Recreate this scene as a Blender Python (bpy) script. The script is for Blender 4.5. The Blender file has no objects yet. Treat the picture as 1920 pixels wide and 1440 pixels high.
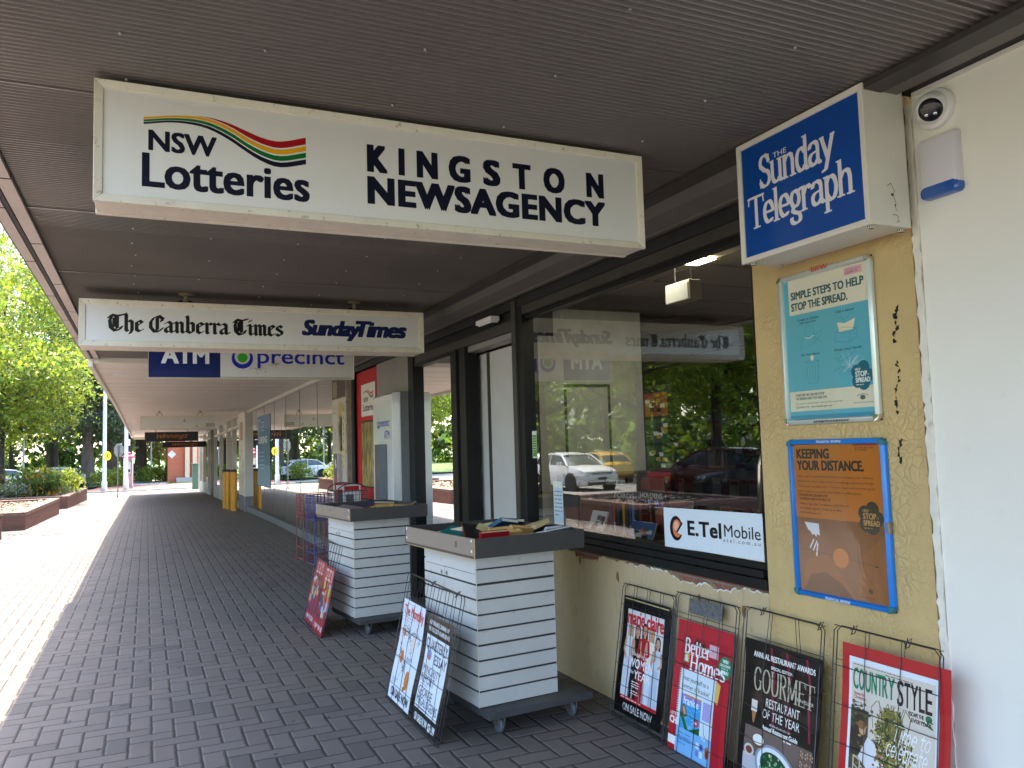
import bpy, bmesh, math, random
import numpy as np
from mathutils import Vector, Matrix
R = math.radians
random.seed(7); rng = np.random.default_rng(11)
scene = bpy.context.scene
col = scene.collection

# ------------------------------------------------------------- camera, sky, sun, exposure
CAM_H = 1.55
cd = bpy.data.cameras.new('camera'); cam = bpy.data.objects.new('camera', cd); col.objects.link(cam)
Rw = ((0.9110, -0.4124, -0.0294), (0.0050, 0.0812, -0.9967), (0.4134, 0.9074, 0.0759))
m = Matrix(((Rw[0][0], -Rw[1][0], -Rw[2][0]), (Rw[0][1], -Rw[1][1], -Rw[2][1]), (Rw[0][2], -Rw[1][2], -Rw[2][2])))
q = m.to_quaternion(); q.normalize()
cam.matrix_world = Matrix.Translation((0, 0, CAM_H)) @ q.to_matrix().to_4x4()
cd.sensor_width = 36; cd.lens = 36 * 1506.7 / 1920; cd.clip_start = 0.05; cd.clip_end = 900
scene.camera = cam
SUN_EL, SUN_AZ = 63.0, 2.0          # azimuth clockwise from +Y (the far end of the street)
w = bpy.data.worlds.new('World'); scene.world = w; w.use_nodes = True
nt = w.node_tree; sky = nt.nodes.new('ShaderNodeTexSky'); sky.sky_type = 'NISHITA'; sky.sun_disc = False
sky.sun_elevation = R(SUN_EL); sky.sun_rotation = R(SUN_AZ); sky.air_density = 1.0; sky.dust_density = 2.0; sky.ozone_density = 1.0
nt.links.new(sky.outputs[0], nt.nodes['Background'].inputs[0]); nt.nodes['Background'].inputs[1].default_value = 0.15
sl = bpy.data.lights.new('sun', 'SUN'); sl.energy = 2.1; sl.angle = R(0.53); sl.color = (1.0, 0.90, 0.74)
so = bpy.data.objects.new('sun', sl); col.objects.link(so)
S = Vector((math.sin(R(SUN_AZ)) * math.cos(R(SUN_EL)), math.cos(R(SUN_AZ)) * math.cos(R(SUN_EL)), math.sin(R(SUN_EL))))
so.rotation_euler = S.to_track_quat('Z', 'Y').to_euler()
scene.view_settings.view_transform = 'Standard'; scene.view_settings.look = 'None'
scene.view_settings.exposure = 3.15; scene.view_settings.gamma = 1.0
scene.cycles.max_bounces = 10; scene.cycles.diffuse_bounces = 6; scene.cycles.glossy_bounces = 5
scene.cycles.transparent_max_bounces = 12; scene.cycles.caustics_reflective = False; scene.cycles.caustics_refractive = False
scene.cycles.use_denoising = True; scene.cycles.sample_clamp_indirect = 8.0

# ------------------------------------------------------------- materials
def lin(h):
    h = h.lstrip('#'); o = []
    for i in (0, 2, 4):
        c = int(h[i:i+2], 16) / 255; o.append(c / 12.92 if c <= .04045 else ((c + .055) / 1.055) ** 2.4)
    return tuple(o)
_mats = {}
def new_mat(name):
    mt = bpy.data.materials.new(name); mt.use_nodes = True
    return mt, mt.node_tree, mt.node_tree.nodes['Principled BSDF']
def mth(nt, op, a, b=None, c=None):
    n = nt.nodes.new('ShaderNodeMath'); n.operation = op
    for i, v in enumerate((a, b, c)):
        if v is None: continue
        if isinstance(v, (int, float)): n.inputs[i].default_value = v
        else: nt.links.new(v, n.inputs[i])
    return n.outputs[0]
def noise(nt, scale, detail=4, rough=.55, vec=None, dim='3D'):
    n = nt.nodes.new('ShaderNodeTexNoise'); n.inputs['Scale'].default_value = scale
    n.inputs['Detail'].default_value = detail; n.inputs['Roughness'].default_value = rough
    if vec is None:
        tc = nt.nodes.new('ShaderNodeTexCoord'); vec = tc.outputs['Object']
    nt.links.new(vec, n.inputs['Vector']); return n.outputs[0]
def mixc(nt, f, a, b):
    n = nt.nodes.new('ShaderNodeMix'); n.data_type = 'RGBA'
    if isinstance(f, (int, float)): n.inputs[0].default_value = f
    else: nt.links.new(f, n.inputs[0])
    for i, v in ((6, a), (7, b)):
        if isinstance(v, tuple): n.inputs[i].default_value = (*v[:3], 1)
        else: nt.links.new(v, n.inputs[i])
    return n.outputs[2]
def ramp(nt, f, lo, hi):
    n = nt.nodes.new('ShaderNodeMapRange'); n.inputs[1].default_value = lo; n.inputs[2].default_value = hi
    nt.links.new(f, n.inputs[0]); return n.outputs[0]
def bump(nt, b, h, strength=.3, dist=.01):
    n = nt.nodes.new('ShaderNodeBump'); n.inputs['Strength'].default_value = strength; n.inputs['Distance'].default_value = dist
    nt.links.new(h, n.inputs['Height']); nt.links.new(n.outputs[0], b.inputs['Normal'])
def mat(name, c, rough=.6, metal=0.0, var=.12, vs=7, bmp=0.0, bs=60, coat=0.0, dirt=0.0, dc=(.05, .04, .03), ds=9, dt=.62, spec=.5, stretch=None):
    if name in _mats: return _mats[name]
    mt, nt, b = new_mat(name)
    if isinstance(c, str): c = lin(c)
    b.inputs['Roughness'].default_value = rough; b.inputs['Metallic'].default_value = metal
    b.inputs['Coat Weight'].default_value = coat; b.inputs['Specular IOR Level'].default_value = spec
    vec = None
    if stretch:
        tc = nt.nodes.new('ShaderNodeTexCoord'); mp = nt.nodes.new('ShaderNodeMapping'); mp.inputs['Scale'].default_value = stretch
        nt.links.new(tc.outputs['Object'], mp.inputs[0]); vec = mp.outputs[0]
    out = None
    if var:
        f = noise(nt, vs, 5, .6, vec)
        out = mixc(nt, ramp(nt, f, .3, .7), tuple(x * (1 - var) for x in c), tuple(min(1, x * (1 + var)) for x in c))
    if dirt:
        f2 = noise(nt, ds, 8, .68, vec); k = mth(nt, 'MULTIPLY', ramp(nt, f2, dt, dt + .06), dirt)
        out = mixc(nt, k, out if out else c, dc)
    if out: nt.links.new(out, b.inputs['Base Color'])
    else: b.inputs['Base Color'].default_value = (*c, 1)
    if bmp: bump(nt, b, noise(nt, bs, 4, .6, vec), bmp, .01)
    _mats[name] = mt; return mt
def paper(h, rough=.42, coat=0.0, spec=.4):
    k = 'print_%s_%g' % (h.lstrip('#'), rough)
    if k in _mats: return _mats[k]
    mt, nt, b = new_mat(k); c = tuple(min(.86, x) for x in lin(h))
    b.inputs['Base Color'].default_value = (*c, 1); b.inputs['Roughness'].default_value = rough
    b.inputs['Coat Weight'].default_value = coat; b.inputs['Specular IOR Level'].default_value = spec
    _mats[k] = mt; return mt
def glass(name, tint=(.8, .84, .82), k=2.1, maxr=1.0):
    if name in _mats: return _mats[name]
    mt, nt, b = new_mat(name); nt.nodes.remove(b); out = nt.nodes['Material Output']
    fr = nt.nodes.new('ShaderNodeFresnel'); fr.inputs[0].default_value = 1.5
    f = mth(nt, 'MINIMUM', mth(nt, 'MULTIPLY', fr.outputs[0], k), maxr)
    t = nt.nodes.new('ShaderNodeBsdfTransparent'); t.inputs[0].default_value = (*tint, 1)
    g = nt.nodes.new('ShaderNodeBsdfGlossy'); g.inputs['Roughness'].default_value = 0.0; g.inputs[0].default_value = (.95, .97, .95, 1)
    mx = nt.nodes.new('ShaderNodeMixShader'); nt.links.new(f, mx.inputs[0]); nt.links.new(t.outputs[0], mx.inputs[1]); nt.links.new(g.outputs[0], mx.inputs[2])
    nt.links.new(mx.outputs[0], out.inputs[0]); _mats[name] = mt; return mt
def leaf(name, c, trans=.45, var=.35, rough=.55):
    if name in _mats: return _mats[name]
    mt, nt, b = new_mat(name); out = nt.nodes['Material Output']
    g = nt.nodes.new('ShaderNodeNewGeometry'); r = g.outputs['Random Per Island']
    cc = mixc(nt, r, tuple(x * (1 - var) for x in c), tuple(x * (1 + var) for x in c))
    h = nt.nodes.new('ShaderNodeHueSaturation'); nt.links.new(mth(nt, 'ADD', .47, mth(nt, 'MULTIPLY', r, .06)), h.inputs[0]); nt.links.new(cc, h.inputs['Color'])
    nt.links.new(h.outputs[0], b.inputs['Base Color']); b.inputs['Roughness'].default_value = rough
    tr = nt.nodes.new('ShaderNodeBsdfTranslucent'); nt.links.new(mixc(nt, .35, h.outputs[0], (.30, .36, .03)), tr.inputs[0])
    mx = nt.nodes.new('ShaderNodeMixShader'); mx.inputs[0].default_value = trans
    nt.links.new(b.outputs[0], mx.inputs[1]); nt.links.new(tr.outputs[0], mx.inputs[2]); nt.links.new(mx.outputs[0], out.inputs[0])
    _mats[name] = mt; return mt

def paving_mat():
    mt, nt, b = new_mat('herringbone_pavers'); W = .1155
    g = nt.nodes.new('ShaderNodeNewGeometry')
    wob = nt.nodes.new('ShaderNodeTexNoise'); wob.inputs['Scale'].default_value = 14; wob.inputs['Detail'].default_value = 3
    nt.links.new(g.outputs['Position'], wob.inputs['Vector'])
    sp = nt.nodes.new('ShaderNodeSeparateXYZ'); nt.links.new(g.outputs['Position'], sp.inputs[0])
    sw = nt.nodes.new('ShaderNodeSeparateXYZ'); nt.links.new(wob.outputs['Color'], sw.inputs[0])
    u = mth(nt, 'ADD', mth(nt, 'DIVIDE', mth(nt, 'ADD', sp.outputs[0], .0805 + 40 * W * 4), W), mth(nt, 'MULTIPLY', mth(nt, 'SUBTRACT', sw.outputs[0], .5), .10))
    v = mth(nt, 'ADD', mth(nt, 'DIVIDE', mth(nt, 'SUBTRACT', sp.outputs[1], 5.06 - 60 * W * 4), W), mth(nt, 'MULTIPLY', mth(nt, 'SUBTRACT', sw.outputs[1], .5), .10))
    i = mth(nt, 'FLOOR', u); j = mth(nt, 'FLOOR', v); fu = mth(nt, 'FRACT', u); fv = mth(nt, 'FRACT', v)
    # gap of the vertical joint on column k lies in row j with (k-1+j) mod 4 = 0 ; column 0 at u=0, gap row 0  -> shift by 1
    s = mth(nt, 'FLOORED_MODULO', mth(nt, 'ADD', mth(nt, 'ADD', i, j), 1), 4)
    isY = mth(nt, 'GREATER_THAN', s, 1.5)
    s1 = mth(nt, 'COMPARE', s, 1, .1); s3 = mth(nt, 'COMPARE', s, 3, .1)
    aX = mth(nt, 'ADD', fu, s1); aY = mth(nt, 'ADD', fv, s3)
    def sel(x, y): return mth(nt, 'ADD', mth(nt, 'MULTIPLY', x, mth(nt, 'SUBTRACT', 1, isY)), mth(nt, 'MULTIPLY', y, isY))
    a = sel(aX, aY); c = sel(fv, fu)
    d = mth(nt, 'MINIMUM', mth(nt, 'MINIMUM', a, mth(nt, 'SUBTRACT', 2, a)), mth(nt, 'MINIMUM', c, mth(nt, 'SUBTRACT', 1, c)))
    idx = mth(nt, 'SUBTRACT', i, s1); idy = mth(nt, 'SUBTRACT', j, s3)
    cb = nt.nodes.new('ShaderNodeCombineXYZ'); nt.links.new(idx, cb.inputs[0]); nt.links.new(idy, cb.inputs[1])
    wn = nt.nodes.new('ShaderNodeTexWhiteNoise'); wn.noise_dimensions = '2D'; nt.links.new(cb.outputs[0], wn.inputs[0])
    r = wn.outputs['Value']
    big = noise(nt, .7, 4, .6, g.outputs['Position']); fine = noise(nt, 170, 3, .7, g.outputs['Position']); mid = noise(nt, 9, 5, .65, g.outputs['Position'])
    base = mixc(nt, r, (.138, .108, .091), (.168, .136, .119))
    base = mixc(nt, mth(nt, 'MULTIPLY', ramp(nt, big, .4, .7), .45), base, (.102, .092, .090))
    base = mixc(nt, mth(nt, 'MULTIPLY', ramp(nt, mid, .55, .75), .35), base, (.074, .064, .06))
    base = mixc(nt, mth(nt, 'MULTIPLY', ramp(nt, fine, .35, .75), .30), base, (.19, .165, .15))
    spot = noise(nt, 5.5, 2, .4, g.outputs['Position']); base = mixc(nt, mth(nt, 'MULTIPLY', ramp(nt, spot, .735, .76), .6), base, (.05, .046, .043))
    base = mixc(nt, mth(nt, 'MULTIPLY', mth(nt, 'GREATER_THAN', r, .93), .45), base, (.062, .053, .050)); base = mixc(nt, mth(nt, 'MULTIPLY', mth(nt, 'LESS_THAN', r, .06), .40), base, (.185, .15, .128))
    g2 = noise(nt, 11, 1, .3, g.outputs['Position']); base = mixc(nt, mth(nt, 'MULTIPLY', ramp(nt, g2, .755, .77), .75), base, (.03, .028, .027))
    st_ = noise(nt, 1.9, 6, .7, g.outputs['Position']); base = mixc(nt, mth(nt, 'MULTIPLY', ramp(nt, st_, .56, .68), .30), base, (.08, .07, .068))
    joint = ramp(nt, d, .055, .02)
    base = mixc(nt, joint, base, (.028, .023, .021))
    nt.links.new(base, b.inputs['Base Color']); b.inputs['Roughness'].default_value = .72; b.inputs['Specular IOR Level'].default_value = .35
    hgt = mth(nt, 'ADD', mth(nt, 'SMOOTH_MIN', ramp(nt, d, .015, .12), 1, .3), mth(nt, 'ADD', mth(nt, 'MULTIPLY', fine, .10), mth(nt, 'MULTIPLY', r, .10)))
    bump(nt, b, hgt, .9, .006)
    return mt
def brick_mat(name, c1, c2, mortar, scale=1.0, bw=.23, bh=.076, ms=.010, axis='XZ', bmp=.6):
    if name in _mats: return _mats[name]
    mt, nt, b = new_mat(name); tc = nt.nodes.new('ShaderNodeTexCoord')
    sp = nt.nodes.new('ShaderNodeSeparateXYZ'); nt.links.new(tc.outputs['Object'], sp.inputs[0])
    cb = nt.nodes.new('ShaderNodeCombineXYZ')
    nt.links.new(mth(nt, 'ADD', sp.outputs[0], sp.outputs[1]), cb.inputs[0]); nt.links.new(sp.outputs[2], cb.inputs[1])
    br = nt.nodes.new('ShaderNodeTexBrick'); nt.links.new(cb.outputs[0], br.inputs['Vector'])
    br.inputs['Scale'].default_value = 1; br.inputs['Brick Width'].default_value = bw; br.inputs['Row Height'].default_value = bh; br.inputs['Mortar Size'].default_value = ms * .5
    br.inputs['Color1'].default_value = (*c1, 1); br.inputs['Color2'].default_value = (*c2, 1); br.inputs['Mortar'].default_value = (*mortar, 1)
    n = noise(nt, 25, 5, .65)
    cc = mixc(nt, mth(nt, 'MULTIPLY', ramp(nt, n, .45, .75), .4), br.outputs[0], tuple(x * .45 for x in c1))
    nt.links.new(cc, b.inputs['Base Color']); b.inputs['Roughness'].default_value = .85
    bump(nt, b, mth(nt, 'SUBTRACT', mth(nt, 'MULTIPLY', n, .3), br.outputs['Fac']), bmp, .006)
    _mats[name] = mt; return mt
def crackle_mat(name, c, crack=.8, scale=30):
    mt, nt, b = new_mat(name); tc = nt.nodes.new('ShaderNodeTexCoord')
    n1 = nt.nodes.new('ShaderNodeTexNoise'); n1.inputs['Scale'].default_value = 9; nt.links.new(tc.outputs['Object'], n1.inputs['Vector'])
    ad = nt.nodes.new('ShaderNodeVectorMath'); ad.operation = 'MULTIPLY_ADD'; ad.inputs[1].default_value = (.10, .10, .10)
    nt.links.new(n1.outputs['Color'], ad.inputs[0]); nt.links.new(tc.outputs['Object'], ad.inputs[2])
    def vor(sc, lo, hi):
        v = nt.nodes.new('ShaderNodeTexVoronoi'); v.feature = 'DISTANCE_TO_EDGE'; v.inputs['Scale'].default_value = sc
        nt.links.new(ad.outputs[0], v.inputs['Vector']); return v.outputs['Distance']
    e = vor(scale, 0, 1); e2 = vor(scale * 2.3, 0, 1)
    msk = ramp(nt, noise(nt, 3.2, 5, .6), .43, .56); msk2 = ramp(nt, noise(nt, 6, 5, .6), .5, .62)
    ln = mth(nt, 'MULTIPLY', mth(nt, 'MULTIPLY', ramp(nt, e, .045, .0), msk), crack)
    fine = noise(nt, 120, 4, .6); big = noise(nt, 2.0, 4, .6); mid = noise(nt, 22, 5, .65)
    cc = mixc(nt, ramp(nt, big, .3, .7), tuple(x * .88 for x in c), tuple(x * 1.08 for x in c))
    cc = mixc(nt, mth(nt, 'MULTIPLY', ramp(nt, mid, .58, .72), .25), cc, tuple(x * .55 for x in c))
    cc = mixc(nt, mth(nt, 'MULTIPLY', ln, .22), cc, (.16, .10, .04))
    nt.links.new(cc, b.inputs['Base Color']); b.inputs['Roughness'].default_value = .5
    h = mth(nt, 'ADD', mth(nt, 'ADD', mth(nt, 'MULTIPLY', mth(nt, 'MULTIPLY', ramp(nt, e, .0, .16), msk), .9), mth(nt, 'MULTIPLY', mth(nt, 'MULTIPLY', ramp(nt, e2, 0, .25), msk2), .35)), mth(nt, 'ADD', mth(nt, 'MULTIPLY', mid, .8), mth(nt, 'MULTIPLY', fine, .25)))
    bump(nt, b, h, .5, .006)
    _mats[name] = mt; return mt
def emit(name, c, s):
    mt, nt, b = new_mat(name); b.inputs['Emission Color'].default_value = (*c, 1); b.inputs['Emission Strength'].default_value = s
    b.inputs['Base Color'].default_value = (*c, 1); return mt

# ------------------------------------------------------------- mesh helpers
class MB:
    def __init__(s): s.v = []; s.f = []; s.m = []
    def face(s, pts, mi=0):
        n = len(s.v); s.v += [tuple(p) for p in pts]; s.f.append(tuple(range(n, n + len(pts)))); s.m.append(mi)
    def box(s, a, b, mi=0):
        (x0, y0, z0), (x1, y1, z1) = a, b
        x0, x1 = min(x0, x1), max(x0, x1); y0, y1 = min(y0, y1), max(y0, y1); z0, z1 = min(z0, z1), max(z0, z1)
        s.hexa([(x0, y0, z0), (x1, y0, z0), (x1, y1, z0), (x0, y1, z0), (x0, y0, z1), (x1, y0, z1), (x1, y1, z1), (x0, y1, z1)], mi); return s
    def hexa(s, p, mi=0):
        n = len(s.v); s.v += [tuple(q) for q in p]
        for f in ((3, 2, 1, 0), (4, 5, 6, 7), (0, 1, 5, 4), (1, 2, 6, 5), (2, 3, 7, 6), (3, 0, 4, 7)):
            s.f.append(tuple(n + i for i in f)); s.m.append(mi)
        return s
    def ring(s, pts_list, mi=0, cap0=True, cap1=True, closed=True):
        n = len(s.v); k = len(pts_list[0])
        for r in pts_list: s.v += [tuple(p) for p in r]
        for i in range(len(pts_list) - 1):
            for j in range(k if closed else k - 1):
                a = n + i * k + j; b = n + i * k + (j + 1) % k
                s.f.append((a, b, b + k, a + k)); s.m.append(mi)
        if cap0: s.f.append(tuple(n + j for j in reversed(range(k)))); s.m.append(mi)
        if cap1: s.f.append(tuple(n + (len(pts_list) - 1) * k + j for j in range(k))); s.m.append(mi)
        return s
    def tube(s, path, r, n=6, mi=0, cap=True):
        P = [Vector(p) for p in path]; rs = r if isinstance(r, (list, tuple)) else [r] * len(P); rings = []
        up = None
        for i, p in enumerate(P):
            t = (P[min(i + 1, len(P) - 1)] - P[max(i - 1, 0)])
            if t.length < 1e-9: t = Vector((0, 0, 1))
            t.normalize()
            if up is None:
                up = Vector((0, 0, 1)) if abs(t.z) < .9 else Vector((1, 0, 0))
            a = t.cross(up); a.normalize() if a.length > 1e-6 else None
            if a.length < 1e-6: a = t.orthogonal().normalized()
            b = a.cross(t).normalized(); up = b
            rings.append([p + (a * math.cos(2 * math.pi * j / n) + b * math.sin(2 * math.pi * j / n)) * rs[i] for j in range(n)])
        return s.ring(rings, mi, cap, cap)
    def lathe(s, prof, c=(0, 0, 0), n=20, mi=0, axis='z'):
        rings = []
        for (r, h) in prof:
            ring = []
            for j in range(n):
                a = 2 * math.pi * j / n; x, y = r * math.cos(a), r * math.sin(a)
                ring.append({'z': (c[0] + x, c[1] + y, c[2] + h), 'x': (c[0] + h, c[1] + x, c[2] + y), 'y': (c[0] + x, c[1] - h, c[2] + y)}[axis])
            rings.append(ring)
        return s.ring(rings, mi)
    def prism(s, poly, fm, d0, d1, mi=0):           # poly in 2D, fm(x,y,d)->3D
        return s.ring([[fm(x, y, d0) for x, y in poly], [fm(x, y, d1) for x, y in poly]], mi)
    def build(s, name, mats, parent=None, loc=None, smooth=False, bevel=0, seg=2):
        me = bpy.data.meshes.new(name); me.from_pydata(s.v, [], s.f)
        if not isinstance(mats, (list, tuple)): mats = [mats]
        for x in mats: me.materials.append(x)
        me.polygons.foreach_set('material_index', s.m)
        bm = bmesh.new(); bm.from_mesh(me); bmesh.ops.recalc_face_normals(bm, faces=bm.faces)
        if bevel:
            bmesh.ops.bevel(bm, geom=[e for e in bm.edges if len(e.link_faces) == 2 and e.calc_face_angle(0) > .5], offset=bevel, segments=seg, affect='EDGES', profile=.6, clamp_overlap=True)
        bm.to_mesh(me); bm.free()
        if smooth:
            me.polygons.foreach_set('use_smooth', [True] * len(me.polygons))
            try: me.set_sharp_from_angle(angle=R(38))
            except Exception: pass
        o = bpy.data.objects.new(name, me); col.objects.link(o)
        if parent: o.parent = parent
        if loc: o.location = loc
        return o
def thing(name, label, cat, loc=(0, 0, 0), rz=0.0, group=None):
    o = bpy.data.objects.new(name, None); col.objects.link(o); o.empty_display_size = .1
    o.location = loc; o.rotation_euler = (0, 0, rz); return tag(o, label, cat, group)
def tag(o, label, cat, group=None):
    o['label'] = label; o['category'] = cat
    if group: o['group'] = group
    return o
def struct(o, label=None, cat=None):
    o['kind'] = 'structure'
    if label: o['label'] = label
    if cat: o['category'] = cat
    return o
def copy_tree(o, parent=None):
    c = o.copy(); col.objects.link(c)
    if parent: c.parent = parent
    for ch in o.children: copy_tree(ch, c)
    return c
def gz(y):
    return -.012 * min(max(0.0, y - 18), 28)
def cz(y):
    return 2.75 - .0104 * max(0.0, y - 20)
# ------------------------------------------------------------- lettering and flat prints
_tc = {}
def text_polys(body, shear=0.0, space=1.0, off=0.0):
    k = (body, shear, space, off)
    if k in _tc: return _tc[k]
    cu = bpy.data.curves.new('lettering', 'FONT'); cu.body = body; cu.size = 1; cu.shear = shear; cu.space_character = space
    cu.offset = off; cu.fill_mode = 'FRONT'; cu.resolution_u = 3
    ob = bpy.data.objects.new('lettering', cu); me = ob.to_mesh()
    V = [(v.co.x, v.co.y) for v in me.vertices]; P = [[V[i] for i in p.vertices] for p in me.polygons]
    ob.to_mesh_clear(); bpy.data.objects.remove(ob); bpy.data.curves.remove(cu)
    xs = [p[0] for p in V] or [0, 1]; _tc[k] = (P, min(xs), max(xs)); return _tc[k]
_hp = text_polys('H')[0]; CAP = max(y for p in _hp for x, y in p)

def arc(cx, cy, rx, ry, a0, a1, n=9):
    return [(cx + rx * math.cos(R(a0 + (a1 - a0) * i / n)), cy + ry * math.sin(R(a0 + (a1 - a0) * i / n))) for i in range(n + 1)]
# letter skeletons: x height 1, ascender and capital 1.45 -> (strokes, serif strokes, advance)
def _sf(x, y, w=.2): return [(x - w, y), (x + w, y)]
SK = {
 'a': ([[(.14, .78)] + arc(.42, .76, .28, .24, 160, 0, 7) + [(.70, .14), (.84, .02)], [(.70, .58), (.42, .53)] + arc(.38, .27, .26, .26, 95, 300, 8) + [(.70, .22)]], [], .98),
 'b': ([[(.17, 1.45), (.17, .04)], arc(.46, .5, .32, .5, 155, -155, 14)], [[(.02, 1.45), (.17, 1.45)]], .96),
 'c': ([arc(.46, .5, .33, .5, 40, 320, 14)], [], .86),
 'd': ([[(.78, 1.45), (.78, .08), (.9, 0)], arc(.45, .5, .32, .5, 35, 325, 14)], [[(.6, 1.45), (.78, 1.45)]], 1.0),
 'e': ([[(.14, .52), (.76, .52)] + arc(.45, .52, .33, .48, 0, 310, 14)], [], .9),
 'g': ([arc(.42, .62, .28, .36, 0, 360, 16), [(.66, .9), (.86, 1.0)], [(.3, .28), (.2, .12), (.38, .02), (.66, -.06), (.74, -.24)] + arc(.42, -.26, .32, .2, 0, -200, 8)], [], .92),
 'h': ([[(.17, 1.45), (.17, 0)], [(.17, .7), (.34, .93), (.52, 1.0), (.70, .92), (.77, .7), (.77, 0)]], [[(.0, 1.45), (.17, 1.45)], _sf(.17, 0), _sf(.77, 0)], 1.02),
 'i': ([[(.2, 1), (.2, 0)], [(.2, 1.36), (.2, 1.46)]], [[(.04, 1), (.2, 1)], _sf(.2, 0)], .44),
 'l': ([[(.2, 1.45), (.2, 0)]], [[(.04, 1.45), (.2, 1.45)], _sf(.2, 0)], .44),
 'm': ([[(.17, 1), (.17, 0)], [(.17, .7), (.32, .93), (.48, 1.0), (.62, .92), (.68, .7), (.68, 0)], [(.68, .7), (.83, .93), (1.0, 1.0), (1.14, .92), (1.2, .7), (1.2, 0)]], [[(.0, 1), (.17, 1)], _sf(.17, 0, .16), _sf(.68, 0, .16), _sf(1.2, 0, .16)], 1.45),
 'n': ([[(.17, 1), (.17, 0)], [(.17, .7), (.34, .93), (.52, 1.0), (.70, .92), (.77, .7), (.77, 0)]], [[(.0, 1), (.17, 1)], _sf(.17, 0), _sf(.77, 0)], 1.02),
 'o': ([arc(.47, .5, .34, .5, 0, 360, 18)], [], .95),
 'p': ([[(.17, 1), (.17, -.45)], arc(.46, .5, .32, .5, 155, -155, 14)], [[(.0, 1), (.17, 1)], _sf(.17, -.45)], .96),
 'r': ([[(.17, 1), (.17, 0)], [(.17, .66), (.34, .94), (.52, 1.0), (.64, .88)]], [[(.0, 1), (.17, 1)], _sf(.17, 0)], .74),
 's': ([[(.66, .78)] + arc(.4, .76, .25, .24, 20, 200, 7) + [(.4, .52)] + arc(.4, .25, .27, .25, 60, -160, 8)], [], .8),
 't': ([[(.24, 1.3), (.24, .2)] + arc(.42, .2, .18, .2, 180, 320, 6), [(.02, .99), (.56, .99)], [(.02, .92), (.56, .92)]], [], .62),
 'u': ([[(.17, 1), (.17, .3)] + arc(.45, .3, .28, .3, 180, 340, 7), [(.77, 1), (.77, .06), (.9, .0)]], [[(.0, 1), (.17, 1)], [(.6, 1), (.77, 1)]], 1.02),
 'v': ([[(.04, 1), (.38, 0), (.74, 1)]], [], .78),
 'y': ([[(.08, 1), (.44, .05)], [(.82, 1), (.44, .05), (.28, -.36), (.1, -.42)]], [_sf(.08, 1, .12), _sf(.82, 1, .12)], .9),
 'B': ([[(.2, 1.45), (.2, 0)], [(.2, 1.45), (.45, 1.45)] + arc(.5, 1.12, .32, .33, 80, -80, 9) + [(.2, .78)], [(.45, .78)] + arc(.52, .39, .38, .39, 80, -80, 9) + [(.2, 0)]], [_sf(.14, 1.45, .14), _sf(.14, 0, .14)], 1.08),
 'C': ([arc(.62, .72, .5, .73, 40, 320, 16)], [[(1.0, 1.42), (1.0, 1.05)]], 1.14),
 'E': ([[(.2, 1.45), (.2, 0)], [(.2, 1.45), (.85, 1.45)], [(.2, .76), (.7, .76)], [(.2, 0), (.88, 0)]], [[(.85, 1.45), (.85, 1.2)], [(.88, 0), (.88, .28)]], 1.0),
 'G': ([arc(.62, .72, .5, .73, 42, 330, 16), [(1.04, .6), (1.04, .1)]], [[(.8, .62), (1.2, .62)], [(1.0, 1.42), (1.0, 1.1)]], 1.26),
 'H': ([[(.2, 1.45), (.2, 0)], [(1.0, 1.45), (1.0, 0)], [(.2, .76), (1.0, .76)]], [_sf(.2, 1.45), _sf(.2, 0), _sf(1.0, 1.45), _sf(1.0, 0)], 1.26),
 'M': ([[(.2, 0), (.2, 1.45), (.72, .2), (1.24, 1.45), (1.24, 0)]], [_sf(.16, 0, .16), _sf(1.24, 0), _sf(.12, 1.45, .12), _sf(1.32, 1.45, .12)], 1.5),
 'O': ([arc(.64, .72, .52, .73, 0, 360, 20)], [], 1.3),
 'R': ([[(.2, 1.45), (.2, 0)], [(.2, 1.45), (.5, 1.45)] + arc(.52, 1.1, .34, .35, 85, -85, 9) + [(.2, .74)], [(.5, .74), (.95, .0), (1.06, .0)]], [_sf(.2, 1.45), _sf(.2, 0)], 1.12),
 'S': ([[(.8, 1.12)] + arc(.47, 1.1, .33, .35, 30, 200, 9) + [(.47, .74)] + arc(.47, .37, .37, .37, 60, -160, 10)], [[(.82, 1.4), (.82, 1.08)], [(.1, .38), (.1, .02)]], .98),
 'T': ([[(.6, 1.42), (.6, 0)], [(.04, 1.42), (1.16, 1.42)]], [[(.04, 1.42), (.0, 1.12)], [(1.16, 1.42), (1.2, 1.12)], _sf(.6, 0, .24)], 1.2),
 'U': ([[(.2, 1.45), (.2, .45)] + arc(.62, .45, .42, .45, 180, 360, 10) + [(1.04, 1.45)]], [_sf(.2, 1.45), _sf(1.04, 1.45, .16)], 1.26),
 'W': ([[(.06, 1.45), (.42, 0), (.78, 1.2), (1.14, 0), (1.52, 1.5)]], [], 1.5),
 ' ': ([], [], .5),
}
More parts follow.
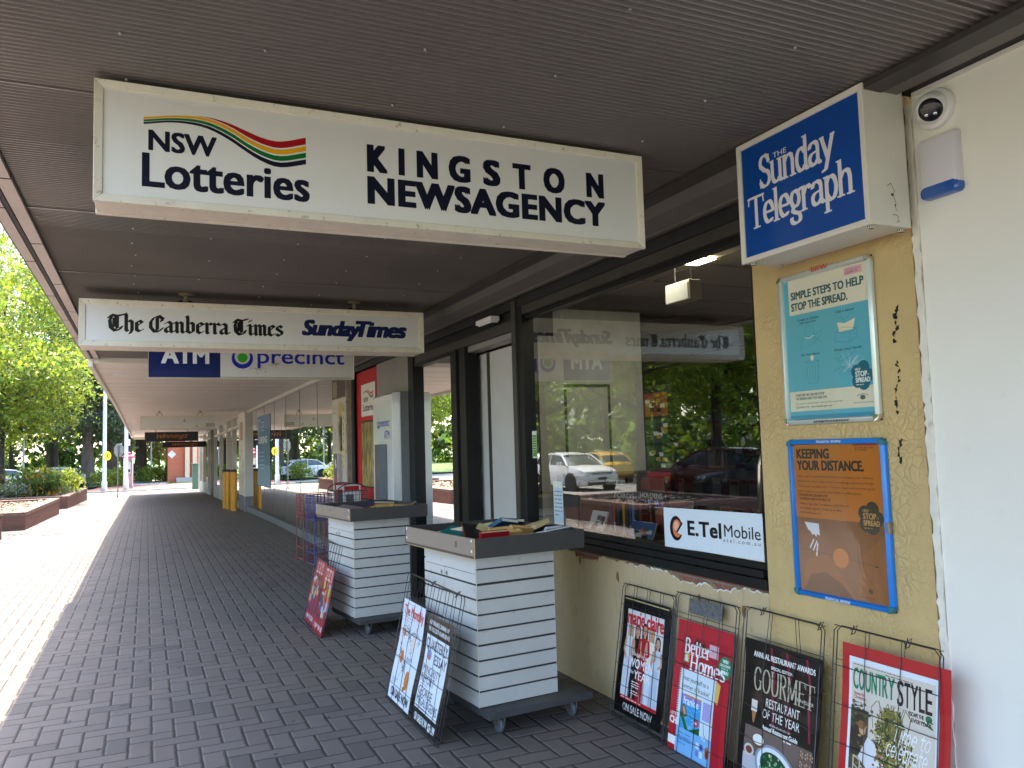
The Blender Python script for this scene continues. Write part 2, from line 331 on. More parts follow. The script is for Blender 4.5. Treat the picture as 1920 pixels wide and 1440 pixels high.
BL = {
 'a': ([[(.1, .85), (.3, 1), (.48, .86), (.48, .12), (.58, 0), (.7, .12)], [(.48, .58), (.2, .46), (.1, .3), (.1, .12), (.24, 0), (.48, .2)]], .68),
 'b': ([[(.1, 1.6), (.17, 1.45), (.17, .12)], [(.17, .8), (.4, 1), (.57, .86), (.57, .14), (.38, 0), (.17, .14)]], .72),
 'e': ([[(.54, .16), (.34, 0), (.14, .14), (.14, .86), (.34, 1), (.52, .84), (.16, .5)]], .6),
 'h': ([[(.1, 1.6), (.17, 1.45), (.17, .1), (.28, 0)], [(.17, .76), (.4, 1), (.57, .86), (.57, .1), (.46, -.2)]], .72),
 'i': ([[(.02, .9), (.14, 1.0), (.22, .88), (.22, .12), (.32, 0), (.42, .12)], [(.18, 1.32), (.26, 1.42)]], .42),
 'm': ([[(.02, .88), (.12, 1), (.2, .88), (.2, .1), (.28, 0)], [(.2, .76), (.4, 1), (.54, .88), (.54, .1), (.62, 0)], [(.54, .76), (.74, 1), (.88, .88), (.88, .12), (.98, 0), (1.08, .12)]], 1.08),
 'n': ([[(.02, .88), (.12, 1), (.2, .88), (.2, .1), (.28, 0)], [(.2, .76), (.42, 1), (.57, .88), (.57, .12), (.67, 0), (.78, .12)]], .78),
 'r': ([[(.02, .88), (.12, 1), (.2, .88), (.2, .1), (.3, 0)], [(.2, .78), (.42, 1), (.54, .86)]], .54),
 's': ([[(.5, .84), (.32, 1), (.13, .86), (.13, .66), (.5, .38), (.5, .15), (.3, 0), (.08, .14)]], .6),
 'T': ([[(-.08, 1.18), (.12, 1.46), (.45, 1.36), (.95, 1.52)], [(.12, 1.3), (.0, .95), (.06, .3), (.34, .0), (.68, .12), (.8, .4)], [(.5, 1.36), (.5, .22)], [(.3, 1.2), (.3, .35)]], .92),
 'C': ([[(.9, 1.24), (.62, 1.52), (.26, 1.32), (.04, .92), (.04, .42), (.3, .02), (.62, .06), (.86, .36)], [(.5, 1.34), (.5, .2)], [(.9, 1.3), (.8, 1.02)]], .96),
 ' ': ([], .42),
}
def hull(pts):
    pts = sorted(set(pts))
    if len(pts) < 3: return pts
    def half(ps):
        o = []
        for p in ps:
            while len(o) > 1 and (o[-1][0] - o[-2][0]) * (p[1] - o[-2][1]) - (o[-1][1] - o[-2][1]) * (p[0] - o[-2][0]) <= 0: o.pop()
            o.append(p)
        return o
    lo = half(pts); hi = half(pts[::-1]); return lo[:-1] + hi[:-1]
def nib_rect(wd, t, ang):
    c, s = math.cos(R(ang)), math.sin(R(ang)); return [(a * wd / 2 * c - b * t / 2 * s, a * wd / 2 * s + b * t / 2 * c) for a, b in ((1, 1), (-1, 1), (-1, -1), (1, -1))]
def nib_round(d, n=8): return [(d / 2 * math.cos(2 * math.pi * i / n), d / 2 * math.sin(2 * math.pi * i / n)) for i in range(n)]
def stroke_polys(path, nib):
    return [hull([(p[0] + a, p[1] + b) for p in (path[i], path[i + 1]) for a, b in nib]) for i in range(len(path) - 1)]
def glyph_polys(body, table='serif', nib=None, serif=None, track=0.0, shear=0.0):
    x = 0.0; out = []
    for ch in body:
        if table == 'black': st, adv = BL[ch]; sf = []
        else: st, sf, adv = SK[ch]
        for k, lst in enumerate((st, sf if serif else [])):
            for path in lst:
                pp = [(x + a + shear * b, b) for a, b in path]
                out += stroke_polys(pp, nib if k == 0 else serif)
        x += adv + track
    return out
def bbox(P):
    xs = [p[0] for q in P for p in q]; ys = [p[1] for q in P for p in q]; return min(xs), max(xs), min(ys), max(ys)
def clip_y(poly, y, keep_above):
    out = []
    for i, p in enumerate(poly):
        q = poly[(i + 1) % len(poly)]; a = (p[1] - y) * (1 if keep_above else -1); b = (q[1] - y) * (1 if keep_above else -1)
        if a >= 0: out.append(p)
        if (a > 0 and b < 0) or (a < 0 and b > 0):
            t = a / (a - b); out.append((p[0] + t * (q[0] - p[0]), p[1] + t * (q[1] - p[1])))
    return out
class Print:
    """coloured flat shapes on one sheet; layer L sets how far proud of the sheet a shape lies (0.1 mm each)"""
    def __init__(s): s.P = []
    def poly(s, pts, c, L=1): s.P.append((list(pts), L, c)); return s
    def rect(s, x0, y0, x1, y1, c, L=0): return s.poly([(x0, y0), (x1, y0), (x1, y1), (x0, y1)], c, L)
    def ell(s, cx, cy, rx, ry, c, L=1, n=16, rot=0):
        cr, sr = math.cos(R(rot)), math.sin(R(rot)); P = []
        for i in range(n):
            a = 2 * math.pi * i / n; x, y = rx * math.cos(a), ry * math.sin(a); P.append((cx + x * cr - y * sr, cy + x * sr + y * cr))
        return s.poly(P, c, L)
    def line(s, path, wd, c, L=2):
        for i, p in enumerate(stroke_polys(path, nib_round(wd, 6))): s.poly(p, c, L + .15 * (i % 2))
        return s
    def text(s, body, x0, x1, y, cap, c, L=4, bold=0.0, shear=0.0, space=1.0, off=0.0, slope=0.0):
        P, a, b = text_polys(body, shear, space, off); sx = (x1 - x0) / max(b - a, 1e-6); sy = cap / CAP
        sh = [(0, 0)] if not bold else [(a_ * bold * .85, b_ * bold * .5) for a_ in (0, 1, -1) for b_ in (0, 1, -1)] if cap > .05 else [(0, 0), (bold * .8, bold * .5), (-bold * .8, bold * .5), (bold * .8, -bold * .5), (-bold * .8, -bold * .5)]
        for k, (dx, dy) in enumerate(sh):
            for q in P: s.poly([(x0 + (px - a) * sx + dx * cap, y + py * sy + dy * cap + slope * (px - a) * sx) for px, py in q], c, L + .12 * k)
        return s
    def glyphs(s, body, x0, x1, y, cap, c, L=4, slope=0.0, capu=1.45, **kw):
        P = glyph_polys(body, **kw); a, b, _, _ = bbox(P); sx = (x1 - x0) / (b - a); sy = cap / capu
        for k, q in enumerate(P): s.poly([(x0 + (px - a) * sx, y + py * sy + slope * (px - a) * sx) for px, py in q], c, L + .1 * (k % 20))
        return s
    def lines(s, x0, x1, y, n, dy, c, L=4, h=.004, seed=1, words=True):      # body copy too small to read, set as real words would fall
        rr = random.Random(seed)
        for i in range(n):
            x = x0; xe = x1 if i < n - 1 else x0 + (x1 - x0) * .6
            while x < xe:
                ww = min(h * rr.uniform(1.5, 5.5), xe - x); s.rect(x, y - i * dy, x + ww, y - i * dy + h * .62, c, L); x += ww + h * .8
        return s
    def build(s, name, parent, fm, bend=None, mats=None, rough=.42, coat=0.0, loc=None):
        cols = []; mb = MB()
        for pts, L, c in s.P:
            if c not in cols: cols.append(c)
            parts = [pts]
            if bend:
                for yb in bend:
                    nxt = []
                    for p in parts:
                        ys = [q[1] for q in p]
                        if min(ys) < yb - 1e-7 < max(ys) - 2e-7:
                            for ka in (True, False):
                                r = clip_y(p, yb, ka)
                                if len(r) > 2: nxt.append(r)
                        else: nxt.append(p)
                    parts = nxt
            for p in parts: mb.face([fm(x, y, L * 1e-4) for x, y in p], cols.index(c))
        me = bpy.data.meshes.new(name); me.from_pydata(mb.v, [], mb.f)
        for c in cols: me.materials.append(c if not isinstance(c, str) else paper(c, rough, coat))
        me.polygons.foreach_set('material_index', mb.m)
        o = bpy.data.objects.new(name, me); col.objects.link(o)
        if parent: o.parent = parent
        if loc: o.location = loc
        return o
# mapping helpers: a sheet facing the camera along -Y, and a sheet on the shop wall facing the street (-X)
def faceY(y0): return lambda x, z, d: (x, y0 - d, z)
def faceX(x0): return lambda u, z, d: (x0 - d, -u, z)        # u grows towards the camera (so text reads left to right)
# ------------------------------------------------------------- shared materials
M_soffit = mat('grey_ribbed_metal', (.195, .170, .147), .24, spec=.9, coat=.3, var=.10, vs=1.3, dirt=.25, dc=(.22, .19, .16), ds=5, dt=.6)
M_trim = mat('dark_flashing', (.045, .040, .036), .45, var=.1, vs=4)
M_chan = mat('grey_flashing', (.14, .128, .115), .40, var=.08, vs=3)
M_dark = mat('dark_bronze_aluminium', (.012, .011, .0105), .48, spec=.2, var=.15, vs=5, bmp=.03, bs=200)
M_bronze = mat('grey_brown_aluminium', (.050, .045, .040), .45, spec=.3, var=.1, vs=4)
M_black = mat('black_gap', (.008, .008, .008), .6, var=0)
M_cream = mat('cream_soffit_paint', (.84, .77, .68), .5, var=.04, vs=1.5, dirt=.12, dc=(.42, .34, .26), ds=1.6, dt=.6)
M_white = mat('white_paint', (.74, .71, .66), .5, var=.05, vs=3, dirt=.2, dc=(.45, .40, .33), ds=6, dt=.62)
M_frame = mat('worn_cream_metal', (.78, .70, .56), .45, var=.07, vs=9, dirt=.75, dc=(.36, .29, .20), ds=30, dt=.60)
M_face = mat('acrylic_face', (.79, .755, .705), .16, var=.03, vs=1.2, coat=.3)
M_ochre = crackle_mat('ochre_crackled_plaster', (.58, .415, .185))
M_beige = mat('beige_render', (.52, .40, .235), .7, var=.10, vs=3, bmp=.55, bs=34, dirt=.35, dc=(.26, .20, .11), ds=7, dt=.58, stretch=(1, 1, .35))
M_brick = brick_mat('red_brick_core', (.30, .095, .06), (.24, .08, .055), (.22, .19, .16))
M_wall = mat('cream_wall_paint', (.84, .80, .73), .6, var=.035, vs=1.6, bmp=.40, bs=5, dirt=.16, dc=(.50, .46, .40), ds=1.7, dt=.60)
M_glass = glass('shop_glass', (.90, .92, .88), 2.5)
M_glass2 = glass('shop_glass_far', (.42, .45, .44), 2.6)
M_chrome = mat('chrome', (.75, .75, .74), .12, 1.0, var=0)
M_steel = mat('galvanised_steel', (.42, .42, .42), .35, .9, var=.1, vs=12)
M_plast = mat('white_plastic', (.78, .76, .76), .35, var=.02, vs=3)
M_wire = mat('dark_wire', (.055, .055, .06), .35, .6, var=.2, vs=20)
M_rub = mat('grey_rubber', (.075, .09, .105), .55, var=.1)
M_mulch = mat('bark_mulch', (.11, .075, .05), .95, var=.5, vs=22, bmp=1.0, bs=28)
M_soil = M_mulch
M_pbrick = brick_mat('planter_brick', (.235, .095, .062), (.185, .075, .052), (.13, .11, .095), bw=.24, bh=.082, ms=.012)
M_bark = mat('tree_bark', (.060, .045, .034), .9, var=.4, vs=9, bmp=.9, bs=22, stretch=(1, 1, .3))
M_bark2 = mat('pine_bark', (.085, .068, .055), .95, var=.4, vs=6, bmp=1.0, bs=14, stretch=(1, 1, .25))
M_asph = mat('asphalt', (.17, .165, .16), .9, var=.2, vs=2, bmp=.3, bs=90)
M_conc = mat('concrete', (.40, .37, .34), .85, var=.12, vs=2.5, bmp=.2, bs=50)
M_grass = mat('lawn', (.075, .13, .030), .95, var=.35, vs=1.3, bmp=.6, bs=60)
M_redpave = mat('red_crossing_pavers', (.28, .115, .085), .9, var=.2, vs=3)

# ------------------------------------------------------------- ground
def sheet(name, rows, m):                    # rows: list of (y, x0, x1, z)
    mb = MB()
    for a, b in zip(rows, rows[1:]):
        mb.face([(a[1], a[0], a[3]), (a[2], a[0], a[3]), (b[2], b[0], b[3]), (b[1], b[0], b[3])])
    o = mb.build(name, m); bm = bmesh.new(); bm.from_mesh(o.data); bmesh.ops.remove_doubles(bm, verts=bm.verts, dist=1e-4); bm.to_mesh(o.data); bm.free()
    return struct(o)
sheet('ground', [(-60, -300, 300, -.16), (18, -300, 300, -.16), (46, -300, 300, -.50), (600, -300, 300, -.50)], M_grass)
sheet('footpath', [(-12, -6.2, 2.9, 0), (18, -6.2, 2.9, 0), (45.2, -6.2, 6, gz(45.2))], paving_mat())
kb = MB()
for y0, y1 in ((-12, 18), (18, 45.35)):
    kb.hexa([(-6.36, y0, -.3), (-6.2, y0, -.3), (-6.2, y1, gz(y1) - .3), (-6.36, y1, gz(y1) - .3), (-6.36, y0, .003), (-6.2, y0, .003), (-6.2, y1, gz(y1) + .003), (-6.36, y1, gz(y1) + .003)])
kb.hexa([(-6.2, 45.2, -.7), (6, 45.2, -.7), (6, 45.36, -.7), (-6.2, 45.36, -.7), (-6.2, 45.2, gz(45.2) + .003), (6, 45.2, gz(45.2) + .003), (6, 45.36, gz(45.2) + .003), (-6.2, 45.36, gz(45.2) + .003)])
struct(kb.build('kerb', M_conc))
sheet('road', [(-40, -15.5, -6.3, -.13), (18, -15.5, -6.3, -.13), (46, -15.5, -6.3, -.47), (54, -15.5, -6.3, -.47)], M_asph)
sheet('crossing_road', [(45.3, -6.3, 40, -.462), (51.2, -6.3, 40, -.462)], M_conc)
sheet('far_road', [(54, -60, -3.2, -.466), (66, -60, -3.2, -.466)], M_asph)
kb = MB(); kb.box((-3.2, 51.2, -.6), (40, 51.35, -.34)); kb.box((-15.65, -40, -.4), (-15.5, 54, -.02)); struct(kb.build('far_kerb', M_conc))
sheet('far_footpath', [(51.35, -3.2, 20, -.345), (58.5, -2.6, 20, -.345)], M_redpave)
sheet('park_path', [(58.5, -1.6, 1.1, -.345), (120, 3.2, 7.5, -.345)], M_conc)
sheet('lawn', [(58.4, -70, 70, -.352), (200, -160, 160, -.352)], M_grass)
sheet('verge', [(-40, -60, -15.6, -.03), (54, -60, -15.6, -.3)], M_grass)

# ------------------------------------------------------------- newsagency building
def wpart(mb, name, mats, parent, **k):
    o = mb.build(name, mats, parent, **k); L = Vector((0, 0, 0)); p = parent
    while p: L += p.location; p = p.parent
    o.location = -L; return o
NB = thing('newsagency_building', 'grey and ochre newsagency shopfront with dark window frames under a ribbed grey awning', 'shop building', (2.6, 2.05, 0))
# ribbed awning ceiling
pit = .0278; mb = MB(); ZC = 2.815; Y0, Y1 = -5.0, 11.42; k = 0; pts = []
ny = int((Y1 - Y0) / pit * 6)
for i in range(ny + 1):
    y = Y0 + (Y1 - Y0) * i / ny; pts.append((y, ZC + .001 + .0105 * (abs(math.sin(math.pi * (y - Y0) / pit)) ** .8 - .55)))
xs = [-.58, .5, 1.5, 2.42]
for x0, x1 in zip(xs, xs[1:]):
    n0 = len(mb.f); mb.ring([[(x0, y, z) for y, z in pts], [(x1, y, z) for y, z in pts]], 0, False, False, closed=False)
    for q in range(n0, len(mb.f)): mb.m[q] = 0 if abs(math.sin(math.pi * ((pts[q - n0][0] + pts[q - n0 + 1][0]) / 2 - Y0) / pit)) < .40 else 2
for (xl, st) in ((-.075, .33), (.82, .43), (1.28, .46), (1.9, .44), (.35, .61)):
    y = 1.9
    while y < 11:
        mb.lathe([(0, -.003), (.0042, -.0025), (.0055, .001), (.0055, .004)], (xl + rng.normal(0, .012), y, ZC - .0065), 8, 1); y += st * (1 + rng.normal(0, .05))
for y in np.arange(Y0 + .4, Y1, 1.53): mb.box((-.57, y, ZC - .0062), (2.41, y + .006, ZC - .0048), 0)
AW = MB()
AW.box((-.70, Y0, 3.02), (2.6, Y1, 3.10)); AW.box((-.56, Y0, 2.86), (-.52, Y1, 3.018)); AW.box((-.698, Y0, 2.99), (-.57, Y1, 3.018))
aw = wpart(AW, 'awning', mat('awning_roof', (.3, .28, .26), .6), NB)
def sub(mb, name, mats, parent, **k): return wpart(mb, name, mats, parent, **k)
sf = mb.build('ribbed_ceiling', [M_soffit, M_steel, mat('shaded_rib_groove', (.135, .118, .10), .5, var=.12, vs=1.5)], aw, smooth=True)  # groove faces get a darker colour: shade between the ribs, painted in
e = MB()
e.box((-.615, Y0, 2.792), (-.555, Y1, 2.812), 0); e.box((-.575, Y0, 2.812), (-.56, Y1, 2.9), 1); e.box((-.645, Y0, 2.80), (-.625, Y1, 2.86), 1)
e.box((-.70, Y0, 2.795), (-.648, Y1, 2.82), 0); e.box((-.712, Y0, 2.80), (-.70, Y1, 3.14), 2)
for y in np.arange(Y0 + .6, Y1, 1.21): e.box((-.616, y, 2.7905), (-.554, y + .012, 2.8125), 1); e.box((-.701, y + .5, 2.7935), (-.647, y + .512, 2.8205), 1)
ed = e.build('fascia', [mat('pinkish_flashing', (.52, .44, .38), .45, var=.08, vs=3, dirt=.3, dc=(.2, .15, .12), ds=6), M_black, M_trim], aw)
t_ = MB()
t_.box((2.33, Y0, 2.785), (2.42, Y1, 2.806), 0); t_.hexa([(2.42, 2.03, 2.72), (2.53, 2.03, 2.69), (2.53, Y1, 2.69), (2.42, Y1, 2.72), (2.42, 2.03, 2.80), (2.53, 2.03, 2.80), (2.53, Y1, 2.80), (2.42, Y1, 2.80)], 1); t_.box((2.42, Y0, 2.79), (2.50, 2.028, 2.83), 1); t_.box((2.502, Y0, 2.805), (2.60, 2.028, 2.84), 2)
t_.box((2.532, 2.9, 2.664), (2.555, Y1, 2.676), 0); t_.box((2.535, 2.9, 2.678), (2.565, Y1, 2.80), 1); t_.box((2.57, 2.9, 2.60), (2.69, 10.95, 2.84), 2)
t_.build('wall_flashing', [M_trim, M_chan, M_black], aw)
for o in (sf, ed): o.location = -NB.location
for o in aw.children: o.location = (0, 0, 0)
# pillar and low wall
mb = MB(); mb.box((2.575, 2.045, 0), (2.80, 2.905, 2.82)); wpart(mb, 'pillar', M_ochre, NB)
mb = MB(); mb.box((2.602, 2.907, 0), (2.75, 5.5, .857)); lw = wpart(mb, 'brick_wall', M_brick, NB)
def jag():
    P = []; rr = random.Random(5); y = 2.907
    def d(y):                                   # depth of lost render under the sill
        v = .004
        if 3.05 < y < 3.75: v = .006 + .045 * math.sin((y - 3.05) / .7 * math.pi) * (.35 + .65 * abs(math.sin(y * 9 + 1)))
        if 3.85 < y < 4.42: v = .008 + .004 * math.sin(y * 30)
        if 4.42 < y < 4.78: v = .040
        if 4.78 < y: v = .010
        return v + rr.uniform(-.007, .010)
    while y < 5.5: P.append((y, .852 - max(.002, d(y)))); y += rr.uniform(.008, .028)
    return P + [(5.5, .845)]
J = jag(); mb = MB(); poly = [(2.907, 0)] + J + [(5.5, 0)]
mb.ring([[(2.575, y, z) for y, z in poly], [(2.601, y, z) for y, z in poly]], 0)
rr = random.Random(9)
for a, b in zip(J, J[1:]):                      # white broken edge of the paint
    if rr.random() < .62 and a[0] < 4.0:
        h = rr.uniform(.003, .013); mb.face([(2.573, a[0], a[1]), (2.573, b[0], b[1]), (2.5735, b[0], b[1] - h), (2.5735, a[0], a[1] - h * rr.uniform(.4, 1))], 1)
for (y, z, s) in ((4.20, .745, .034), (3.42, .742, .026), (3.08, .735, .034), (4.66, .79, .03)):
    n = 9; mb.face([(2.5728, y + s * .55 * math.cos(2 * math.pi * i / n) * rr.uniform(.55, 1.1), z + s * math.sin(2 * math.pi * i / n) * rr.uniform(.7, 1.2)) for i in range(n)], 2)
wpart(mb, 'render_coat', [M_beige, M_white, mat('bare_patch', (.24, .13, .045), .9, bmp=.5)], NB)
# display window
WF = MB()
WF.box((2.560, 2.907, .858), (2.70, 5.50, .905)); WF.box((2.572, 2.937, .907), (2.70, 5.43, .942)); WF.box((2.588, 2.937, .944), (2.70, 5.43, .972))
WF.box((2.592, 2.907, .907), (2.68, 2.936, 2.60)); WF.box((2.570, 2.937, 2.53), (2.68, 5.43, 2.598), 1); WF.box((2.600, 2.937, 2.50), (2.66, 5.43, 2.528), 0)
WF.box((2.568, 5.432, .907), (2.70, 5.52, 2.598), 0); WF.box((2.556, 5.522, 0.0), (2.70, 5.60, 2.655), 1)
wf = wpart(WF, 'window_frame', [M_dark, M_bronze], NB, bevel=.0025, seg=1)
mb = MB(); mb.face([(2.618, 2.937, .972), (2.618, 5.431, .972), (2.618, 5.431, 2.5), (2.618, 2.937, 2.5)]); p = mb.build('pane', M_glass, wf)
# entrance
D = MB()
D.box((2.58, 5.602, 2.44), (2.70, 8.14, 2.52), 1); D.box((2.60, 5.602, 2.522), (2.70, 8.14, 2.60), 0); D.box((2.61, 5.602, 2.385), (2.72, 6.66, 2.438), 2)
D.box((2.575, 6.655, 0), (2.70, 6.80, 2.438), 0); D.box((2.60, 6.802, 0), (2.70, 6.86, 2.438), 2); D.box((2.565, 6.862, 0), (2.72, 7.0, 2.438), 0)
D.box((2.575, 7.002, .06), (2.68, 8.138, .17), 0); D.box((2.575, 7.002, 2.40), (2.68, 8.138, 2.438), 0)
D.box((2.56, 8.14, 0), (2.72, 8.32, 2.60), 0); D.box((2.585, 8.322, 0), (2.72, 8.50, 2.60), 2)
D.box((2.60, 8.502, 2.16), (2.70, 9.76, 2.60), 2); D.box((2.64, 8.502, 0), (2.72, 9.76, 2.158), 2)
df = wpart(D, 'door_frame', [M_dark, M_bronze, mat('grey_panel_metal', (.25, .23, .21), .4, var=.05)], NB, bevel=.002, seg=1)
mb = MB(); mb.face([(2.62, 7.002, .17), (2.62, 8.138, .17), (2.62, 8.138, 2.40), (2.62, 7.002, 2.40)]); mb.build('pane', M_glass2, df)
mb = MB(); mb.box((2.74, 5.55, .02), (2.775, 6.90, 2.37)); mb.box((2.735, 6.47, .02), (2.78, 6.53, 2.375), 1); dl = wpart(mb, 'door_panel', [mat('pale_grey_laminate', (.50, .48, .45), .5, var=.04), M_bronze], NB)
mb = MB(); mb.box((2.49, 5.84, 2.548), (2.57, 6.16, 2.586)); mb.box((2.505, 5.86, 2.536), (2.565, 6.14, 2.547), 1); wpart(mb, 'door_sensor', [M_plast, M_black], NB, bevel=.006)
for o in (list(wf.children) + list(df.children)): o.location = (0, 0, 0)
# red entrance panel with gold posters
RP = MB(); RP.box((2.60, 9.765, 0), (2.66, 10.80, 2.58), 0)
rp = wpart(RP, 'red_panel', [mat('red_paint', (.52, .012, .016), .5, spec=.2, var=.05)], NB)
mb = MB(); mb.box((2.592, 9.80, 1.06), (2.598, 10.55, 1.92), 1); mb.box((2.592, 9.80, .25), (2.598, 10.55, .92), 1)
for z0, z1 in ((1.08, 1.90), (.27, .90)): mb.box((2.588, 9.83, z0), (2.5915, 10.52, z1), 0)
def gold():
    mt, nt, b = new_mat('gold_foil_poster'); f = noise(nt, 7, 8, .75); b.inputs['Metallic'].default_value = .5; b.inputs['Roughness'].default_value = .35
    n2 = nt.nodes.new('ShaderNodeTexNoise'); n2.inputs['Scale'].default_value = 3; n2.inputs['Distortion'].default_value = 2.5; n2.inputs['Detail'].default_value = 6
    tc = nt.nodes.new('ShaderNodeTexCoord'); mp = nt.nodes.new('ShaderNodeMapping'); mp.inputs['Scale'].default_value = (1, 3, .8); nt.links.new(tc.outputs['Object'], mp.inputs[0]); nt.links.new(mp.outputs[0], n2.inputs[0])
    nt.links.new(mixc(nt, ramp(nt, n2.outputs[0], .4, .6), (.10, .07, .015), (.55, .42, .10)), b.inputs['Base Color']); bump(nt, b, n2.outputs[0], .6, .02); return mt
wpart(mb, 'gold_poster', [gold(), M_dark], NB)
lp = Print(); lp.rect(-.36, 1.98, .36, 2.40, 'E8E0D2', 0)
def swoosh(p, x0, x1, z, hgt, L=2):
    """four ribbons of the lottery logo drawn from measured mid lines; x0..x1 wide, z base of ribbon"""
    W = x1 - x0; xs_ = [i / 24 for i in range(25)]
    top = [(.0, .683), (.18, .702), (.36, .711), (.5, .700), (.62, .678), (.72, .661), (.83, .656), (1, .683)]
    bot = [(.0, .657), (.18, .676), (.36, .671), (.5, .640), (.62, .600), (.72, .572), (.83, .559), (1, .581)]
    def ip(tb, t):
        pts = [tb[0]] + tb + [tb[-1]]
        for i in range(1, len(tb)):
            a, b = tb[i - 1], tb[i]
            if t <= b[0] + 1e-9:
                p0 = tb[max(i - 2, 0)]; p3 = tb[min(i + 1, len(tb) - 1)]; u = (t - a[0]) / (b[0] - a[0]); h = b[0] - a[0]
                m0 = (b[1] - p0[1]) / (b[0] - p0[0]) * h if b[0] > p0[0] else 0; m1 = (p3[1] - a[1]) / (p3[0] - a[0]) * h
                return (2*u**3 - 3*u**2 + 1) * a[1] + (u**3 - 2*u**2 + u) * m0 + (-2*u**3 + 3*u**2) * b[1] + (u**3 - u**2) * m1
    fr = lambda t: max(0.0, min(.27, (t - .28) * .8))                # share of the red ribbon, nothing at the left
    for k, c in enumerate(('A8101A', 'E5A50C', '0B6B2A', '10132B')):
        up, dn = [], []
        for t in xs_:
            a, b = ip(top, t), ip(bot, t); r = fr(t); rest = (1 - r) / 3; cut = [0, r, r + rest, r + 2 * rest, 1]
            g = .0 if k == 0 else .04
            u0 = cut[k] + (g if k else 0); u1 = cut[k + 1] - .02
            if k == 0 and r <= 0.001: u0 = u1 = 0
            zz = lambda f: z + (a + (b - a) * f - .559) / .152 * hgt
            up.append((x0 + W * t, zz(u0))); dn.append((x0 + W * t, zz(max(u1, u0))))
        for i in range(24):
            qd = [up[i], up[i + 1], dn[i + 1], dn[i]]
            if abs(up[i][1] - dn[i][1]) + abs(up[i + 1][1] - dn[i + 1][1]) > 1e-5: p.poly(qd, c, L + .01 * (i % 2))
swoosh(lp, -.25, .27, 2.20, .12)
lp.text('NSW', -.24, .0, 2.165, .06, '10132B', 4, bold=.06); lp.text('Lotteries', -.26, .28, 2.05, .085, '10132B', 4, bold=.05)
o = lp.build('lottery_sign', NB, lambda u, z, d: (2.590 - d, 10.16 - u, z)); o.location = -NB.location
# torn poster column at the end of the shop
mb = MB(); mb.box((2.60, 10.802, 0), (2.70, 10.90, 2.66), 1); mb.tube([(2.565, 10.86, 0), (2.565, 10.86, 2.7)], .032, 10, 2); mb.box((2.55, 10.91, 0), (2.75, 11.20, 2.72), 3); mb.box((2.535, 11.202, 0), (2.75, 12.10, 2.72), 0)
tcol = wpart(mb, 'end_column', [mat('old_cream_paint', (.56, .50, .40), .7, var=.12, vs=5, dirt=.6, dc=(.25, .2, .13), ds=8, dt=.56), M_dark, M_black, mat('dirty_timber', (.16, .115, .075), .85, var=.5, vs=11)], NB)
tp = Print(); rr = random.Random(3)
def torn(p, x0, y0, x1, y1, c, L, j=.03):
    P = []; n = 9
    for i in range(n): P.append((x0 + (x1 - x0) * i / n, y0 + rr.uniform(-j, j)))
    for i in range(n): P.append((x1 + rr.uniform(-j, j), y0 + (y1 - y0) * i / n))
    for i in range(n): P.append((x1 - (x1 - x0) * i / n, y1 + rr.uniform(-j, j)))
    for i in range(n): P.append((x0 + rr.uniform(-j, j), y1 - (y1 - y0) * i / n))
    p.poly(P, c, L)
tp.rect(-.44, 2.30, .44, 2.60, '4A3226', 0); torn(tp, -.40, 2.33, -.05, 2.56, '8D7A62', 1); torn(tp, -.10, 2.32, .02, 2.58, '2A1D17', 2)
torn(tp, -.05, 1.30, .36, 2.22, 'B9A064', 1); torn(tp, .02, 1.55, .20, 2.05, '6E7463', 2); torn(tp, .12, 1.35, .40, 2.1, 'CDBB93', 2, .05); torn(tp, -.02, 1.75, .15, 1.95, '3B4246', 3)
torn(tp, -.40, .98, .05, 1.52, 'C9C2BC', 2); torn(tp, -.38, 1.0, -.12, 1.5, '58504E', 3, .02); torn(tp, -.08, .95, .2, 1.5, '847A86', 4, .02); torn(tp, -.35, 1.02, -.18, 1.18, '9B3A2C', 4); torn(tp, -.3, 1.3, -.2, 1.42, 'E6E0DA', 5)
torn(tp, .05, .40, .35, .92, 'A14034', 2, .03)
for i in range(14): torn(tp, .04 + rr.uniform(-.02, .02), .42 + i * .035, .3, .43 + i * .035, 'D9CDBF', 3, .006)
for i in range(60):
    x, y = rr.uniform(-.42, .42), rr.uniform(.5, 2.2); s = rr.uniform(.004, .02); tp.ell(x, y, s * .6, s, '3A2D22' if i % 3 else 'E7DDCB', 6, 6)
for i in range(7): tp.line([(.30 + rr.uniform(-.03, .03), 2.12 - i * .11 + rr.uniform(-.03, .03)) for _ in range(5)], .012, '2B2622', 7)
o = tp.build('torn_posters', NB, lambda u, z, d: (2.533 - d, 11.65 - u, z)); o.location = -NB.location
# shop interior
mb = MB(); mb.box((2.76, 1.95, -.02), (9.2, 10.9, .015)); wpart(mb, 'floor', mat('dark_carpet', (.06, .055, .05), .9), NB)
mb = MB(); mb.box((2.70, 1.9, 2.76), (9.2, 10.9, 2.80), 0)
for x in np.arange(3.45, 9, 1.2): mb.box((x, 1.95, 2.752), (x + .024, 10.8, 2.7595), 1)
for y in np.arange(2.6, 10.8, .6): mb.box((2.72, y, 2.7535), (9.1, y + .024, 2.7575), 1)
wpart(mb, 'ceiling', [mat('ceiling_tile', (.42, .38, .32), .85, var=.04), mat('ceiling_grid', (.30, .27, .22), .7)], NB)
mb = MB(); mb.box((9.0, 1.9, 0), (9.2, 10.9, 2.76)); mb.box((2.8, 1.80, 0), (9.0, 1.93, 2.76)); mb.box((2.8, 10.85, 0), (9.0, 10.95, 2.76))
wpart(mb, 'inner_wall', brick_mat('brown_inner_brick', (.11, .062, .042), (.09, .05, .035), (.07, .055, .045)), NB)
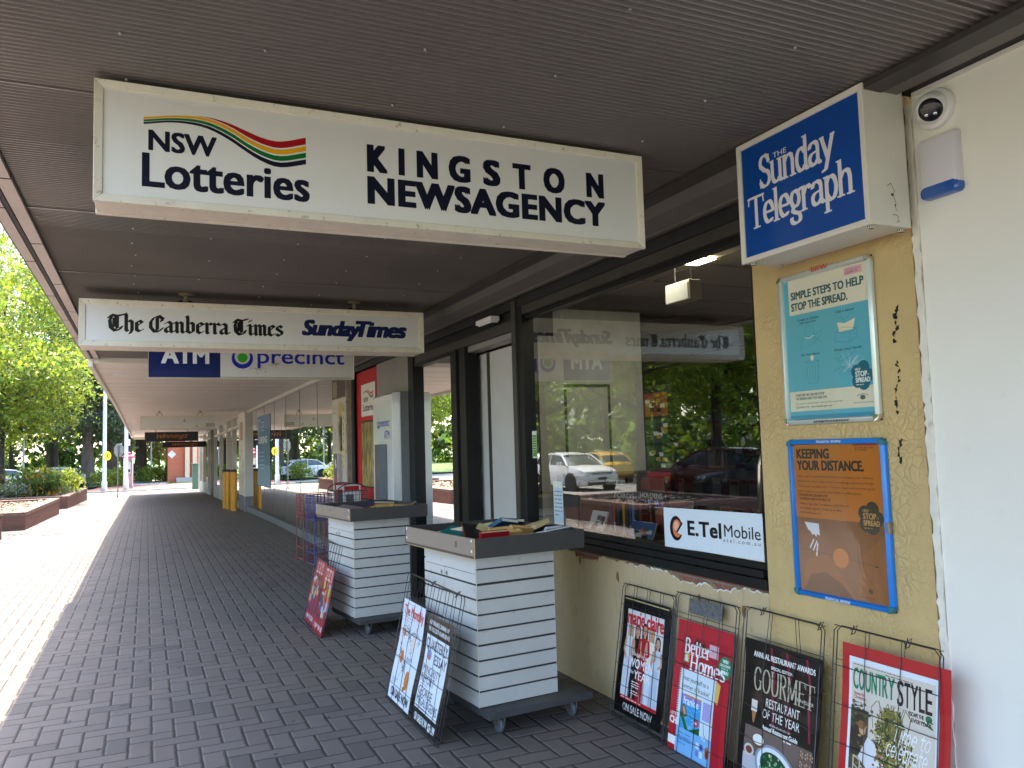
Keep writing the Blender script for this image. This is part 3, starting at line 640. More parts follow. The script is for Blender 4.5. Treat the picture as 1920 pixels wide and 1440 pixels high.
mb = MB(); mb.box((2.72, 5.60, 0), (3.74, 5.68, 2.62), 0); mb.box((2.72, 5.594, 2.40), (2.92, 5.599, 2.62), 1)
mb.box((3.00, 5.592, .9), (3.02, 5.599, 2.0), 2); mb.box((3.40, 5.592, .9), (3.42, 5.599, 2.0), 2); mb.box((3.00, 5.590, 2.0), (3.42, 5.599, 2.02), 2)
wpart(mb, 'partition', [mat('partition_board', (.46, .455, .415), .7), M_dark, M_bronze], NB)
mb = MB(); mb.box((2.70, 2.95, .60), (3.35, 5.40, .93)); wpart(mb, 'display_ledge', mat('brown_ledge', (.10, .075, .06), .6), NB)
# masonry above and behind, so the sky does not leak in
mb = MB(); mb.box((2.66, -6, 2.85), (12, 11.42, 6.2)); wpart(mb, 'upper_wall', M_wall, NB)
# black scribbles and chips on the pillar
rr = random.Random(21)
for (z0, z1, n) in ((1.90, 2.04, 12), (1.62, 1.82, 14), (1.44, 1.53, 6)):
    P = [(rr.gauss(0, .005), z1)]
    while P[-1][1] > z0: P.append((max(-.02, min(.02, P[-1][0] + rr.gauss(0, .006))), P[-1][1] - rr.uniform(.006, .014)))
    gp = Print(); k = 0
    for a, b in zip(P, P[1:]):
        if rr.random() < .80: r_ = rr.uniform(.004, .013); gp.poly(hull([(a[0] + rr.uniform(-r_, r_), a[1] + rr.uniform(-r_, r_)) for _ in range(6)] + [b]), '15110E', 1 + .05 * k); k += 1
    o = gp.build('tar_mark', NB, lambda u, z, d: (2.5735 - d, 2.14 - u, z)); o.location = -NB.location

# ------------------------------------------------------------- cream building on the right
RB = thing('cream_building', 'smooth cream painted wall rising beside the ochre pillar', 'building', (2.6, 0, 0))
mb = MB(); mb.box((2.572, -6, 0), (12, 2.005, 2.803), 0); wpart(mb, 'wall', M_wall, RB)
mb = MB(); rr = random.Random(4); z = 0; L_, R_ = [], []
while z < 2.80: L_.append((2.034 + rr.uniform(-.005, .006), z)); R_.append((2.008 - rr.uniform(-.004, .006), z)); z += rr.uniform(.012, .05)
P = L_ + R_[::-1]; mb.ring([[(2.566, y, z) for y, z in P], [(2.60, y, z) for y, z in P]])
wpart(mb, 'corner_bead', mat('lumpy_white_filler', (.78, .73, .64), .5, var=.1, vs=14, bmp=.4, bs=40, dirt=.5, dc=(.45, .36, .22), ds=11, dt=.6), RB)
mb = MB(); mb.box((2.566, -6, 2.788), (2.5715, 2.0, 2.8035), 0); wpart(mb, 'head_trim', M_white, RB)

# ------------------------------------------------------------- far white shopfronts
WB = thing('white_shopfront', 'long cream shopfront with big panes and a smooth cream awning beyond the newsagency', 'shop building', (2.6, 12, 0))
mb = MB(); ys = [11.43, 20, 26, 32, 38, 44.2]
for a, b in zip(ys, ys[1:]): mb.hexa([(-.62, a, cz(a)), (2.58, a, cz(a)), (2.58, b, cz(b)), (-.62, b, cz(b)), (-.62, a, cz(a) + .3), (2.58, a, cz(a) + .3), (2.58, b, cz(b) + .3), (-.62, b, cz(b) + .3)], 0)
for y in np.arange(12.2, 44, .8): mb.box((-.6, y, cz(y) - .0015), (2.5, y + .012, cz(y) + .01), 1)
for x, y in ((-.45, 12.9), (1.2, 17), (1.0, 20), (.8, 23.5)): mb.box((x, y, cz(y) - .012), (x + .17, y + .17, cz(y) + .01), 2)
for a, b in zip(ys, ys[1:]): mb.hexa([(-.68, a, cz(a) - .05), (-.63, a, cz(a) - .05), (-.63, b, cz(b) - .05), (-.68, b, cz(b) - .05), (-.68, a, cz(a) + .32), (-.63, a, cz(a) + .32), (-.63, b, cz(b) + .32), (-.68, b, cz(b) + .32)], 0)
mb.box((-.6, 44.21, cz(44) - .12), (2.6, 44.3, cz(44) + .3), 0)
wpart(mb, 'awning', [M_cream, mat('soffit_joint', (.52, .45, .38), .7), M_plast], WB)
def quad_bar(fr, a, b, x0, x1, f0, f1, m):
    fr.hexa([(x0, a, f0(a)), (x1, a, f0(a)), (x1, b, f0(b)), (x0, b, f0(b)), (x0, a, f1(a)), (x1, a, f1(a)), (x1, b, f1(b)), (x0, b, f1(b))], m)
WM = [M_white, mat('grey_skirting', (.16, .165, .165), .6), mat('grey_stall_board', (.42, .42, .40), .7), M_black]
def bay(a, b, zb, skirt, ztop, posts, fan):
    fr = MB(); zt = lambda y: cz(y) - ztop
    quad_bar(fr, a, b, 2.55, 2.70, zt, lambda y: zt(y) + (.065 if not fan else .07), 0)
    quad_bar(fr, a, b, 2.54, 2.68, lambda y: gz(y) - .2, lambda y: gz(y) + zb, skirt)
    if posts: fr.box((2.53, a - .12, gz(a)), (2.69, a - .002, cz(a)), 0); fr.box((2.53, b + .002, gz(b)), (2.69, b + .06, cz(b)), 0)
    w_ = wpart(fr, 'window', WM, WB); return w_, zt
def pane(w_, a, b, z0, z1): gl = MB(); gl.face([(2.60, a, z0(a)), (2.60, b, z0(b)), (2.60, b, z1(b)), (2.60, a, z1(a))]); gl.build('pane', M_glass2, w_)
w_, zt = bay(12.12, 23.5, .155, 1, .05, False, False); cuts = [12.12, 13.6, 15.3, 16.95, 18.6, 20.3, 21.9, 23.5]
for a, b in zip(cuts, cuts[1:]): pane(w_, a + (.012 if a > 12.2 else 0), b, lambda y: gz(y) + .16, zt)
for y in cuts[1:-1]: fr = MB(); fr.box((2.596, y, gz(y) + .16), (2.61, y + .0115, zt(y)), 0); fr.build('glass_joint', WM[1], w_)
for a, b, zb in [(25.3, 27.6, .16), (27.75, 29.4, .16), (29.8, 32.6, .5), (32.75, 35.6, .5), (37.4, 39.0, .2), (39.3, 42.4, .5), (42.55, 45.3, .5)]:
    w_, zt = bay(a, b, zb, 2, .35, True, True); pane(w_, a, b, lambda y, zb=zb: gz(y) + zb, zt); pane(w_, a, b, lambda y: zt(y) + .07, cz)
fr = MB(); fr.box((2.52, 35.8, gz(36) - .1), (2.7, 37.2, cz(37))); wpart(fr, 'black_door', M_black, WB)
fr = MB(); fr.box((2.50, 45.37, gz(45) - .2), (2.9, 45.6, 3.0)); wpart(fr, 'corner_post', M_white, WB)
cl = MB(); cl.box((2.49, 23.52, gz(24) + .42), (2.75, 25.18, cz(24) - .001), 0); cl.box((2.485, 23.515, gz(25) - .1), (2.75, 25.185, gz(24) + .418), 1)
clo = wpart(cl, 'column', [M_white, mat('grey_column_base', (.20, .21, .22), .6)], WB)
rr = random.Random(8); SB = lambda st: st.build('sticker', clo, lambda u, z, d: (2.488 - d, 24.35 - u, z - .08))
st = Print(); st.rect(-.35, 2.0, .25, 2.52, '8E6E5C', 1); torn(st, -.25, 2.05, .1, 2.48, 'C98C70', 2); SB(st)
for i in range(26): st = Print(); x, y = rr.uniform(-.6, .5), rr.uniform(.75, 1.75); s = rr.uniform(.03, .09); torn(st, x, y, x + s, y + s * 1.5, ('5A5452', 'A49B92', '2F2C2B', 'C8BFB4')[i % 4], 1 + .1 * i, .015); SB(st)
mb = MB(); mb.box((2.66, 11.43, 3.06), (12, 46, 6.5)); mb.box((6.5, 11.5, -.5), (6.6, 45.5, 3.05)); mb.box((2.72, 45.45, -.5), (6.6, 45.55, 3.05)); mb.box((2.72, 25.18, -.5), (6.5, 25.28, 3.05)); wpart(mb, 'upper_wall', mat('shop_room_wall', (.35, .32, .29), .8), WB)
mb = MB(); mb.box((2.72, 11.5, -.55), (6.5, 45.4, -.33)); mb.box((2.72, 11.5, 2.95), (6.5, 45.4, 3.0)); wpart(mb, 'room_floor', mat('shop_floor', (.12, .11, .10), .7), WB)
lf = Print(); lf.rect(-.8, .72, .8, 2.46, '2E6E93', 0); lf.rect(-.8, .72, .8, 1.25, '5C93B1', .5); lf.rect(-.8, 2.12, .8, 2.46, '5F87B4', .6)
lf.text('LEASING', -.62, .45, 1.78, .16, 'E6EDF0', 3, bold=.05); lf.line([(-.62, 1.98), (-.62, 2.36), (-.45, 2.36)], .03, 'E6EDF0', 3)
for i in range(3): lf.lines(-.3, .3, 2.28 - i * .1, 1, .05, 'D5E2EC', 3, .03, seed=i)
for i in range(5): lf.lines(-.55, .5, 1.55 - i * .1, 1, .05, 'BFD3DE', 3, .022, seed=i + 9)
o = lf.build('leasing_poster', WB, lambda u, z, d: (2.592 - d, 20.4 - u * 1.45, z)); o.location = -WB.location
for o in clo.children: o.location = (0, 0, 0)
# ------------------------------------------------------------- hanging light boxes
def light_box(name, label, x0, x1, z0, z1, y, depth, border, zc, hooks, faceM=None):
    cx = (x0 + x1) / 2; t = thing(name, label, 'sign', (cx, y + depth / 2, z0), group='signs hanging under the awning')
    a, b = x0 - cx, x1 - cx; h = z1 - z0; f = -depth / 2; mb = MB(); bd = border
    mb.box((a, f + .022, .0), (b, -f - .022, .012)); mb.box((a, f + .022, h - .012), (b, -f - .022, h)); mb.box((a, f + .022, .0125), (a + .012, -f - .022, h - .0125)); mb.box((b - .012, f + .022, .0125), (b, -f - .022, h - .0125))
    for s in (1, -1):                                   # mitred frame, front and back
        yo = s * f; yi = s * (f + .022); o = [(a - .003, -.003), (b + .003, -.003), (b + .003, h + .003), (a - .003, h + .003)]; i = [(a + bd, bd), (b - bd, bd), (b - bd, h - bd), (a + bd, h - bd)]
        for k in range(4):
            k2 = (k + 1) % 4; g = .0012
            mb.ring([[(o[k][0], yi, o[k][1]), (o[k2][0], yi, o[k2][1]), (i[k2][0], yi, i[k2][1]), (i[k][0], yi, i[k][1])], [(o[k][0], yo, o[k][1]), (o[k2][0], yo, o[k2][1]), (i[k2][0], yo + s * .006, i[k2][1]), (i[k][0], yo + s * .006, i[k][1])]])
    mb.build('case', M_frame, t, bevel=.0016, seg=1)
    mb = MB(); mb.box((a + .014, f + .012, .014), (b - .014, -f - .012, h - .014)); fc = mb.build('face_panel', faceM or M_face, t)
    for hx in hooks:
        mb = MB(); q = hx - cx; top = zc - z0
        mb.lathe([(0, 0), (.052, -.001), (.056, -.008), (.03, -.016), (.014, -.02), (.014, -.045), (.022, -.05), (.022, -.062), (0, -.064)], (q, 0, top), 16, 0)
        for s in (1, -1): mb.tube([(q + s * .018, 0, top - .055), (q + s * .05, .004, top - .066), (q + s * .068, .006, h + .02), (q + s * .07, .006, h - .002)], .0065, 6, 1)
        mb.build('hanger', [mat('rusty_rose', (.42, .32, .21), .7, var=.3, vs=25), M_dark], t, smooth=True)
    return t, fc, cx, f
NAVY = '0D1026'
t, fc, cx, f = light_box('hanging_sign', 'big cream light box with a striped wave logo and dark capitals, nearest the camera', -.160, 1.960, 2.384, 2.788, 2.87, .178, .024, ZC, ())
p = Print(); B = 2.384
swoosh(p, -.015, .520, 2.561, .151)
p.text('NSW', .003, .213, 2.574, .067, NAVY, 4, bold=.055, slope=.0)
p.text('Lotteries', -.015, .528, 2.4485, .111, NAVY, 4, bold=.045)
kk = [('K', .746, .822), ('I', .868, .889), ('N', .940, 1.022), ('G', 1.070, 1.158), ('S', 1.215, 1.287), ('T', 1.345, 1.423), ('O', 1.484, 1.580), ('N', 1.686, 1.768)]
for ch, a, b in kk: p.text(ch, a + .006, b - .006, 2.5895, .096, NAVY, 4, bold=.095)
p.text('NEWSAGENCY', .752, 1.766, 2.4675, .096, NAVY, 4, bold=.095, space=1.10)
p.build('lettering', fc, lambda x, z, d: (x - cx, f + .0118 - d, z - B), rough=.3)
# small mounts hidden behind the top edge
for q in (.3, 1.5): mb = MB(); mb.box((q - cx - .02, -.02, 2.788 - B + .001), (q - cx + .02, .02, ZC + .003 - B)); mb.build('bracket', M_dark, t)
t, fc, cx, f = light_box('hanging_sign', 'cream light box with black gothic lettering and navy slanted lettering', -.455, 2.180, 2.372, 2.716, 6.6, .30, .040, ZC, (.273, 1.612)); B = 2.372
p = Print()
p.glyphs('The Canberra Times', -.275, 1.000, 2.487, .118, '0B0A0A', 3, table='black', nib=nib_rect(.27, .07, 38), track=.03, slope=-.004)
p.text('Sunday', 1.155, 1.628, 2.499, .118, '101C4E', 4, bold=.10, shear=.25, space=.92); p.rect(0, 0, .0001, .0001, '101C4E', 0)
p.text('Times', 1.600, 2.022, 2.497, .125, '101C4E', 4, bold=.10, shear=.25, space=.92)
p.build('lettering', fc, lambda x, z, d: (x - cx, f + .0118 - d, z - B), rough=.3)
t, fc, cx, f = light_box('hanging_sign', 'white sign with a navy end panel and a blue ring round a green dot', .010, 2.018, 2.305, 2.690, 8.5, .10, .004, ZC, (.4, 1.6)); B = 2.305
p = Print(); p.rect(.014, 2.312, .669, 2.686, '0E1F5E', 1); p.text('ATM', .132, .556, 2.452, .165, 'EFEDE8', 4, bold=.06)
def ring_logo(p, x, z, r, L=3):
    p.ell(x, z, r, r, '1026A8', L, 28); p.ell(x, z + r * .16, r * .72, r * .72, 'D8D2C8', L + .5, 24); p.ell(x + r * .02, z + r * .08, r * .48, r * .48, '3DB02A', L + 1, 20)
ring_logo(p, .880, 2.508, .104)
for body, a, b in (('precinct', 1.03, 1.915),): p.text(body, a, b, 2.462, .155, '1026A8', 4, bold=.022)
for i in range(40): p.ell(1.03 + rng.normal(0, .05), 2.40 + rng.normal(0, .02), .004, .004, '6B6256', 6, 5); p.ell(1.2 + rng.normal(0, .03), 2.46 + rng.normal(0, .015), .004, .004, '6B6256', 6, 5)
p.build('lettering', fc, lambda x, z, d: (x - cx, f + .0118 - d, z - B), rough=.3)
t, fc, cx, f = light_box('hanging_sign', 'blank white light box with small graffiti tags, far along the awning', -.150, 1.690, 2.24, 2.585, 23, .16, .03, cz(23), (.3, 1.3), M_white); B = 2.24
p = Print(); p.line([(.90, 2.50), (.93, 2.46), (.88, 2.44), (.93, 2.42)], .012, '3A342E', 3); p.line([(1.2, 2.34), (1.24, 2.31), (1.21, 2.29)], .014, '3A342E', 3)
for q in (1.45, 1.5, 1.56, 1.62): p.line([(q, 2.29), (q, 2.37), (q + .03, 2.37), (q + .03, 2.29), (q, 2.30)], .010, '2A2622', 3)
p.build('graffiti', fc, lambda x, z, d: (x - cx, f + .0118 - d, z - B), rough=.5)
def black_sign(label, x0, x1, z0, z1, y):
    cx = (x0 + x1) / 2; t = thing('hanging_sign', label, 'sign', (cx, y, z0), group='signs hanging under the awning'); h = z1 - z0
    mb = MB(); mb.box((x0 - cx, 0, 0), (x1 - cx, .12, h)); bo = mb.build('board', mat('black_board', (.012, .011, .010), .4), t, bevel=.004, seg=1)
    for q in (-.3, .3): mb = MB(); mb.tube([(q * (x1 - x0), .06, h), (q * (x1 - x0), .06, cz(y) - z0)], .015, 6); mb.build('hanger', M_steel, t)
    p = Print(); w_ = x1 - x0; p.glyphs('Winnings', x0 + w_ * .22, x0 + w_ * .80, z0 + h * .36, h * .44, 'E08A28', 3, nib=nib_round(.12), shear=.35, track=-.02)
    p.build('lettering', bo, lambda x, z, d: (x - cx, -.002 - d, z - z0))
black_sign('black board with orange handwriting hanging below the blank light box', -.07, 1.79, 2.07, 2.43, 33)
black_sign('second black board with orange handwriting, lower and farther off in front of the brick building', .62, 2.40, 1.88, 2.13, 38)

# ------------------------------------------------------------- blue newspaper box sign on the pillar
t = thing('box_sign', 'blue square box sign with white slanted newspaper title on the ochre pillar', 'sign', (2.575, 2.343, 2.295))
mb = MB(); y0, y1, h, xf, xb = -.335, .335, .510, -.255, -.045
mb.box((xf + .012, y0, 0), (xb, y1, h)); bd = .021
o = [(y0 - .003, -.003), (y1 + .003, -.003), (y1 + .003, h + .003), (y0 - .003, h + .003)]; i = [(y0 + bd, bd), (y1 - bd, bd), (y1 - bd, h - bd), (y0 + bd, h - bd)]
for k in range(4):
    k2 = (k + 1) % 4; mb.ring([[(xf + .0115, *o[k]), (xf + .0115, *o[k2]), (xf + .0115, *i[k2]), (xf + .0115, *i[k])], [(xf, *o[k]), (xf, *o[k2]), (xf + .003, *i[k2]), (xf + .003, *i[k])]])
for yy in (y0 + .02, y1 - .04):
    for xx in (xf + .03, xb - .03): mb.lathe([(0, -.012), (.012, -.011), (.013, 0)], (xx, yy, -.001), 10, 1)
mb.box((xb + .001, y0 + .05, .08), (-.001, y1 - .05, h - .08), 1)
cs = mb.build('case', [mat('chipped_cream_enamel', (.74, .70, .62), .4, var=.05, vs=5, dirt=.9, dc=(.20, .13, .08), ds=26, dt=.70), M_black], t, bevel=.0018, seg=1)
mb = MB(); mb.face([(xf + .0100, y0 + .012, .012), (xf + .0100, y1 - .012, .012), (xf + .0100, y1 - .012, h - .012), (xf + .0100, y0 + .012, h - .012)]); fc = mb.build('face_panel', mat('royal_blue_acrylic', (.0, .062, .33), .25, var=.03, coat=.2), t)
p = Print(); Wt = 'DEDEE4'; sn = nib_rect(.235, .085, 8); sr = nib_rect(.09, .07, 0)
sl = .22
def slant(v, z): return (v, z)
p.glyphs('Sunday', -2.556, -2.146, 2.588, .132, Wt, 3, slope=.0, capu=1.45, nib=sn, serif=sr, track=-.06)
p.glyphs('Telegraph', -2.634, -2.070, 2.432, .132, Wt, 3, slope=.0, capu=1.45, nib=sn, serif=sr, track=-.07)
p.text('THE', -2.470, -2.395, 2.690, .021, Wt, 3, bold=.02)
p.build('lettering', fc, lambda u, z, d: (xf + .0095 - d, -u - 2.343, z - 2.295))
p = Print(); x_ = 2.45
p.line([(x_ - .03, 2.44), (x_ - .012, 2.452), (x_ + .004, 2.425), (x_ - .004, 2.41), (x_ + .008, 2.38), (x_ + .004, 2.365), (x_ + .012, 2.352)], .0022, '1A1817', 1); p.ell(x_ - .008, 2.41, .007, .005, '1A1817', 1); p.ell(x_ + .004, 2.372, .0035, .0035, '1A1817', 1)
p.line([(x_ - .012, 2.335), (x_ + .004, 2.338), (x_ + .016, 2.332), (x_ + .012, 2.322), (x_ + .018, 2.314), (x_ + .006, 2.31)], .0022, '1A1817', 1)
p.build('doodle', cs, lambda x, z, d: (x - 2.575, y0 - .001 - d, z - 2.295))

# ------------------------------------------------------------- camera dome and alarm box on the cream wall
t = thing('security_camera', 'white dome security camera with black glass eye on the cream wall', 'camera', (2.572, 1.903, 2.704))
mb = MB(); mb.lathe([(0, .0), (.072, 0), (.074, -.010), (.070, -.020), (.060, -.024)], (0, 0, 0), 36, 0, 'x'); mb.build('base', M_plast, t, smooth=True)
AX = Vector((-.80, -.42, -.42)).normalized(); Sx = Vector((0, 0, 1)).cross(AX).normalized(); Sz = AX.cross(Sx)
def eyeball(prof, n=32, off=(0, 0)):
    c = Vector((-.026, 0, 0)); mb = MB(); mb.ring([[c + AX * h_ + Sx * (off[0] + r * math.cos(2 * math.pi * k / n)) + Sz * (off[1] + r * math.sin(2 * math.pi * k / n)) for k in range(n)] for r, h_ in prof]); return mb
eyeball([(.058 * math.cos(R(a)), .058 * math.sin(R(a))) for a in (-40, -20, 0, 15, 30, 42)] + [(.041, .041)]).build('housing', M_plast, t, smooth=True)
eyeball([(.0405, .0395), (.0395, .0435), (.034, .049), (.015, .0515), (0, .052)]).build('eye', mat('black_gloss', (.008, .008, .009), .12), t, smooth=True)
c0 = Vector((-.026, 0, 0)); mb = MB(); mb.ring([[c0 + AX * hh_ + Sx * a + Sz * b for a, b in ((-.019, .004), (.019, .004), (.017, .023), (-.017, .023))] for hh_ in (.046, .0525)]); mb.build('lens_window', mat('dark_lens', (.06, .06, .055), .15), t)
for s_ in (1, -1): eyeball([(.0075, .046), (.0068, .0505), (.0045, .0525), (0, .053)], 12, (s_ * .014, -.014)).build('led', M_chrome, t, smooth=True)
t = thing('alarm_box', 'pale lilac alarm siren box with a blue lens at its foot on the cream wall', 'alarm', (2.572, 1.895, 2.495))
def rrect(w_, h_, r, n=5):
    P = []
    for cx_, cy_, a in ((w_ - r, h_ - r, 0), (-w_ + r, h_ - r, 90), (-w_ + r, -h_ + r, 180), (w_ - r, -h_ + r, 270)): P += arc(cx_, cy_, r, r, a, a + 90, n)
    return P
mb = MB(); mb.ring([[(-d, y * s, z * s) for y, z in rrect(.075, .110, .016)] for d, s in ((0, 1), (.018, 1), (.030, .96), (.035, .88))]); mb.build('cover', mat('lilac_white_plastic', (.68, .65, .70), .3, var=0), t, smooth=True)
mb = MB(); mb.ring([[(-d, y * s, -.089 + z * s) for y, z in rrect(.0765, .0225, .018)] for d, s in ((.002, 1), (.020, 1), (.032, .96), (.0375, .86))]); mb.build('lens', mat('blue_lens', (.02, .10, .42), .15, var=0, coat=.5), t, smooth=True)

# ------------------------------------------------------------- poster snap frames on the pillar
def snap_frame(label, y_c, z0, w_, h_, Mf, Mc, prnt, cat='poster frame'):
    t = thing('poster_frame', label, cat, (2.574, y_c, z0)); bd, dp = .026, .024; a, b = -w_ / 2, w_ / 2; r = .028
    mb = MB(); cm = MB()
    for (p0, p1, q0, q1) in ((a + r, b - r, 0, bd), (a + r, b - r, h_ - bd, h_)):
        mb.hexa([(-.003, p0, q0), (-.003, p1, q0), (-.003, p1, q1), (-.003, p0, q1), (-dp * .7, p0, q0 + .003), (-dp * .7, p1, q0 + .003), (-dp, p1, q1 - .006), (-dp, p0, q1 - .006)] if q0 == 0 else [(-.003, p0, q0), (-.003, p1, q0), (-.003, p1, q1), (-.003, p0, q1), (-dp, p0, q0 + .006), (-dp, p1, q0 + .006), (-dp * .7, p1, q1 - .003), (-dp * .7, p0, q1 - .003)])
    for (p0, p1, s) in ((a, a + bd, 1), (b - bd, b, -1)):
        e0, e1 = (p0 + .003, p1 - .006) if s > 0 else (p0 + .006, p1 - .003); d0, d1 = (dp * .7, dp) if s > 0 else (dp, dp * .7)
        mb.hexa([(-.003, p0, r), (-.003, p1, r), (-.003, p1, h_ - r), (-.003, p0, h_ - r), (-d0, e0, r), (-d1, e1, r), (-d1, e1, h_ - r), (-d0, e0, h_ - r)])
    for cy, czz, a0 in ((a + r, r, 180), (b - r, r, 270), (b - r, h_ - r, 0), (a + r, h_ - r, 90)):
        sy = -1 if cy < 0 else 1; sz = -1 if czz < h_ / 2 else 1
        P = arc(cy, czz, r + .001, r + .001, a0, a0 + 90, 6) + [(cy + sy * .001 - sy * 0, czz - sz * .0), (cy, czz)]
        P = arc(cy, czz, r + .001, r + .001, a0, a0 + 90, 6) + [(cy, czz)]
        cm = MB(); cm.ring([[(-.003, y, z) for y, z in P], [(-dp - .001, cy + (y - cy) * .93, czz + (z - czz) * .93) for y, z in P]]); cm.build('corner', Mc, t, bevel=.002, smooth=True)
    mb.build('frame', Mf, t, bevel=.003, smooth=True)
    mb = MB(); mb.box((-.006, a + .005, .005), (-.002, b - .005, h_ - .005)); sh = mb.build('backing', M_dark, t)
    prnt(t, a + bd - .004, bd - .004, b - bd + .004, h_ - bd + .004, sh)
    return t
FIL = None
def film_mat():
    mt, nt, b = new_mat('clear_film'); nt.nodes.remove(b); out = nt.nodes['Material Output']
    t1 = nt.nodes.new('ShaderNodeBsdfTransparent'); t1.inputs[0].default_value = (.93, .94, .93, 1); g = nt.nodes.new('ShaderNodeBsdfGlossy'); g.inputs['Roughness'].default_value = .16
    tc = nt.nodes.new('ShaderNodeTexCoord'); n = nt.nodes.new('ShaderNodeTexNoise'); n.inputs['Scale'].default_value = 5; n.inputs['Detail'].default_value = 2; n.inputs['Distortion'].default_value = 1.6; nt.links.new(tc.outputs['Object'], n.inputs[0])
    bm_ = nt.nodes.new('ShaderNodeBump'); bm_.inputs['Strength'].default_value = .12; bm_.inputs['Distance'].default_value = .01; nt.links.new(n.outputs[0], bm_.inputs['Height']); nt.links.new(bm_.outputs[0], g.inputs['Normal'])
    fr = nt.nodes.new('ShaderNodeFresnel'); fr.inputs[0].default_value = 1.45; nt.links.new(bm_.outputs[0], fr.inputs['Normal'])
    mx = nt.nodes.new('ShaderNodeMixShader'); nt.links.new(mth(nt, 'MULTIPLY', fr.outputs[0], .13), mx.inputs[0]); nt.links.new(t1.outputs[0], mx.inputs[1]); nt.links.new(g.outputs[0], mx.inputs[2]); nt.links.new(mx.outputs[0], out.inputs[0]); return mt
FILM = film_mat()
def stop_badge(p, x, z, s, c, fg, L):
    for dx, dz, r in ((-.5, .35, .55), (.2, .62, .58), (.62, .0, .55), (.15, -.55, .62), (-.45, -.42, .55), (0, 0, .7)): p.ell(x + dx * s, z + dz * s, r * s, r * s, c, L + .02 * dx, 14)
    p.text('HELP', x - .62 * s, x - .1 * s, z + .42 * s, .2 * s, fg, L + 2, bold=.05); p.text('STOP', x - .62 * s, x + .5 * s, z - .06 * s, .40 * s, fg, L + 2, bold=.07); p.text('THE', x + .52 * s, x + .72 * s, z - .02 * s, .12 * s, fg, L + 2)
    p.text('SPREAD', x - .62 * s, x + .78 * s, z - .52 * s, .36 * s, fg, L + 2, bold=.07); p.lines(x - .6 * s, x + .6 * s, z - .74 * s, 1, .01, fg, L + 2, .1 * s, seed=4)
def poster_steps(t, y0, z0, y1, z1, back):
    p = Print(); T, BG, CR = '0E5560', '5FB3C8', 'E9DFC8'; W, H = y1 - y0, z1 - z0
    X = lambda f: f * W; Z = lambda f: f * H                     # u from the left as seen, z up
    p.rect(0, 0, W, H, BG, 0); p.rect(X(.07), Z(.745), W, H, CR, 1); p.rect(X(.02), Z(.06), W, Z(.20), CR, 1); p.rect(0, Z(.0), W, Z(.03), '3F93B4', 1)
    p.text('SIMPLE STEPS TO HELP', X(.10), X(.94), Z(.855), Z(.052), T, 3, bold=.07); p.text('STOP THE SPREAD.', X(.10), X(.76), Z(.775), Z(.052), T, 3, bold=.07)
    p.rect(X(.74), Z(.935), X(.93), Z(.985), 'E2A9B4', 2); p.text('Coronavirus', X(.76), X(.90), Z(.963), Z(.010), '6A3343', 3); p.text('COVID-19', X(.76), X(.88), Z(.945), Z(.012), '6A3343', 3, bold=.04)
    for s_, xx, zz, ww in (('Cough or sneeze', .16, .695, .26), ('into your arm', .19, .672, .20), ('Use a tissue', .62, .70, .20), ('Bin the tissue', .19, .445, .22), ('Wash your hands', .58, .445, .30)): p.text(s_, X(xx), X(xx + ww), Z(zz), Z(.016), T, 3, bold=.05)
    ln = lambda pts, w_=.0014, c='2F7E92': p.line([(X(a), Z(b)) for a, b in pts], w_, c, 3)
    ln([(.20, .50), (.20, .55), (.26, .58), (.24, .62), (.27, .655), (.33, .655), (.36, .63), (.35, .58)]); ln([(.24, .57), (.30, .555), (.42, .60), (.46, .61), (.45, .585), (.36, .53), (.26, .50)]); ln([(.36, .57), (.42, .54), (.45, .50)]); p.line([(X(.24), Z(.572)), (X(.30), Z(.562)), (X(.35), Z(.578))], .004, 'DDE9E4', 3)
    ln([(.60, .57), (.60, .51), (.76, .495), (.84, .52), (.84, .58), (.76, .555), (.60, .57), (.68, .60), (.84, .58)]); ln([(.76, .555), (.76, .495)]); p.poly([(X(.65), Z(.57)), (X(.63), Z(.635)), (X(.72), Z(.622)), (X(.83), Z(.645)), (X(.80), Z(.575))], 'EFE3C4', 3); ln([(.60, .69), (.68, .66), (.72, .64), (.66, .70)]); ln([(.74, .65), (.80, .69)])
    ln([(.24, .40), (.26, .25), (.37, .25), (.40, .40), (.32, .415), (.24, .40), (.32, .39), (.40, .40)]); [ln([(.28 + .035 * i, .385), (.29 + .03 * i, .265)]) for i in range(4)]; p.ell(X(.32), Z(.425), .010, .012, 'EFE3C4', 4, 9)
    ln([(.58, .40), (.66, .37), (.74, .40), (.80, .43)]); ln([(.57, .31), (.66, .34), (.74, .30), (.84, .33)]); ln([(.60, .42), (.63, .43), (.66, .41), (.63, .39), (.60, .42)])
    rr = random.Random(2)
    for i in range(26): a = rr.uniform(.4, 1); ln([(.74, .335), (.74 + rr.uniform(-.18, .18) * a, .335 + rr.uniform(-.05, .11) * a)], .001, 'DCEBEA')
    p.text('TOGETHER WE CAN HELP STOP', X(.09), X(.44), Z(.165), Z(.017), T, 3, bold=.05); p.text('THE SPREAD AND STAY HEALTHY.', X(.09), X(.47), Z(.14), Z(.017), T, 3, bold=.05)
    p.text('For more information about Coronavirus', X(.09), X(.64), Z(.108), Z(.012), T, 3); p.text('(COVID-19)', X(.09), X(.25), Z(.082), Z(.012), T, 3, bold=.04); p.text('visit health.gov.au', X(.27), X(.52), Z(.082), Z(.012), T, 3, bold=.04)
    stop_badge(p, X(.865), Z(.265), .050, '12667C', 'E9EDEA', 4)
    p.ell(X(.86), Z(.125), .014, .010, '5B6468', 3, 9); ln([(.80, .135), (.86, .15), (.92, .135)], .002, '4B5458'); p.text('Australian Government', X(.76), X(.97), Z(.088), Z(.010), '2B3134', 3)
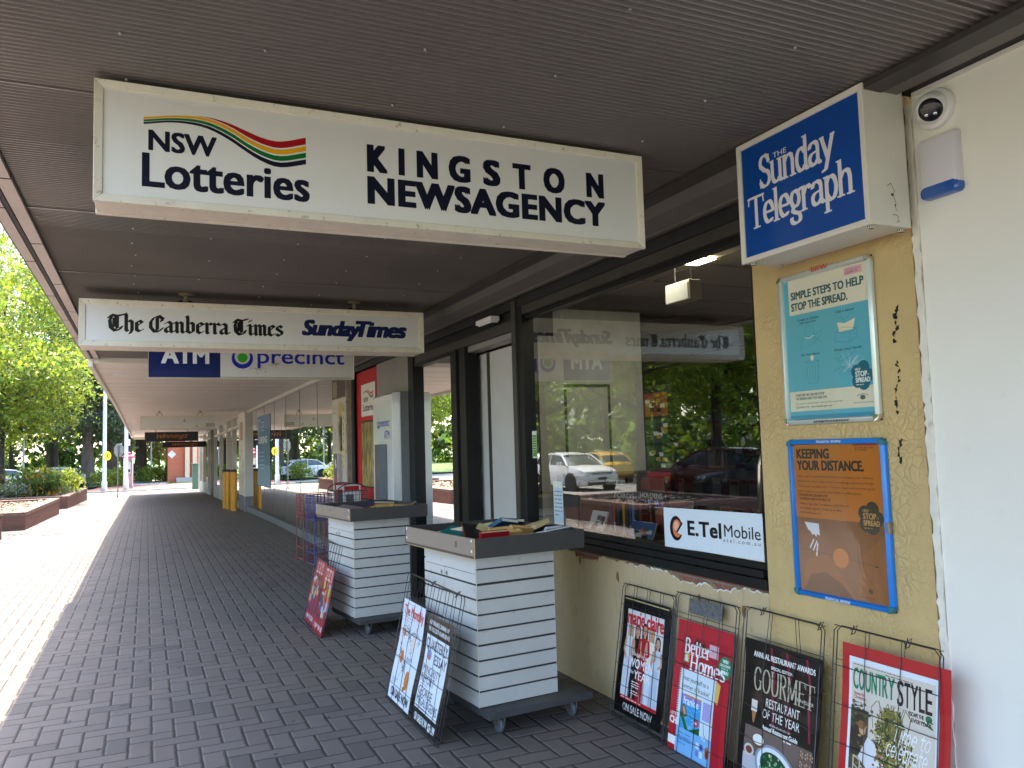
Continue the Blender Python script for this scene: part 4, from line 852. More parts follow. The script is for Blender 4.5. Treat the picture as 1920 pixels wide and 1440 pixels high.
    p.build('poster', back, lambda u, z, d: (-.0065 - d, y1 - u, z0 + z), rough=.4)
    q = Print(); q.text('BRW', .205, .295, .012, .018, 'C23A36', 1, bold=.05); q.build('lettering', t, lambda u, z, d: (-.0235 - d, .25 - u, h1 - .026 + z))
    q = Print(); q.text('smartinvestor', .17, .36, .005, .013, '2A3136', 1, bold=.03); q.build('lettering', t, lambda u, z, d: (-.0225 - d - .0, .25 - u, .002 + z))
    mb = MB(); mb.face([(-.0105, y0, z0), (-.0105, y1, z0), (-.0105, y1, z1), (-.0105, y0, z1)]); mb.build('cover_sheet', FILM, t)
h1 = .656
snap_frame('silver snap frame holding a pale blue health poster with line drawings', 2.474, 1.600, .510, h1, mat('silver_mint_frame', (.62, .66, .60), .3, .35, var=.06, vs=5, dirt=.25, dc=(.25, .24, .2), ds=24, dt=.62), M_chrome, poster_steps)
def poster_dist(t, y0, z0, y1, z1, back):
    p = Print(); W, H = y1 - y0, z1 - z0; X = lambda f: f * W; Z = lambda f: f * H; K = '2C1A08'
    p.rect(0, 0, W, H, 'BC6A12', 0); p.rect(0, 0, W, Z(.50), '7E4A15', 1)
    p.poly([(X(.0), 0), (X(.12), Z(.22)), (X(.35), Z(.27)), (X(.6), Z(.06)), (X(.66), 0)], '8D4F14', 2); p.poly([(X(.05), 0), (X(.15), Z(.12)), (X(.32), Z(.15)), (X(.5), Z(.09)), (X(.62), 0)], '64370F', 3); p.poly([(X(.66), Z(.0)), (X(.72), Z(.28)), (X(.98), Z(.44)), (W, Z(.44)), (W, 0)], '8A5014', 2)
    p.ell(X(.50), Z(.255), X(.085), X(.085), 'C06A10', 4, 22); p.line([(X(.06), Z(.285)), (X(.42), Z(.268))], .0016, K, 4); p.line([(X(.60), Z(.255)), (X(.87), Z(.235))], .0016, K, 4); p.poly([(X(.90), Z(.233)), (X(.86), Z(.243)), (X(.86), Z(.225))], K, 4)
    p.text('KEEPING', X(.05), X(.43), Z(.905), Z(.062), K, 3, bold=.08); p.text('YOUR DISTANCE.', X(.05), X(.80), Z(.825), Z(.062), K, 3, bold=.08)
    for i, s_ in enumerate(('Help stop the spread of coronavirus by keeping your distance.', 'Remember, don\'t shake hands or exchange physical greetings.', 'Wherever possible stay 1.5 metres apart and practise good', 'hand hygiene, especially after being in public places.')): p.text(s_, X(.05), X(.90 - .13 * (i == 3)), Z(.775 - .034 * i), Z(.014), '5E3509', 3, bold=.02)
    p.text('TOGETHER WE CAN HELP STOP', X(.05), X(.39), Z(.645), Z(.016), K, 3, bold=.05); p.text('THE SPREAD AND STAY HEALTHY.', X(.05), X(.43), Z(.62), Z(.016), K, 3, bold=.05)
    for i, s_ in enumerate(('Advice regarding Coronavirus (COVID-19)', 'will change regularly. Keep up to date.', 'Visit health.gov.au')): p.text(s_, X(.05), X((.62, .54, .30)[i]), Z(.588 - .03 * i), Z(.014), '4A2A08', 3, bold=.03)
    stop_badge(p, X(.84), Z(.53), .055, '33301C', 'B98A4C', 4)
    p.poly([(X(.10), Z(.47)), (X(.27), Z(.465)), (X(.275), Z(.385)), (X(.24), Z(.395)), (X(.235), Z(.375)), (X(.205), Z(.395)), (X(.19), Z(.385)), (X(.165), Z(.41)), (X(.14), Z(.42)), (X(.12), Z(.445))], 'DDDDE2', 3)
    for a in (((.20, .355), (.155, .30)), ((.235, .345), (.19, .285)), ((.245, .33), (.225, .25))): p.line([(X(u), Z(v)) for u, v in a], .007, 'DDDDE2', 3)
    p.line([(X(.88), Z(.40)), (X(.86), Z(.30)), (X(.90), Z(.20)), (X(.94), Z(.16))], .0012, '4F2C0B', 4); p.rect(X(.70), Z(.985), X(.95), H, '9C2A18', 3); p.lines(X(.72), X(.93), Z(.968), 2, .008, '6A300A', 4, .006, seed=3)
    p.lines(X(.68), X(.96), Z(.03), 1, .01, '5E3509', 4, .005, seed=5); p.ell(X(.80), Z(.075), .012, .010, '4F2C0B', 4, 8)
    p.build('poster', back, lambda u, z, d: (-.0065 - d, y1 - u, z0 + z), rough=.35)
    for zz in (h2 - .019, .005):
        q = Print(); q.text('FINANCIAL REVIEW', .17, .30, .0, .012, 'CFE0F2', 1, bold=.03); q.build('lettering', t, lambda u, z, d, zz=zz: (-.0225 - d, .25 - u, zz + z))
    mb = MB(); mb.face([(-.0105, y0, z0), (-.0105, y1, z0), (-.0105, y1, z1), (-.0105, y0, z1)]); mb.build('cover_sheet', FILM, t)
    mb = MB(); mb.box((-.026, -.262, .30), (-.008, -.248, .345)); mb.build('torn_clip', mat('torn_clip_metal', (.30, .26, .20), .5, .5), t, bevel=.004)
h2 = .666
snap_frame('bright blue snap frame holding an orange brown health poster', 2.466, .873, .515, h2, mat('bright_blue_frame', (.012, .19, .62), .32, var=.08, vs=7, coat=.15), mat('teal_corner', (.02, .16, .22), .35), poster_dist)

# ------------------------------------------------------------- shop window sign
t = thing('window_sign', 'white banner with bold black phone shop lettering fixed across the foot of the display window', 'sign', (2.600, 3.345, .978))
p = Print(); p.rect(0, 0, .785, .213, 'D9E2EA', 0)
a0 = .122; p.ell(.110, .105, .057, .066, '141214', 1, 24); p.ell(.118, .105, .040, .048, 'E07A55', 2, 20); p.ell(.112, .117, .024, .026, 'F2B79A', 3, 14); p.poly([(.112, .085), (.175, .145), (.182, .105), (.168, .07)], 'D9E2EA', 4); p.line([(.118, .088), (.163, .134)], .013, '141214', 5)
p.text('E.Tel', .215, .482, .078, .072, '141214', 3, bold=.075, space=1.06); p.text('Mobile', .508, .768, .090, .058, '1C1A1C', 3, bold=.012); p.text('etel.com.au', .498, .764, .063, .019, '1C1A1C', 3, space=1.5)
bn = p.build('banner', t, lambda u, z, d: (-.0 - d, .3925 - u, z + (u - .39) * .018), rough=.35)
mb = MB(); mb.box((.0005, -.3925, -.001), (.002, .3925, .206)); mb.build('backing', M_white, t)
# ------------------------------------------------------------- wire racks holding magazine posters
def lean_frame(pb0, pb1, h_, lean):
    """local frame of a leaning rack: u along the foot, v up the slope, d out of its face"""
    B0, B1 = Vector(pb0), Vector(pb1); U = (B1 - B0).normalized(); N = Vector((-U.y, U.x, 0))
    return B0, (B1 - B0).length, U, N
def wire_rack(label, A, Bp, lean, h_, sheets, group, nv=4, nh=7, gap=.018, bent=0.0, plate=False, clips=(), side=1):
    """A -> Bp: foot line, left to right as seen from the street; leans away from the viewer by `lean` metres at its top"""
    A = Vector((*A, 0)); Bv = Vector((*Bp, 0)); U = (Bv - A).normalized(); W = (Bv - A).length; N = Vector((U.y, -U.x, 0)) * side   # N: towards the viewer
    up = (Vector((0, 0, math.sqrt(max(.01, h_ * h_ - lean * lean)))) - N * lean).normalized(); D = U.cross(up) * side; D = D if D.dot(N) > 0 else -D
    t = thing('wire_rack', label, 'magazine rack', A, group=group)
    rr = random.Random(len(label)); r = .0018
    P = lambda u, v, d: tuple(U * u + up * v + D * d)
    mb = MB(); c = .02
    lp = [(c, 0), (W - c, 0), (W, c), (W, h_ - c), (W - c, h_), (c, h_), (0, h_ - c), (0, c), (c, 0)]
    wob = lambda u, v: .004 * math.sin(v * 9 + u * 13 + len(label)) * (1 + bent * 3)
    for d0 in (gap, 0.0):
        sc = 0 if d0 else .012
        mb.tube([P(u + (sc if u < W / 2 else -sc) * 0 + wob(u, v) * .4, v, d0 + .003 + wob(u, v) * .3) for u, v in lp], r * 1.35, 6)
        for i in range(1, nv):
            u = W * i / nv; mb.tube([P(u + bent * .02 * math.sin(k * 1.3 + i) + wob(u, k * .1), h_ * k / 6, d0 + .003 + wob(u, k * .2) * .5) for k in range(7)], r * .9, 5)
        if d0:
            for j in range(1, nh):
                v = h_ * (j - .35) / (nh - .3); mb.tube([P(W * k / 4, v + bent * .01 * math.sin(k * 2 + j), d0 + .003 - r * 1.6 + bent * .006 * math.sin(k + j)) for k in range(5)], r * .9, 5)
        else:
            for j in (1, nh - 1): v = h_ * (j - .35) / (nh - .3) + .02; mb.tube([P(0, v, d0), P(W, v, d0)], r * .9, 5)
    for s_ in (0, W): mb.tube([P(s_, h_, .003), P(s_, h_, gap + .003)], r, 5); mb.tube([P(s_, 0, .003), P(s_, 0, gap + .003)], r, 5)
    for cu in clips: mb.tube([P(W * cu - .008, h_ + .014, .010), P(W * cu, h_ - .02, gap + .012), P(W * cu + .012, h_ - .012, gap + .008), P(W * cu + .004, h_ + .016, .004), P(W * cu - .006, h_ - .004, gap + .012)], .0022, 5)
    mb.build('wire_frame', M_wire, t, smooth=True)
    if plate:
        mb = MB(); q = [P(W * .26, h_ - .085, gap + .008), P(W * .80, h_ - .085, gap + .008), P(W * .80, h_ - .012, gap + .008), P(W * .26, h_ - .012, gap + .008)]; q2 = [tuple(Vector(x) + D * .003) for x in q]; mb.ring([q, q2]); mb.build('name_plate', mat('dull_metal_plate', (.16, .16, .165), .45, .5, var=.35, vs=40, bmp=.6, bs=60), t)
    for (pr, u0, v0, ws, hs, bulge, nm, *sc_) in sheets:
        sc = sc_[0] if sc_ else 1.0
        ben = [hs * k / 9 for k in range(1, 9)]; ph = rr.uniform(0, 6)
        bf = lambda z, hs=hs, bulge=bulge, ph=ph: bulge * math.sin(z / hs * 6.5 + ph) * (.4 + z / hs * .6)
        def bl(z, hs=hs, bf=bf):                # the sheet creases straight between nine levels
            q = max(0.0, min(8.9999, z / hs * 9)); k0 = math.floor(q); a = bf(hs * k0 / 9); return a + (bf(hs * (k0 + 1) / 9) - a) * (q - k0)
        def fm(x, z, d, bl=bl, u0=u0, v0=v0, hs=hs, bulge=bulge, ph=ph, sc=sc): return P(u0 + x * sc + bl(z) * .4, v0 + z * sc, gap * .55 + d * 1.5 + bl(z) + max(0, bulge - .003) * .5)
        pr.build(nm, t, fm, bend=ben, rough=.30, coat=.15)
    return t
def skin(p, x, y, s, hair, top, bot, kind=0):
    """a small printed figure of a standing woman, s = height"""
    h = s / 7.2; sk = 'C99A7E'
    p.ell(x, y + s - h * .55, h * .52, h * .66, hair, 2, 12); p.poly([(x - h * .46, y + s - h * .6), (x + h * .46, y + s - h * .6), (x + h * .5, y + s - h * 1.35), (x - h * .5, y + s - h * 1.35)], hair, 2.02)
    p.ell(x, y + s - h * .64, h * .37, h * .5, sk, 2.2, 12); p.line([(x - h * .14, y + s - h * .8), (x + h * .14, y + s - h * .8)], h * .07, 'A5453C', 2.5); [p.ell(x + q * h * .14, y + s - h * .52, h * .05, h * .04, '3A2620', 2.5, 6) for q in (1, -1)]
    p.poly([(x - h * .16, y + s - h * 1.0), (x + h * .16, y + s - h * 1.0), (x + h * .2, y + s - h * 1.4), (x - h * .2, y + s - h * 1.4)], sk, 2.1)
    p.poly([(x - h * .78, y + s - h * 1.5), (x - h * .3, y + s - h * 1.28), (x + h * .3, y + s - h * 1.28), (x + h * .78, y + s - h * 1.5), (x + h * .62, y + s - h * 2.6), (x + h * .5, y + s - h * 3.3), (x - h * .5, y + s - h * 3.3), (x - h * .62, y + s - h * 2.6)], top, 2.3)
    p.poly([(x - h * .52, y + s - h * 3.25), (x + h * .52, y + s - h * 3.25), (x + h * .75, y), (x + h * .08, y), (x, y + h * 2.2), (x - h * .08, y), (x - h * .75, y)], bot, 2.25)
    a = top if kind else sk
    p.line([(x - h * .7, y + s - h * 1.55), (x - h * .9, y + s - h * 2.7), (x - h * .45, y + s - h * 3.4)], h * .3, a, 2.4); p.line([(x + h * .7, y + s - h * 1.55), (x + h * .9, y + s - h * 2.7), (x + h * .4, y + s - h * 3.0)], h * .3, a, 2.4)
def pr_women():
    W, H = .42, .595; p = Print(); p.rect(0, 0, W, H, '0C0B0C', 0); p.rect(.045, .075, .375, .53, 'DAD6D4', 1)
    p.text('marie claire', .05, .372, .457, .072, 'C41E2E', 1.6, bold=.05, off=.0); p.rect(.01, .578, .41, .584, 'B9A87A', 1)
    for x, s, hr, tp_, bt, k in ((.085, .375, 'B9A58C', 'D9DDE6', 'CDD3E2', 0), (.15, .375, '5A3A2C', '17181C', '17181C', 0), (.215, .39, '33211B', 'B8232B', 'A81D28', 1), (.275, .38, 'B58E63', 'E2DCD2', 'C9D2E0', 0), (.335, .345, '2B1C18', 'C3CEDD', 'B4C0D4', 0)): skin(p, x, .085, s, hr, tp_, bt, k)
    p.text('Celebrating our', .12, .27, .305, .018, 'F0ECEA', 5); p.text('WOMEN', .095, .31, .248, .044, 'F0ECEA', 5, bold=.02); p.text('of the', .10, .15, .215, .018, 'F0ECEA', 5); p.text('YEAR', .155, .30, .195, .042, 'F0ECEA', 5, bold=.02)
    for k in range(5): p.lines(.14, .27, .175 - .012 * k - (.01 if k > 2 else 0), 1, .01, 'F0ECEA', 5, .006, seed=k)
    p.rect(.045, .075, .375, .092, 'B8202C', 3); p.lines(.055, .36, .081, 1, .01, 'F3DADA', 5, .007, seed=7); p.text('ON SALE NOW', .08, .345, .022, .036, 'EDEBEA', 3)
    return (p, .018, .035, W, H, .008, 'poster', 1.07)
def pr_homes():
    W, H = .43, .64; p = Print(); p.rect(0, 0, W, H, 'B5222F', 0); p.rect(.045, -.0, .395, .575, 'A71C2A', 1)
    p.glyphs('Better', .065, .275, .486, .070, 'F2ECEC', 4, nib=nib_rect(.23, .09, 5), serif=nib_rect(.09, .08, 0), track=-.04); p.glyphs('Homes', .120, .395, .412, .070, 'F2ECEC', 4, nib=nib_rect(.23, .09, 5), serif=nib_rect(.09, .08, 0), track=-.04)
    p.rect(.068, .44, .112, .487, 'C9A04E', 3); p.text('&', .078, .104, .446, .03, 'F2ECEC', 5, bold=.05); p.rect(.26, .50, .33, .56, 'D9A7B2', 1.5); p.poly([(.13, .535), (.16, .57), (.19, .53), (.22, .565), (.24, .53)], '6E1A1E', 2)
    p.ell(.385, .475, .047, .052, '1D7A50', 4, 24); p.text('WIN', .365, .405, .497, .016, 'E8F2EA', 6, bold=.06); p.text('GROCERIES', .348, .422, .480, .011, 'E8F2EA', 6, bold=.05); p.text('FOR A', .362, .408, .466, .010, 'E8F2EA', 6); p.text('YEAR!', .358, .412, .447, .015, 'E8F2EA', 6, bold=.06)
    p.rect(.062, .0, .335, .405, 'D3E0EA', 2); p.rect(.062, 0, .335, .13, '79B2E2', 2.5); p.poly([(.335, .405), (.37, .39), (.36, .30), (.335, .31)], 'D9B25A', 2.5)
    p.text('treat yourself to a', .078, .285, .355, .022, '26221F', 5); p.text('summer of frankie!', .078, .295, .318, .022, '26221F', 5)
    p.rect(.085, .125, .245, .290, '3F9BD6', 3); p.rect(.085, .255, .245, .290, '8D84D4', 3.2); p.rect(.11, .283, .245, .291, 'D08A2A', 3.4); p.text('frankie', .105, .225, .245, .034, 'E4ECF4', 5, bold=.03)
    rr = random.Random(6)
    for i in range(50): x, y = rr.uniform(.09, .235), rr.uniform(.13, .25); p.line([(x, y), (x + .012, y + rr.uniform(-.004, .004))], .0022, 'A9D8F2', 3.6)
    p.ell(.118, .212, .018, .034, '6B5140', 4, 14, 25); p.ell(.118, .212, .010, .024, 'C79B74', 4.2, 12, 25); p.poly([(.085, .19), (.13, .125), (.16, .125), (.10, .205)], '2E6B2D', 4); p.poly([(.15, .125), (.245, .125), (.245, .16)], '1F5A33', 4); p.ell(.215, .175, .022, .018, 'C8434A', 4, 12); p.ell(.21, .175, .014, .006, 'E9DADA', 4.3, 10)
    for i in range(9):
        for j in range(9): p.ell(.262 + j * .007, .21 + i * .009 + .003 * (j % 2), .0024, .003, '5B52B0', 4, 5)
    p.rect(.257, .203, .322, .290, 'B8B4E0', 3.2)
    p.line([(.26, .19), (.275, .15), (.265, .12), (.29, .115), (.30, .15), (.315, .185)], .005, 'C9D8DE', 4); p.line([(.27, .19), (.28, .14), (.31, .12)], .003, '3A4A55', 4.4)
    p.lines(.085, .18, .10, 4, .016, '3F7FB8', 4, .008, seed=2); [p.rect(.225 + .03 * i, .03 + .035 * j, .248 + .03 * i, .058 + .035 * j, ('7C78C8', 'C9DFF0', '4A5AA8')[(i + j) % 3], 3.5) for i in range(2) for j in range(2)]; p.ell(.31, .065, .018, .03, 'B5764E', 4, 12); p.ell(.31, .06, .010, .02, '6A2E26', 4.2, 10)
    p.text('LET\'S', .01, .055, .17, .014, 'F0E4E4', 4, bold=.05); p.text('CH', .008, .06, .13, .032, 'F0E4E4', 4, bold=.1); p.rect(0, 0, .062, .07, 'E8E4E2', 1.5); p.rect(0, 0, .06, .03, 'A81D28', 1.8)
    p.lines(.052, .060, .40, 22, .012, 'EBD8D8', 4, .006, seed=3)
    return (p, .03, -.005, W, H, .008, 'poster')
def pr_gourmet():
    W, H = .44, .62; p = Print(); rr = random.Random(12); p.rect(0, 0, W, H, '15110F', 0)
    for i in range(26): x, y = rr.uniform(.05, .4), rr.uniform(.30, .57); torn(p, x, y, x + rr.uniform(.03, .09), y + rr.uniform(.02, .06), ('2C221B', '231A15', '3A2C22', '1C1512')[i % 4], 1 + .03 * i, .02)
    for x in (.16, .25, .36): p.line([(x, .60), (x + .02, .5), (x + .015, .42), (x + .03, .30)], .012, '7E1F3C', 2)
    p.rect(.03, .0, .41, .27, '6A5A55', 1); p.rect(.03, .0, .41, .16, 'B9B6BE', 1.5)
    p.text('ANNUAL RESTAURANT AWARDS', .055, .405, .552, .022, 'ECEAE6', 5, bold=.04); p.text('SPECIAL EDITION', .16, .285, .520, .012, 'ECEAE6', 5, bold=.04)
    p.glyphs('GOURMET', .06, .405, .418, .092, 'B8AE98', 4, nib=nib_rect(.20, .05, 0), serif=nib_rect(.05, .05, 0), track=.0); p.text('TRAVELLER', .30, .40, .432, .013, 'D8CFBE', 6)
    p.text('RESTAURANT', .14, .33, .365, .034, 'ECEAE6', 5); p.text('OF THE YEAR', .125, .335, .320, .034, 'ECEAE6', 5)
    p.text('All the winners plus our', .17, .29, .298, .010, 'E4E0DA', 5); p.text('Annual Restaurant Guide', .13, .33, .276, .017, 'ECEAE6', 5, bold=.05); p.lines(.25, .33, .262, 1, .01, 'E4E0DA', 5, .008, seed=1)
    p.rect(.055, .33, .09, .375, 'D9D3CC', 3); p.poly([(.06, .33), (.088, .33), (.078, .285), (.072, .285)], 'A8764A', 3)
    for i in range(9):
        for j in range(18): p.ell(.345 + i * .0085, .03 + j * .013 + (i % 2) * .006, .0034, .0045, 'C6A07E' if (i * j) % 3 else '5F4030', 4, 5)
    p.ell(.225, .135, .125, .088, '8F97A6', 4, 26, -18); p.ell(.225, .137, .112, .076, 'DDE2E6', 4.3, 26, -18); p.ell(.22, .14, .088, .058, '20452E', 4.6, 18, -18)
    for i in range(120): a, q = rr.uniform(0, 6.28), rr.uniform(0, 1); p.ell(.22 + .085 * q * math.cos(a), .14 + .055 * q * math.sin(a), rr.uniform(.003, .009), .005, ('2F7A4C', '1E5A38', '6FA05A', '143A26', 'C9D6B8')[i % 5], 4.8 + .01 * (i % 20), 6, rr.uniform(0, 180))
    p.line([(.25, .07), (.37, .085)], .006, 'D5D8DC', 5.6); p.ell(.10, .065, .048, .035, 'E2E4E8', 5, 18); p.ell(.10, .068, .036, .024, '8E2E2A', 5.2, 16); p.ell(.10, .075, .014, .008, 'D9CFC4', 5.4, 8)
    p.ell(.115, .225, .040, .028, '6B4A2C', 5, 18); p.ell(.115, .228, .033, .021, 'E6E4E0', 5.2, 16); p.ell(.065, .175, .03, .024, 'C9C4C0', 5, 14); p.ell(.065, .175, .02, .015, '7A3A30', 5.2, 12)
    for x, c, h in ((.07, '6E8A3A', .03), (.10, '8F4A34', .05), (.13, 'A8763C', .04), (.25, 'D2D5DA', .03)): p.rect(x, 0, x + .025, h, c, 5.5)
    return (p, .018, -.01, W, H, .011, 'poster', 1.06)
def pr_country():
    W, H = .47, .70; p = Print(); rr = random.Random(30); p.rect(0, 0, W, H, 'B02026', 0); p.rect(.035, -.0, .425, .655, 'DCE4EC', 1); p.rect(.048, .0, .412, .635, 'D3C9BE', 2)
    p.lines(.055, .40, .628, 1, .01, '4A4642', 4, .004, seed=3); p.lines(.20, .40, .618, 1, .01, '5A544E', 4, .005, seed=5)
    for ch, a, b in zip('COUNTRY', (.055, .082, .112, .141, .168, .190, .216), (.078, .106, .136, .163, .188, .212, .242)): p.text(ch, a, b, .540, .075, '1F7C58', 4, bold=.022)
    for ch, a, b in zip('STYLE', (.255, .286, .313, .346, .372), (.280, .308, .340, .367, .397)): p.text(ch, a, b, .530, .085, '231B1A', 4, bold=.018)
    p.text('Home for', .06, .11, .518, .012, 'A83A38', 4, bold=.04); p.text('Christmas', .06, .115, .504, .012, 'A83A38', 4, bold=.04); [p.lines(.055, .125, .490 - .012 * i, 1, .01, '5A5450', 4, .006, seed=i) for i in range(3)]
    p.text('ESCAPE THE', .305, .365, .508, .013, '201C1B', 5, bold=.06); p.text('EVERYDAY', .315, .395, .488, .013, '201C1B', 5, bold=.06); p.ell(.385, .515, .014, .012, '1F6B46', 5, 10); p.line([(.36, .50), (.40, .485), (.375, .51), (.40, .505)], .006, '1F6B46', 5)
    p.rect(.048, .0, .412, .26, '8C8E96', 2.2); p.rect(.048, .25, .13, .47, '4E3F33', 2.4); p.rect(.048, .30, .11, .45, '2E2722', 2.6)
    for i in range(40): x, y = rr.gauss(.08, .03), rr.gauss(.45, .025); p.ell(max(.055, x), y, .008, .006, ('3C4A26', '5A5A30', '2C3820')[i % 3], 3 + .01 * i, 6)
    for i in range(1000):
        y = rr.uniform(.24, .50); wd = .10 * (1 - abs((y - .30) / .24) ** 1.2) + .012; x = .225 + rr.gauss(0, wd * .5); a = rr.uniform(0, 180); p.ell(x, y, rr.uniform(.006, .014), .0042, ('4E5A28', '6A6A34', '38431F', '87783E', '2C3518', 'A89A58')[i % 6], 3.2 + .005 * (i % 90), 5, a)
    for i in range(14): x = rr.uniform(.15, .30); p.line([(x, .42), (x + rr.uniform(-.02, .02), .49), (x + rr.uniform(-.02, .02), .52)], .003, '6E6A36', 4)
    p.poly([(.09, .30), (.13, .38), (.165, .365), (.185, .29), (.13, .27)], 'D9D9DE', 4.4); p.ell(.105, .40, .016, .02, 'C79A7C', 4.5, 10); p.ell(.10, .415, .018, .016, '8A5A3A', 4.6, 10)
    for a, b in (((.255, .43), (.275, .46)),): pass
    p.glyphs('Time to', .245, .395, .405, .055, 'F4F2EF', 6, nib=nib_round(.11), shear=.35); p.glyphs('celebrate', .215, .385, .345, .060, 'F4F2EF', 6, nib=nib_round(.11), shear=.35)
    [p.lines(.29, .40, .325 - .013 * i, 1, .01, '5E6068', 5, .006, seed=i + 20) for i in range(3)]; p.rect(.25, .18, .405, .30, 'AEBCCB', 2.8); p.poly([(.25, .20), (.405, .20), (.405, .26), (.33, .275), (.25, .255)], '8E7568', 3)
    p.poly([(.15, .28), (.31, .20), (.34, .185), (.345, .0), (.155, .0)], '2E5D4C', 4.8); p.poly([(.15, .28), (.20, .28), (.345, .19), (.34, .165)], '3F7A63', 4.9)
    for i in range(150): q = rr.random(); x = .17 + .19 * q + rr.gauss(0, .008); y = .295 - .10 * q + rr.gauss(.012, .012); p.ell(x, y, rr.uniform(.003, .007), rr.uniform(.003, .006), ('E8E6E2', 'B8343A', '2F5C3C', 'DCDAD4', '6E8A58', 'C2565A')[i % 6], 5 + .01 * (i % 50), 6)
    for k, (x, y, s) in enumerate(((.07, .17, 1.0), (.10, .13, 1.1), (.15, .08, 1.3))):
        p.line([(x, y - .14 * s), (x, y + .13 * s), (x + .03 * s, y + .12 * s), (x + .03 * s, y - .15 * s)], .005 * s, 'C9BEA8', 5.2 + k); [p.line([(x, y + .10 * s - i * .028 * s), (x + .03 * s, y + .085 * s - i * .028 * s)], .0035, 'C9BEA8', 5.3 + k) for i in range(7)]; [p.line([(x + (i % 2) * .03 * s, y + .10 * s - i * .03 * s), (x + ((i + 1) % 2) * .03 * s, y + .075 * s - i * .03 * s)], .0025, 'A99C86', 5.25 + k) for i in range(6)]
    for x, y in ((.155, .10), (.27, .10), (.235, .0)): p.rect(x, y, x + .055, y + .05, 'DEDDE2', 6); p.line([(x + .027, y), (x + .027, y + .05)], .005, 'B02F38', 6.5); p.line([(x + .01, y + .055), (x + .027, y + .048), (x + .045, y + .057)], .004, 'B02F38', 6.6)
    p.poly([(.33, .14), (.40, .20), (.412, .16), (.36, .06)], '6B3F2C', 4.5); p.text('Christmas', .29, .36, .115, .014, '9A5A58', 6); p.lines(.29, .36, .10, 2, .014, 'D8D8D4', 6, .007, seed=9)
    return (p, .04, .055, W, H, .009, 'poster')
G_R = 'wire racks of magazine posters'
wire_rack('wire rack of a black framed poster with five women in white and red', (2.44, 4.085), (2.44, 3.585), .12, .735, [pr_women()], G_R, 4, 7)
wire_rack('wire rack of a red home magazine poster with a pale blue inset', (2.43, 3.565), (2.43, 3.085), .13, .765, [pr_homes()], G_R, 4, 7, plate=True)
wire_rack('bent wire rack of a dark food magazine poster showing a salad plate', (2.43, 3.02), (2.425, 2.545), .12, .78, [pr_gourmet()], G_R, 3, 6, bent=1.0, clips=(.25, .97))
wire_rack('wire rack of a red bordered poster with a Christmas table and tree', (2.39, 2.435), (2.385, 1.965), .11, .81, [pr_country()], G_R, 3, 6, clips=(.2, .72))
def pr_monthly():
    W, H = .42, .595; p = Print(); p.rect(0, 0, W, H, 'D8E0EA', 0); p.text('The Monthly', .03, .40, .505, .058, 'C2202C', 3, bold=.05); p.lines(.06, .36, .575, 1, .01, '5A5E66', 3, .005, seed=1); p.lines(.04, .39, .49, 1, .01, 'C2202C', 3, .006, seed=2); p.lines(.04, .30, .472, 1, .01, 'C2202C', 3, .005, seed=3); rr = random.Random(5)
    for i in range(26): x, y = rr.uniform(.06, .36), rr.uniform(.14, .44); P = [(x, y)]; [P.append((P[-1][0] + rr.uniform(-.04, .04), P[-1][1] + rr.uniform(-.035, .035))) for _ in range(5)]; p.line(P, .0035, '3C3A38', 3)
    for x, y, r in ((.28, .36, .035), (.12, .26, .03), (.09, .40, .02)): p.ell(x, y, r, r * 1.3, 'C9702E' if r < .035 else 'D8D0C0', 4, 14)
    p.ell(.29, .155, .038, .055, 'C7781E', 4, 16); p.ell(.26, .10, .02, .015, 'B96A1C', 4, 10); p.text('ON SALE NOW', .05, .39, .022, .048, '1A1A1C', 4, bold=.06); p.lines(.03, .12, .12, 3, .012, '50545C', 3, .005, seed=8); return p
def pr_essay():
    W, H = .42, .595; p = Print(); p.rect(0, 0, W, H, '171719', 0); p.rect(.02, .085, .385, .485, 'D6DEE9', 1); p.text('AUSTRALIA\'S JOURNAL OF', .04, .36, .545, .022, 'D8DADC', 3, bold=.05); p.text('POLITICS, CULTURE AND DEBATE', .04, .38, .508, .022, 'D8DADC', 3, bold=.05)
    p.text('QUARTERLY', .03, .375, .412, .056, '1B1B1E', 3, bold=.015); p.text('ESSAY', .19, .375, .345, .052, '1B1B1E', 3, bold=.015); p.ell(.10, .38, .035, .03, '7E8CC0', 4, 14); p.ell(.095, .365, .02, .014, 'C26A30', 4.3, 10)
    p.text('MINORITY', .035, .32, .278, .044, '4E545E', 3, bold=.02); p.text('REPORT', .035, .25, .228, .044, '4E545E', 3, bold=.02); p.lines(.04, .24, .215, 1, .01, '6E7480', 3, .006, seed=1); p.text('GEORGE', .035, .26, .160, .044, '2A2A2E', 3, bold=.02); p.text('MEGALOGENIS', .035, .37, .110, .044, '2A2A2E', 3, bold=.015); [p.lines(.04, .36, .098 - .006 * i, 1, .01, '50545C', 3, .004, seed=i) for i in range(2)]
    p.text('ON SALE NOW', .05, .26, .022, .038, 'D8DADC', 3, bold=.05); p.text('$24.99', .28, .385, .022, .038, 'D8DADC', 3, bold=.05); return p
G_T = 'double wire racks leaning on the trolleys'
wire_rack('double wire rack with a white and a black headline poster leaning on the nearer trolley', (1.385, 5.04), (1.388, 4.08), .165, .77, [(pr_monthly(), .02, .02, .42, .595, .009, 'poster'), (pr_essay(), .50, .01, .42, .595, .009, 'poster')], G_T, 8, 5, clips=(.5, .92))
